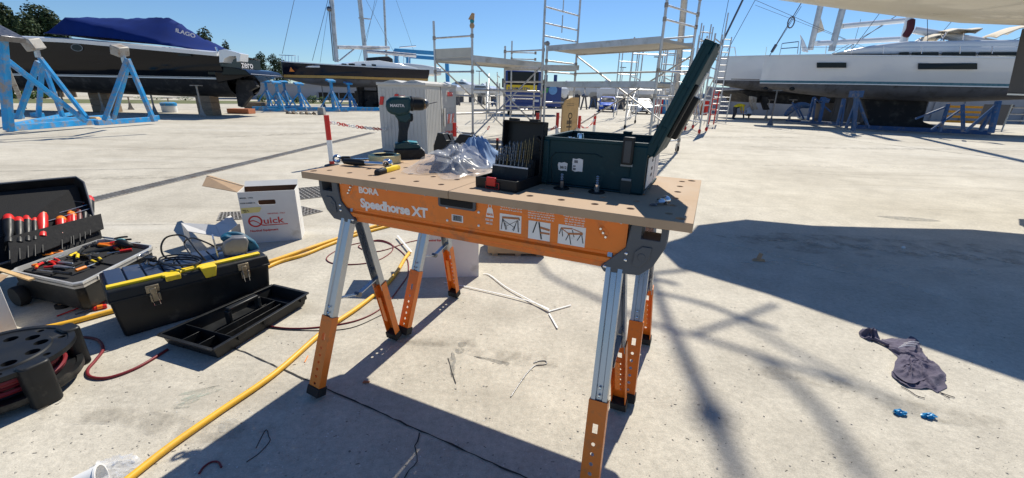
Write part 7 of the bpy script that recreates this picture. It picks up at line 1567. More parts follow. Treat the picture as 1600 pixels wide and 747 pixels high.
# ---------------------------------------------------------------- cars
def car(label, px_, d, col, wpx, rot=0.0, kind='car'):
    p = GD(px_, d); s = wpx*d/F/1.75; o_ = thing('parked_car', label, 'car', p, rot, 'cars parked far back in the yard'); S = lambda v: V3(v)*s
    def B_(nm, m_, pts0, pts1, y0=None, par=None, bev=.06):
        mb = MB(); mb.hexa([S(q) for q in pts0]+[S(q) for q in pts1]); return mb.build(nm, m_, par or o_, bev=bev*s, seg=3)
    body = B_('body', col, [(-.86, 0, .22), (.86, 0, .22), (.86, 3.9, .22), (-.86, 3.9, .22)], [(-.82, .12, .72), (.82, .12, .72), (.84, 3.85, .95), (-.84, 3.85, .95)])
    B_('bonnet', col, [(-.80, .10, .68), (.80, .10, .68), (.82, 1.2, .68), (-.82, 1.2, .68)], [(-.70, .35, .80), (.70, .35, .80), (.78, 1.2, .98), (-.78, 1.2, .98)], par=body)
    B_('cabin', 'glass', [(-.80, .95, .90), (.80, .95, .90), (.82, 3.7, .92), (-.82, 3.7, .92)], [(-.60, 1.75, 1.42), (.60, 1.75, 1.42), (.62, 3.3, 1.42), (-.62, 3.3, 1.42)], par=body)
    B_('roof', col, [(-.61, 1.72, 1.41), (.61, 1.72, 1.41), (.63, 3.35, 1.41), (-.63, 3.35, 1.41)], [(-.54, 1.85, 1.48), (.54, 1.85, 1.48), (.56, 3.25, 1.48), (-.56, 3.25, 1.48)], par=body, bev=.02)
    for sx in (-1, 1):
        mb = MB(); mb.beam(S((sx*.79, .98, .92)), S((sx*.60, 1.75, 1.44)), .07*s, .07*s); mb.build('pillar', col, body)
        B_('headlight', 'gel', [(sx*.62-.17, -.01, .52), (sx*.62+.17, -.01, .52), (sx*.62+.17, .12, .52), (sx*.62-.17, .12, .52)], [(sx*.62-.15, .03, .68), (sx*.62+.15, .03, .68), (sx*.62+.15, .2, .68), (sx*.62-.15, .2, .68)], bev=.02)
        B_('mirror', col, [(sx*.95-.09, 1.0, .92), (sx*.95+.09, 1.0, .92), (sx*.95+.09, 1.1, .92), (sx*.95-.09, 1.1, .92)], [(sx*.95-.08, 1.0, 1.04), (sx*.95+.08, 1.0, 1.04), (sx*.95+.08, 1.1, 1.04), (sx*.95-.08, 1.1, 1.04)], bev=.02)
        for yy in (.75, 3.1):
            mb = MB(); mb.lathe([(.08, -.10), (.28, -.10), (.31, -.06), (.31, .06), (.28, .10), (.08, .10)], 20, (0, 0, 0), 'x'); mb.v = [S((v.x+sx*.76, v.y+yy, v.z+.31)) for v in mb.v]; wl = mb.build('wheel', 'rubber', o_)
            mb = MB(); mb.lathe([(.001, -.105), (.19, -.105), (.19, .105), (.001, .105)], 14, (0, 0, 0), 'x'); mb.v = [S((v.x+sx*.76, v.y+yy, v.z+.31)) for v in mb.v]; mb.build('rim', 'alu', wl)
    B_('grille', 'black', [(-.40, -.012, .40), (.40, -.012, .40), (.40, .05, .40), (-.40, .05, .40)], [(-.36, .02, .60), (.36, .02, .60), (.36, .1, .60), (-.36, .1, .60)], bev=.01)
    B_('lower_grille', 'black', [(-.6, -.01, .24), (.6, -.01, .24), (.6, .05, .24), (-.6, .05, .24)], [(-.55, -.008, .34), (.55, -.008, .34), (.55, .05, .34), (-.55, .05, .34)], bev=.01)
    B_('number_plate', 'white', [(-.26, -.03, .36), (.26, -.03, .36), (.26, .0, .36), (-.26, .0, .36)], [(-.26, -.025, .47), (.26, -.025, .47), (.26, .0, .47), (-.26, .0, .47)], bev=.004)
    return o_
car('small blue car parked facing the camera between the scaffolds', 949, 27, 'carblue', 29, -.15)
car('silver white car parked facing the camera, glinting in the sun', 1008, 25, 'carsilver', 29, -.1)

# ---------------------------------------------------------------- far motor boats in a row
def farboat(label, a0, a1, d, ys, yb, cab=True, dark=False, seed=0):
    Pp = Plane(GD(a0, d), GD(a1, d+1.5)); o_ = thing('motor_yacht', label, 'motor yacht', (Pp.o.x, Pp.o.y, 0), Pp.yaw); X_ = lambda f, y_: Pp.px(a0+(a1-a0)*f, y_)
    W_ = 3.0
    rings = []
    for f, b in ((0, .05), (.08, .5), (.25, 1.0), (.6, 1.3), (1, 1.25)):
        x, zs = X_(f, ys+2*f*0-(1-f)*1.0); _, zb = X_(f, yb-(3 if f == 0 else 1.5 if f == .08 else 0)*1.0); zb = min(zb, zs-.3)
        rings.append([V3((x, 1.5-b, zs)), V3((x, 1.5-b*.9, (zs+zb)/2)), V3((x, 1.5, zb)), V3((x, 1.5+b*.9, (zs+zb)/2)), V3((x, 1.5+b, zs))])
    mb = MB(); mb.loft(rings); mb.build('hull', 'navy2' if dark else 'gel', o_, smooth=30)
    if cab:
        q = [X_(.22, ys-.3), X_(.42, ys-5), X_(.75, ys-6), X_(.95, ys-3), X_(.95, ys)]; mb = MB(); mb.prism(q, .7, 2.3, 'xz'); c_ = mb.build('superstructure', 'gel', o_, bev=.06)
        q = [X_(.36, ys-2.3), X_(.46, ys-4), X_(.78, ys-4.4), X_(.80, ys-2.3)]; mb = MB(); mb.prism(q, .66, 2.34, 'xz'); mb.build('cabin_windows', 'glass', c_)
        q = [X_(.55, ys-6), X_(.62, ys-9), X_(.66, ys-9), X_(.72, ys-6)]; mb = MB(); mb.prism(q, 1.2, 1.8, 'xz'); mb.build('radar_arch', 'gel', c_)
    for f in (.3, .75):
        x, z = X_(f, yb); bm1('support', 'darkwall', o_, V3((x, 1.5, 0)), V3((x, 1.5, max(z, .3)+.2)), .5, .5)
    return o_
for i, (a0, a1, d, ys, yb) in enumerate(((742, 700, 36, 138, 150), (798, 752, 40, 140, 152), (905, 872, 33, 140, 155), (925, 885, 38, 136, 150), (932, 975, 36, 137, 153), (952, 1002, 33, 139, 156), (1000, 1045, 34, 140, 156), (1030, 1080, 38, 137, 152), (985, 940, 44, 134, 146), (870, 905, 44, 136, 147), (760, 722, 46, 134, 145))):
    farboat(['white motor boat on supports, seen between the cabinet and the first scaffold post', 'white motor boat on supports, seen low behind the left scaffold braces', 'white motor boat on supports just right of the blue lorry', 'white motor boat behind the one beside the plywood board', 'white motor boat on supports directly behind the blue car', 'white motor boat on supports between the blue and silver cars', 'white motor boat on supports directly behind the silver car', 'white motor boat partly hidden by the tilted case lid', 'distant white motor boat above and beyond the blue car', 'distant white motor boat above and beyond the plywood board', 'distant white motor boat high beyond the left scaffold braces'][i], a0, a1, d, ys, yb)
# dark strip of clutter beneath the far boats: tyres, trestles
rr = random.Random(8)
for a, d, l_ in ((912, 31, 'dark trestle under the boat bow just left of the blue car'), (926, 33, 'blue trestle just left of the blue car'), (969, 30, 'worn trestle just right of the blue car'), (980, 33, 'dark trestle midway between the blue and silver cars'), (1032, 30, 'dark trestle just right of the silver car'), (1046, 33, 'worn trestle behind the tilted case lid, left one'), (1062, 31, 'dark trestle behind the tilted case lid, right one'), (1088, 29, 'blue trestle near the tower with red casters'), (712, 33, 'dark trestle beside the right edge of the grey cabinet'), (755, 35, 'worn trestle behind the first scaffold braces'), (772, 33, 'blue trestle just left of the lorry')):
    p = GD(a, d); o_ = thing('boat_trestle', l_, 'trestle', p, rr.uniform(0, 3), 'trestles beneath the distant boats'); h_ = rr.uniform(.6, 1.0); mm_ = 'bluesteel2' if 'blue t' in l_ else 'rust' if 'worn' in l_ else 'darkwall'
    for sx in (-1, 1): bm1('trestle_leg', mm_, o_, V3((sx*.35, 0, 0)), V3((sx*.08, 0, h_)), .09, .09)
    bm1('trestle_top', 'darkwall', o_, V3((-.3, 0, h_)), V3((.3, 0, h_)), .12, .12)
for k, (a, c_, l_) in enumerate(((1028, 'redp', 'red'), (1037, 'bluesteel', 'blue'), (1090, 'terra', 'brown'), (1098, 'redp', 'second red'))):
    p = GD(a, 27); o_ = thing('oil_drum', l_+' drum standing among the trestles right of the silver car', 'drum', p); mb = MB(); mb.lathe([(.001, 0), (.28, 0), (.29, .3), (.28, .31), (.29, .6), (.28, .9), (.001, .9)], 16); mb.build('drum_body', c_, o_)
# lamp posts
for a, y0, y1, d in ((749, 112, 150, 60), (968, 106, 150, 70), (1019, 90, 150, 50)):
    p = GD(a, d); h_ = ztop(p, y0); o_ = thing('street_lamp', {749: 'distant street lamp seen between the left scaffold posts', 968: 'distant street lamp above the blue car', 1019: 'distant street lamp above the silver car'}[a], 'street lamp', p)
    mb = MB(); mb.tube([(0, 0, 0), (0, 0, h_)], [.10, .06], 8); mb.build('pole', 'alu', o_); mb = MB(); mb.b2((-.5, -.15, h_), (.5, .15, h_+.12)); mb.build('lamp_head', 'dsteel', o_)

# ---------------------------------------------------------------- right: two white sailing yachts
PRt = Plane(GD(1190, 17.0), GD(1560, 14.0)); RX = lambda a, b, y=0: PRt.px(a, b, y); yc = 1.95
o = thing('sailing_yacht', 'large white sailing yacht with blue grey stripe on a blue cradle at right', 'sailing yacht', (PRt.o.x, PRt.o.y, 0), PRt.yaw); RY = o
xb, xs = RX(1191, 110, yc)[0], RX(1800, 110, yc)[0]
st, hh = hull(o, PRt, xb, xs, lambda t: 2.0*min(1, t/.45)**.75 if t < .45 else 2.0-.2*(t-.45), [(1180, 88), (1192, 88), (1300, 87.5), (1400, 88.5), (1500, 90), (1590, 92), (1800, 98)], [(1180, 129), (1192, 129), (1345, 131), (1560, 135), (1800, 140)], [(1180, 132), (1200, 138), (1240, 145), (1300, 152), (1400, 157), (1500, 160), (1600, 156), (1800, 150)], yc, ('gel', 'antigrey', 'gel'), stripe=[(.0, .09, 'tealstripe', .012), (-.035, .0, 'gel', .014)], kshape=.35)
for pa, pb in (((1276, 98), (1322, 106)), ((1434, 99), (1526, 108.5))):
    w_ = win(o, PRt, yc, st, pa, pb)
mb = MB(); q = [RX(1345, 150, yc), RX(1450, 155, yc), RX(1440, 190, yc), RX(1470, 200, yc), RX(1460, 206, yc), RX(1345, 204, yc), RX(1338, 196, yc), RX(1356, 186, yc)]; mb.prism(q, yc-.16, yc+.16, 'xz'); mb.build('keel', 'antiblk', o, bev=.06)
q = [RX(1290, 88, yc), RX(1350, 76, yc), RX(1400, 70, yc), RX(1560, 68, yc), RX(1700, 70, yc), RX(1700, 90, yc)]; mb = MB(); mb.prism(q, yc-1.3, yc+1.3, 'xz'); ch = mb.build('coachroof', 'gel', o, bev=.12, seg=3)
for a, b in ((1404, 1420), (1424, 1466), (1471, 1524), (1528, 1592)):
    q0, q1 = RX(a, 86.5, yc-1.3), RX(b, 81.5, yc-1.3); q2 = RX(b, 87.5, yc-1.3); mb = MB(); mb.hexa([(q0[0], yc-1.33, q0[1]), (q2[0], yc-1.33, q2[1]), (q2[0], yc-1.28, q2[1]), (q0[0], yc-1.28, q0[1]), (q0[0], yc-1.33, q0[1]+.10), (q1[0], yc-1.33, q1[1]), (q1[0], yc-1.28, q1[1]), (q0[0], yc-1.28, q0[1]+.10)]); mb.build('cabin_window', 'glass', ch)
mm, a, b = mast(o, PRt, 1409, 76, 1421, 30, yc, .13, 'gel', ext=9.0)
mb = MB(); mb.tube(cat([q3(PRt, 1414, 58, yc-.1), q3(PRt, 1422, 45, yc-.15), q3(PRt, 1424, 30, yc-.1)], 5), [.08]+[.13]*9+[.06], 8); mb.build('coiled_lines', mat('dark_red_rope', (.08, .02, .03), .9), o)
mb = MB(); mb.tube([q3(PRt, 1428, 47, yc), q3(PRt, 1590, 75, yc)], [.13, .15], 10); mb.build('boom', 'gel', o)
one('vang', 'gel', o, q3(PRt, 1415, 72, yc), q3(PRt, 1460, 53, yc), .04)
for a, b, c_, d_ in ((1202, 88, 1252, 10), (1450, 80, 1448, -10), (1445, 82, 1490, 30), (1560, 72, 1640, 40), (1330, 80, 1420, -40), (1590, 72, 1600, 40)): stay(o, q3(PRt, a, b, yc-.8), q3(PRt, c_, d_, yc-.2), .010)
fs_ = [q3(PRt, 1203, 86, yc), q3(PRt, 1250, 8, yc)]; one('furled_sail_foot', 'dsteel', o, fs_[0].lerp(fs_[1], .06), fs_[0].lerp(fs_[1], .22), .06); stay(o, fs_[0], fs_[0]+(fs_[1]-fs_[0])*1.3, .02)
mb = MB(); mb.tube([q3(PRt, 1236, 35, yc)+V3((.12*math.cos(t), 0, .22*math.sin(t))) for t in [2*PI*i/12 for i in range(12)]], .03, 6, True); mb.build('rope_coil', 'dsteel', o)
for a, b, c_, d_ in ((1218, 86, 1222, 68), (1222, 68, 1248, 65), (1248, 65, 1246, 84), (1220, 76, 1247, 74), (1250, 85, 1252, 62)): one('pulpit_rail', 'chrome', o, q3(PRt, a, b, yc-.5), q3(PRt, c_, d_, yc-.5), .02, 6)
mb = MB(); mb.prism([RX(1253, 80, yc), RX(1250, 54, yc), RX(1256, 64, yc), RX(1261, 76, yc), RX(1263, 82, yc)], yc-.1, yc+.1, 'xz'); mb.build('anchor', 'gel', o, bev=.02)
# sprayhood and bimini (cream canvas over bows)
def canopy(root, P, pts, y0, y1, nm='sprayhood', m_='spray'):
    rings = []
    for a, b in pts:
        x, z = P.px(a, b, (y0+y1)/2); rings.append([V3((x, y0+(y1-y0)*k/8, z-.12*abs(k/4-1)**2)) for k in range(9)]+[V3((x, y0+(y1-y0)*k/8, z-.03-.12*abs(k/4-1)**2)) for k in reversed(range(9))])
    mb = MB(); mb.loft(rings); return mb.build(nm, m_, root, smooth=50)
canopy(o, PRt, [(1431, 68), (1440, 58), (1455, 54), (1480, 53)], yc-.9, yc+.9); canopy(o, PRt, [(1464, 50), (1480, 46), (1500, 47), (1516, 45), (1505, 52)], yc-1.1, yc+1.1, 'bimini')
for a, b, c_, d_ in ((1440, 72, 1436, 60), (1462, 74, 1480, 50), (1478, 72, 1470, 52), (1504, 72, 1506, 52), (1490, 70, 1480, 60)): one('canopy_tube', 'chrome', o, q3(PRt, a, b, yc-.9), q3(PRt, c_, d_, yc-.9), .022, 6)
canopy(o, PRt, [(1538, 58), (1545, 54), (1572, 44), (1590, 41), (1600, 42)], yc-1.0, yc+1.0, 'bimini')
for a in (1290, 1330, 1380, 1440, 1500, 1550): one('stanchion', 'chrome', o, q3(PRt, a, 84, yc-1.6), q3(PRt, a+1, 72, yc-1.6), .014, 6)
one('guard_wire', 'chrome', o, q3(PRt, 1250, 74, yc-1.2), q3(PRt, 1598, 73, yc-1.7), .007, 5)
for a in (1196, 1237): mb = MB(); x, z = RX(a, 139, yc-.6); mb.sphere((x, yc-.75, z), .11, 10, (1, .5, .8)); mb.build('thruster_opening', 'black', o)
# second white yacht further left/behind
PR2 = Plane(GD(1116, 20.5), GD(1300, 20.5)); yc2 = 1.7; o = thing('sailing_yacht', 'white sailing yacht behind the larger one, its bow showing at left', 'sailing yacht', (PR2.o.x, PR2.o.y, 0), PR2.yaw)
xb, xs = PR2.px(1117, 110, yc2)[0], PR2.px(1500, 110, yc2)[0]
st2, hh = hull(o, PR2, xb, xs, lambda t: 1.9*min(1, t/.45)**.75 if t < .45 else 1.9-.2*(t-.45), [(1110, 90), (1192, 88), (1300, 86), (1500, 84)], [(1110, 125), (1192, 126), (1500, 131)], [(1110, 126), (1118, 132), (1150, 137), (1190, 143), (1260, 147), (1500, 150)], yc2, ('gel', 'antigrey', 'gel'), kshape=.35, nst=20)
for (a, b), (c_, d_) in (((1138, 124), (1186, 124.6)),):
    q0, q1 = PR2.px(a, b, .6), PR2.px(c_, d_, .3); mb = MB(); mb.b2((q0[0], .25, q0[1]-.02), (q1[0], .32, q1[1]+.02)); mb.build('hull_line', 'dsteel', o)
mm, a, b = mast(o, PR2, 1299, 80, 1316, 16, yc2, .16, 'alu', ext=5.5); 
mm, a, b = mast(o, PR2, 1266, 78, 1281, 14, yc2+1.5, .15, 'alu', 'second_mast', ext=5.5); 
mb = MB(); mb.prism([PR2.px(1279, 18, yc2+1.5), PR2.px(1288, 48, yc2+1.5), PR2.px(1277, 52, yc2+1.5)], yc2+1.48, yc2+1.54, 'xz'); mb.build('sail_bundle', 'spray', o)
for y_, a0, a1 in ((64, 1275, 1408), (39, 1316, 1424)): mb = MB(); mb.tube([q3(PR2, a0, y_+(4 if y_ > 50 else 2), yc2), q3(PR2, a1, y_-(3 if y_ > 50 else 8), yc2)], .13, 8); mb.build('boom', 'gel', o)
for a, b, c_, d_, r_ in ((1121, 82, 1175, -30, .05), (1122, 84, 1150, -60, .014), (1132, 88, 1180, 0, .014), (1180, 0, 1330, 65, .01), (1180, 8, 1420, 100, .008), (1320, 78, 1400, 25, .02), (1330, 84, 1345, 30, .01), (1300, 84, 1380, 40, .012)): stay(o, q3(PR2, a, b, yc2), q3(PR2, c_, d_, yc2), r_)
for a, b, c_, d_ in ((1125, 88, 1128, 74), (1128, 74, 1148, 74), (1148, 74, 1150, 88), (1196, 86, 1198, 73)): one('pulpit_rail', 'chrome', o, q3(PR2, a, b, yc2), q3(PR2, c_, d_, yc2), .018, 6)
bl = PR2.w(0, 0, 0)
prop(1203, 17.6, 140, 'leaning steel prop under the bow of the large white yacht', m_='dsteel'); prop(1196, 22, 155, 'steel prop behind the leaning one under the white yachts')
prop(1148+84, 21, 155, 'steel prop beside the dark drive under the white yachts')
# right cradle
D_ = lambda a, b, d: P_(a, b, d)
def rcr(label, segs, O): 
    o_ = thing('boat_cradle', label, 'boat cradle', O)
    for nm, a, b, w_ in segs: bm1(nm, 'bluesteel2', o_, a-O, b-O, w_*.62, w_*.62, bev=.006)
    return o_
O = GD(1336, 15.6)
rcr('dark blue steel cradle with base beams under the large white yacht', [('base_beam', GD(1336, 15.6)+V3((0, 0, .14)), GD(1545, 14.1)+V3((0, 0, .14)), .24), ('base_beam', GD(1250, 18.5)+V3((0, 0, .12)), GD(1360, 17.5)+V3((0, 0, .12)), .2),
  ('upright', D_(1548, 208, 13.2), D_(1560, 158, 13.4), .18), ('brace', D_(1508, 206, 13.6), D_(1556, 165, 13.4), .12), ('brace', D_(1532, 205, 13.6), D_(1558, 160, 13.6), .12), ('upright', D_(1505, 206, 13.8), D_(1504, 163, 14), .12), ('brace', D_(1468, 206, 14.3), D_(1482, 162, 14.3), .12), ('brace', D_(1455, 203, 14.3), D_(1500, 172, 14.2), .09), ('brace', D_(1476, 168, 14.4), D_(1430, 186, 14.6), .09),
  ('upright', D_(1333, 205, 15.5), D_(1339, 146, 15.3), .18), ('brace', D_(1322, 200, 15.6), D_(1337, 160, 15.4), .12), ('brace', D_(1357, 200, 15.6), D_(1340, 155, 15.4), .12), ('brace', D_(1308, 196, 16), D_(1318, 154, 16), .12), ('brace', D_(1314, 198, 16), D_(1320, 154, 16), .10), ('pad', D_(1330, 147, 15.3), D_(1346, 147, 15.3), .35)], O)
O = GD(1270, 18.6)
rcr('worn blue boat stand group under the bow section of the white yacht', [('upright', D_(1262, 188, 17.5), D_(1272, 152, 17.6), .14), ('upright', D_(1280, 192, 17.2), D_(1288, 152, 17.4), .16), ('brace', D_(1270, 190, 17.4), D_(1274, 155, 17.4), .09), ('brace', D_(1298, 175, 17.6), D_(1272, 152, 17.6), .09), ('brace', D_(1250, 183, 18), D_(1238, 160, 18.4), .09), ('brace', D_(1256, 186, 18), D_(1244, 162, 18.4), .08), ('base_beam', GD(1228, 20)+V3((0, 0, .1)), GD(1310, 17.6)+V3((0, 0, .1)), .14), ('pad', D_(1283, 155, 17.4), D_(1294, 158, 17.4), .25)], O)
# hanging hose and box behind
hg = [GD(1318, 15), ]
# items behind right yachts: wall, container, yellow frame, ladder
def wallthing(label, a0, a1, d0, d1, ytop, m_, nm='building', catg='building', th=3.0, extra=None):
    Pp = Plane(GD(a0, d0), GD(a1, d1)); h_ = Pp.px(a0, ytop)[1]; o_ = thing(nm, label, catg, (Pp.o.x, Pp.o.y, 0), Pp.yaw); mb = MB(); mb.b2((0, 0, 0), (Pp.len, th, h_)); w__ = mb.build('wall', m_, o_, smooth=0)
    return o_, Pp, h_
o, Pp, h_ = wallthing('long grey boundary wall behind the white yachts', 1100, 1700, 30, 24, 136, 'bldg', 'boundary_wall', 'wall', .4)
for k in range(14): mb = MB(); mb.b2((k*Pp.len/14-.12, -.12, 0), (k*Pp.len/14+.12, 0, h_+.02)); mb.build('pilaster', 'bldg', o, smooth=0)
o, Pp, h_ = wallthing('dark grey shed with ribbed side behind the white yacht keel', 1296, 1440, 22, 21, 148, 'darkwall', 'storage_shed', 'shed', 2.5)
for k in range(16): mb = MB(); mb.b2((Pp.len*(k+.3)/16, -.03, .05), (Pp.len*(k+.7)/16, 0, h_-.05)); mb.build('wall_rib', 'darkwall', o, smooth=0)
O = GD(1470, 19); o_ = thing('yellow_trestle', 'yellow orange steel rack standing under the stern half of the white yacht', 'rack', O, PRt.yaw)
yo = mat('yellow_orange_paint', (.62, .30, .02), .5, 0, .1)
for k in range(4): bm1('rack_shelf', yo, o_, V3((0, 0, .3+.22*k)), V3((1.4, 0, .3+.22*k)), .5, .10)
for x in (0, 1.4): bm1('rack_post', yo, o_, V3((x, 0, 0)), V3((x, 0, 1.1)), .10, .10)
O = GD(1532, 17.5); o_ = thing('grey_panel', 'tall grey ribbed panel leaning near the yellow rack', 'panel', O, PRt.yaw); mb = MB(); mb.hexa([(-.2, 0, .25), (.65, 0, .25), (.65, .08, .25), (-.2, .08, .25), (-.1, .2, 1.1), (.85, .2, 1.1), (.85, .28, 1.1), (-.1, .28, 1.1)]); mb.build('panel_sheet', 'darkwall', o_)
tower('aluminium ladder leaning at the far right under the white yacht', (1563, 1600), (15.5, 15.5), (163, 163), (168, 178, 188), wheel=False, nm='step_ladder')
# dark motor boat drive cluster behind the yachts
Pd = Plane(GD(1162, 22), GD(1260, 22)); o = thing('motor_yacht', 'dark hulled motor boat seen beneath the white yachts', 'motor yacht', (Pd.o.x, Pd.o.y, 0), Pd.yaw)
mb = MB(); mb.prism([Pd.px(1160, 145), Pd.px(1170, 150), Pd.px(1178, 160), Pd.px(1240, 163), Pd.px(1330, 160), Pd.px(1330, 140), Pd.px(1160, 140)], 0, 3, 'xz'); mb.build('hull_bottom', 'antiblk', o, bev=.1)
for a in (1172, 1190): mb = MB(); mb.prism([Pd.px(a, 150, -.2), Pd.px(a+10, 152, -.2), Pd.px(a+8, 163, -.2), Pd.px(a+12, 171, -.2), Pd.px(a+4, 172, -.2), Pd.px(a, 160, -.2)], -.3, -.05, 'xz'); mb.build('stern_drive', 'antiblk' if a > 1180 else 'rust', o, bev=.03)
O = GD(1240, 19.5); o_ = thing('bench_motor', 'pale blue outboard casing resting on a stand beneath the white yachts', 'motor', O); mb = MB(); mb.tube(cat([(-.5, 0, .35), (-.2, 0, .7), (.2, 0, .85), (.6, 0, .8)], 5), [.08, .1, .12, .14, .15, .15, .16, .16, .16, .16, .15, .14, .13, .12, .10, .08], 10); mb.build('casing', 'bluesteel2', o_); mb = MB(); mb.sphere((.35, -.1, .28), .2, 10, (1.6, .6, .4)); mb.build('white_float', 'whitep', o_)

# ---------------------------------------------------------------- people (small, far)
def person(label, px_, d, joints, edges, radii, cols, rot=0):
    p = GD(px_, d); o_ = thing('person', label, 'person', p, rot)
    me = bpy.data.meshes.new('body'); me.from_pydata(joints, edges, []); b_ = bpy.data.objects.new('body', me); C.objects.link(b_)
    md = b_.modifiers.new('skin', 'SKIN'); 
    for v, r_ in zip(me.skin_vertices[0].data, radii): v.radius = (r_, r_)
    me.skin_vertices[0].data[0].use_root = True
    b_.modifiers.new('sub', 'SUBSURF').levels = 1
    dg = bpy.context.evaluated_depsgraph_get(); m2 = bpy.data.meshes.new_from_object(b_.evaluated_get(dg)); bpy.data.objects.remove(b_)
    m2.name = 'body'
    for c_ in cols: m2.materials.append(MT(c_[0]))
    for f in m2.polygons:
        c_ = f.center
        for k, (_, test) in enumerate(cols):
            if test(c_): f.material_index = k; break
        f.use_smooth = True
    ob = bpy.data.objects.new('body', m2); C.objects.link(ob); ob.parent = o_; return o_
sc = .78
# bending man in yellow shirt, facing right, hands to the ground
J = [(0, 0, .82), (.18, 0, .98), (.40, 0, 1.0), (.50, 0, .98), (.62, 0, .90), (-.10, -.10, .78), (-.02, -.12, .42), (-.12, -.12, .06), (.02, -.16, .03), (-.10, .10, .78), (.0, .12, .42), (-.08, .12, .06), (.06, .16, .03), (.38, -.18, .92), (.44, -.20, .62), (.50, -.16, .36), (.38, .18, .92), (.46, .2, .62), (.54, .16, .38)]
E_ = [(0, 1), (1, 2), (2, 3), (3, 4), (0, 5), (5, 6), (6, 7), (7, 8), (0, 9), (9, 10), (10, 11), (11, 12), (2, 13), (13, 14), (14, 15), (2, 16), (16, 17), (17, 18)]
R_ = [.15, .16, .16, .06, .10, .11, .08, .05, .04, .11, .08, .05, .04, .07, .05, .035, .07, .05, .035]
S_ = lambda L: [tuple(c*sc for c in q) for q in L]
person('person in yellow shirt and dark trousers bending toward the ground beside the ladder', 1147, 22, S_(J), E_, [r_*sc for r_ in R_], [('denim', lambda c: c.z < .84*sc and c.x < .14*sc), ('skin', lambda c: c.x > .55*sc or c.z < .6*sc and c.x > .3*sc), ('yshirt', lambda c: True)])
# crouching person in pale shirt seen from behind
J = [(0, 0, .32), (0, .02, .52), (0, .05, .74), (0, .06, .82), (0, .08, .95), (-.14, .1, .34), (-.20, .42, .46), (-.18, .30, .05), (.14, .1, .34), (.20, .42, .46), (.18, .30, .05), (-.20, .08, .70), (-.26, .28, .52), (-.16, .5, .45), (.20, .08, .70), (.26, .28, .52), (.16, .5, .45)]
E_ = [(0, 1), (1, 2), (2, 3), (3, 4), (0, 5), (5, 6), (6, 7), (0, 8), (8, 9), (9, 10), (2, 11), (11, 12), (12, 13), (2, 14), (14, 15), (15, 16)]
R_ = [.17, .17, .15, .06, .10, .11, .08, .05, .11, .08, .05, .07, .05, .035, .07, .05, .035]
person('person in pale blue shirt crouching with back to the camera under the yachts', 1169, 22, S_(J), E_, [r_*sc for r_ in R_], [('denim', lambda c: c.z < .36*sc), ('ink', lambda c: c.z > .88*sc), ('wshirt', lambda c: True)])
o_ = None
# ---------------------------------------------------------------- far buildings at left, hedge bushes, trees
o, Pp, h_ = wallthing('long low pale building behind the stands of the navy yacht', 385, 640, 36, 44, 131, 'bldg', th=6)
a = Pp.px(497, 150)[0]; b = Pp.px(560, 150)[0]; mb = MB(); mb.b2((a, -.04, .2), (b, .0, h_*.55)); mb.build('dark_opening', 'glass', o, smooth=0)
for k in range(5): x = a+(b-a)*k/4; bm1('opening_post', 'bldg', o, V3((x, -.06, .2)), V3((x, -.06, h_*.55)), .12, .08)
mb = MB(); mb.b2((-1, -.15, h_), (Pp.len+1, 6.1, h_+.15)); mb.build('roof_edge', 'bldg', o, smooth=0)
o, Pp, h_ = wallthing('low far wall glimpsed beneath the black yacht', -80, 385, 33, 33, 150, mat('pale_wall', (.42, .40, .37), .8), 'boundary_wall', 'wall', .3)
def leafcloud(m1, c, r3, n, s, rr, up_=.0):
    for _ in range(n):
        while True:
            v = V3((rr.uniform(-1, 1), rr.uniform(-1, 1), rr.uniform(-1, 1)))
            if .25 < v.length < 1: break
        if rr.random() < .6: v = v.normalized()*rr.uniform(.75, 1)
        k = 1+.35*noise.noise(v*2.2+V3(c)*.7); p = V3(c)+V3((v.x*r3[0], v.y*r3[1], v.z*r3[2]))*k
        n_ = (v+V3((rr.uniform(-.8, .8), rr.uniform(-.8, .8), rr.uniform(-.3, .9)))).normalized(); t = n_.orthogonal().normalized(); t = Matrix.Rotation(rr.uniform(0, 6.28), 3, n_) @ t; u = n_.cross(t); q = s*rr.uniform(.6, 1.3)
        m1.add([p-t*q-u*q*.5, p+t*q-u*q*.4, p+t*q*.6+u*q*.6, p-t*q*.7+u*q*.5], [(0, 1, 2, 3)])
def tree(label, px_, d, ytop, wpx, seed, nl=1300, crown_lo=.25, blobs=9, ls=None):
    wpx *= 1.35; rr = random.Random(seed); p = GD(px_, d); h_ = ztop(p, ytop); w_ = wpx*d/F/2; o_ = thing('pine_tree', label, 'tree', p, 0, 'trees beyond the yard')
    m1 = MB(); m1.tube(cat([(0, 0, 0), (.1, 0, h_*.3), (-.05, .1, h_*.65), (0, 0, h_*.9)], 4), [.28*h_/9*(1-.07*i) for i in range(13)], 8); tr_ = m1.build('trunk', 'bark', o_)
    m2 = MB(); m1 = MB(); s = ls or h_*.030
    for k in range(blobs):
        f = k/(blobs-1); z = h_*(crown_lo+(1-crown_lo)*f*.90); rad = w_*(1.0-.42*f)*rr.uniform(.65, 1.0); a = rr.uniform(0, 6.28); off = w_*.55*(1-f*.8)*rr.uniform(.3, 1)
        c = (off*math.cos(a), off*math.sin(a), z); leafcloud(m2, c, (rad*.75, rad*.75, h_*.13), int(nl*2.4)//blobs, s*.52, rr); m1.cyl((0, 0, z*.8), c, .05, .02, 5)
    m1.build('limbs', 'bark', tr_); m2.build('crown', 'leaf', o_, smooth=0, fix=False)
    return o_
tree('dark pine at the left frame edge above the black yacht', 5, 30, 8, 60, 1, 1700); tree('tall dark pine behind the black yacht bow, second from the left edge', 44, 30, 6, 62, 2, 1800, ls=.25); tree('broad dark pine behind the blue canvas cover start', 96, 31, 12, 66, 3, 1900)
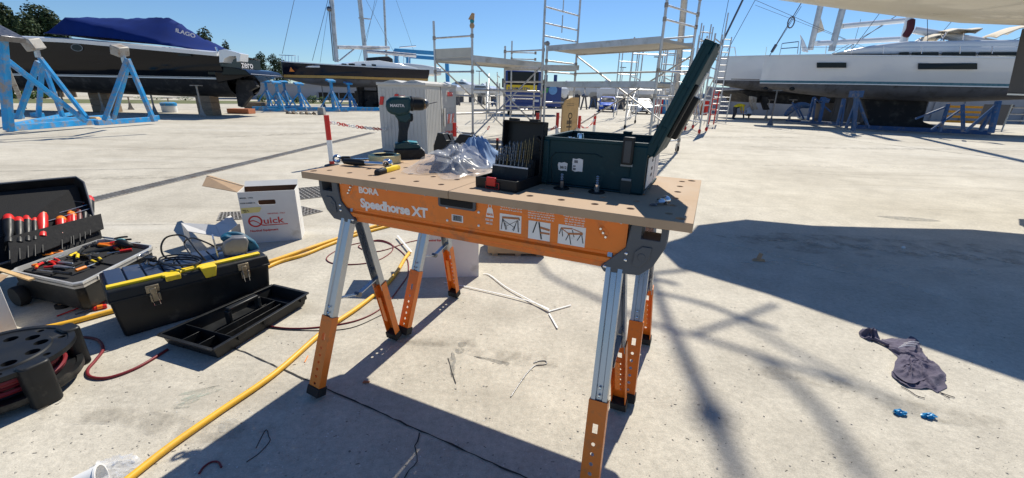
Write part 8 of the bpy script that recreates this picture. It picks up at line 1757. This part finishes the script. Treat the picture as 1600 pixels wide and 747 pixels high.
tree('dark pine just left of where the blue cover begins', 116, 31, 20, 44, 21, 1500); tree('lower dark pine between the two left tree crowns', 60, 33, 30, 90, 22, 1700); tree('round dark pine filling the gap left of the blue cover', 72, 28, 26, 60, 4, 1500); tree('dark pine at the far left behind the cradle upright', 20, 27, 30, 60, 5, 1500)
tree('small dark tree top showing above the slope of the blue cover', 338, 40, 50, 36, 6, 1000, .45); tree('tiny tree top right of the blue cover slope', 366, 48, 68, 20, 7, 500, .5)
tree('dark bushy pine left of the navy yacht bow', 418, 42, 84, 34, 8, 1500, .12); tree('dark pine behind the navy yacht pulpit', 436, 43, 87, 36, 9, 1500, .12); tree('lower dark pine just beyond the navy yacht bow', 448, 44, 92, 24, 10, 700, .15)
tree('dark pine filling the gap behind the black yacht stern', 402, 44, 94, 34, 11, 1200, .12)
def bush(label, px_, d, ytop, wpx, seed):
    rr = random.Random(seed); p = GD(px_, d); h_ = ztop(p, ytop); w_ = wpx*d/F/2; o_ = thing('shrub', label, 'shrub', p, 0, 'round green shrubs along the verge'); m2 = MB()
    leafcloud(m2, (0, 0, h_*.5), (w_*.85, w_*.85, h_*.5), 420, h_*.07, rr); m2.build('foliage', 'leaf2', o_, smooth=0, fix=False)
    m1 = MB(); m1.cyl((0, 0, 0), (0, 0, h_*.5), .06, .03, 6); m1.build('stem', 'bark', o_)
for i, (a, d, y_, w_, l_) in enumerate(((22, 26, 134, 30, 'leftmost, seen through the near blue cradle'), (52, 26, 136, 30, 'second from the left, seen through the cradle A frame'), (70, 27, 140, 20, 'third from the left, right of the cradle A frame'), (222, 30, 150, 26, 'under the middle of the black yacht'), (245, 30, 151, 26, 'just right of the middle steel prop'), (290, 30, 151, 30, 'left of the stern keel block'), (410, 31, 148, 18, 'left of the leftmost blue stand'), (448, 31, 150, 14, 'between the third and second blue stand'), (464, 31, 151, 12, 'just left of the fourth blue stand'), (489, 31, 149, 20, 'roundest one right of the fourth blue stand'), (504, 32, 151, 14, 'left of the near keel stand'), (519, 32, 152, 12, 'hidden by the near keel stand'))):
    bush('round green shrub '+l_, a, d, y_, w_, 40+i)

# ---------------------------------------------------------------- overhead boat, top right: cream hull that throws the big shade
o = thing('cream_boat', 'cream boat hull looming overhead at the top right corner', 'boat', (4, 4, 0)); O = V3((4, 4, 0))
far_old = [(2.02, 4.46), (2.56, 4.66), (3.4, 5.04), (4.3, 5.33), (5.2, 5.56), (6.21, 5.74), (7.6, 5.85), (9.5, 5.8)]
near_old = [(1.99, 4.12), (2.25, 3.86), (2.8, 3.50), (3.5, 3.10), (4.3, 2.80), (5.3, 2.6), (7.2, 2.5), (9.5, 2.5)]
SW = SDIR/SDIR.z
farp = [G(1072, 372)+SW*2.36, G(1090, 352)+SW*2.30, G(1215, 0, 2.17), G(1300, 12, 2.06), G(1400, 25, 1.98), G(1500, 36, 1.92), G(1600, 40, 1.88), G(1600, 40, 1.88)+Vector((3.5, .3, 0))]
nearp = [G(1035, 390)+SW*2.55, G(1060, 418)+SW*2.6, G(1112, 434)+SW*2.6, G(1200, 460)+SW*2.6, G(1330, 505)+SW*2.6, G(1460, 548)+SW*2.6, G(1600, 597)+SW*2.6, G(1600, 597)+SW*2.6+Vector((3.5, -.8, 0))]
rings = []
for f, n_ in zip(farp, nearp):
    r_ = []; nb = Vector((n_.x, n_.y, f.z)); nb = nb.lerp(Vector((f.x, f.y, f.z)), .04)
    for k in range(9): t = k/8; q = f.lerp(nb, t); q.z += -.03*math.sin(PI*t); r_.append(q-O)
    for h_ in (.3, .7, 1.0): q = nb.lerp(Vector((n_.x, n_.y, 2.6)), h_); r_.append(q-O)
    d_ = (f-nb); d_.z = 0; d_.normalize()
    for h_ in (1.0, .5): r_.append(Vector((f.x, f.y, f.z+(2.6-f.z)*h_))+d_*.02*h_-O)
    rings.append(r_)
mb = MB(); mb.loft(rings); mb.build('hull', 'cream', o, smooth=50)
c_ = P_(1575, 2, 5.0); mb = MB(); mb.lathe([(.001, -.03), (.11, -.03), (.12, .0), (.001, .03)], 20); mb.v = [v+V3((5.55, 4.75, 1.945))-O for v in mb.v]; mb.build('hull_fitting', 'black', o)
# dark keel fin under it at the right edge
k0 = EYE+ray(1573, 147)*(5.0/ray(1573, 147).y); k1 = EYE+ray(1594, 70)*(5.0/ray(1594, 70).y); print('fin', k0, k1)
mb = MB(); y0 = 4.6
def fp(a, b, y): return EYE+ray(a, b)*(y/ray(a, b).y)-O
mb.hexa([fp(1574, 146, 4.8), fp(1700, 150, 4.8), fp(1700, 150, 5.0), fp(1574, 146, 5.0), fp(1597, 45, 4.8), fp(1720, 50, 4.8), fp(1720, 50, 5.0), fp(1597, 45, 5.0)]); mb.build('keel_fin', mat('dark_grey_fin', (.07, .07, .08), .6), o, bev=.01)
mb = MB(); mb.hexa([fp(1573, 148.5, 4.78), fp(1700, 153, 4.78), fp(1700, 153, 5.02), fp(1573, 148.5, 5.02), fp(1574, 146, 4.78), fp(1700, 150, 4.78), fp(1700, 150, 5.02), fp(1574, 146, 5.02)]); mb.build('fin_shoe', 'gel', o)
# unseen rails and furled sail, added and shaped to cast soft shadows by the bench
def S2(px_, py_, z): g = G(px_, py_); w_ = SDIR/SDIR.z; return g+w_*z-O
def rail(pts, z, r=.02, nm='pulpit_rail', m_='chrome'): mb = MB(); mb.tube(cat([S2(a, b, zz) for (a, b), zz in zip(pts, z)], 5), r, 8); mb.build(nm, m_, o)  # added rails above the frame, set back along the sun from shadow lines
mb = MB(); mb.tube([S2(1015, 428, 6.0), S2(1045, 505, 6.8), S2(1085, 590, 7.6), S2(1112, 645, 8.0), S2(1160, 760, 9.0)], [.022, .028, .034, .042, .03], 8); mb.build('unseen_furled_sail', 'spray', o)
mb = MB(); mb.sphere(S2(1112, 648, 8.0), .062, 12, (1.2, .8, 1)); mb.build('unseen_sail_drum', 'dsteel', o)
rail([(1027, 457), (1100, 475), (1160, 497), (1215, 515)], [5.4]*4, .016); rail([(1082, 523), (1150, 500), (1212, 476)], [5.5]*3, .018); rail([(840, 405), (860, 432), (930, 465), (1015, 505), (1082, 523), (1200, 560), (1330, 602)], [6.0]*7, .016); rail([(870, 400), (960, 420), (1060, 445)], [5.4]*3, .018)
rail([(1150, 497), (1260, 560), (1420, 640)], [8.5]*3, .016); rail([(1190, 560), (1280, 640), (1360, 760)], [9]*3, .026)
one('unseen_bow_post', 'chrome', o, V3((3.0, 4.9, 2.6))-O, S2(1015, 428, 6.0), .02)

tower('slim aluminium scaffold frame between the left scaffold and the lorry', (760, 776, 764, 780), (15, 15.4, 17, 17.4), (128, 128, 130, 130), (140, 150, 160, 172), wheel=False)
tower('tall far scaffold rising between the two parked cars', (958, 985, 963, 988), (19, 19.4, 21, 21.4), (62, 64, 66, 68), (76, 96, 116, 136, 152), wheel=False)
tower('far scaffold frame with many rungs above the silver car', (1022, 1040, 1026, 1044), (17, 17.4, 19, 19.4), (66, 68, 70, 72), (82, 100, 118, 134, 150, 164), wheel=False)
tower('tall thin ladder scaffold hard against the right white bow', (1072, 1086, 1076, 1090), (16, 16.2, 17.5, 17.7), (36, 38, 40, 42), (50, 64, 78, 92, 106, 120, 134, 148, 162), wheel=False)
o_ = thing('yacht_mast', 'thick grey mast rising behind the tilted case lid', 'mast', GD(1052, 20)); O = GD(1052, 20)
one('mast_tube', 'alu', o_, V3((0, 0, .2)), P_(1072, -30, 20)-O, .14, 10)
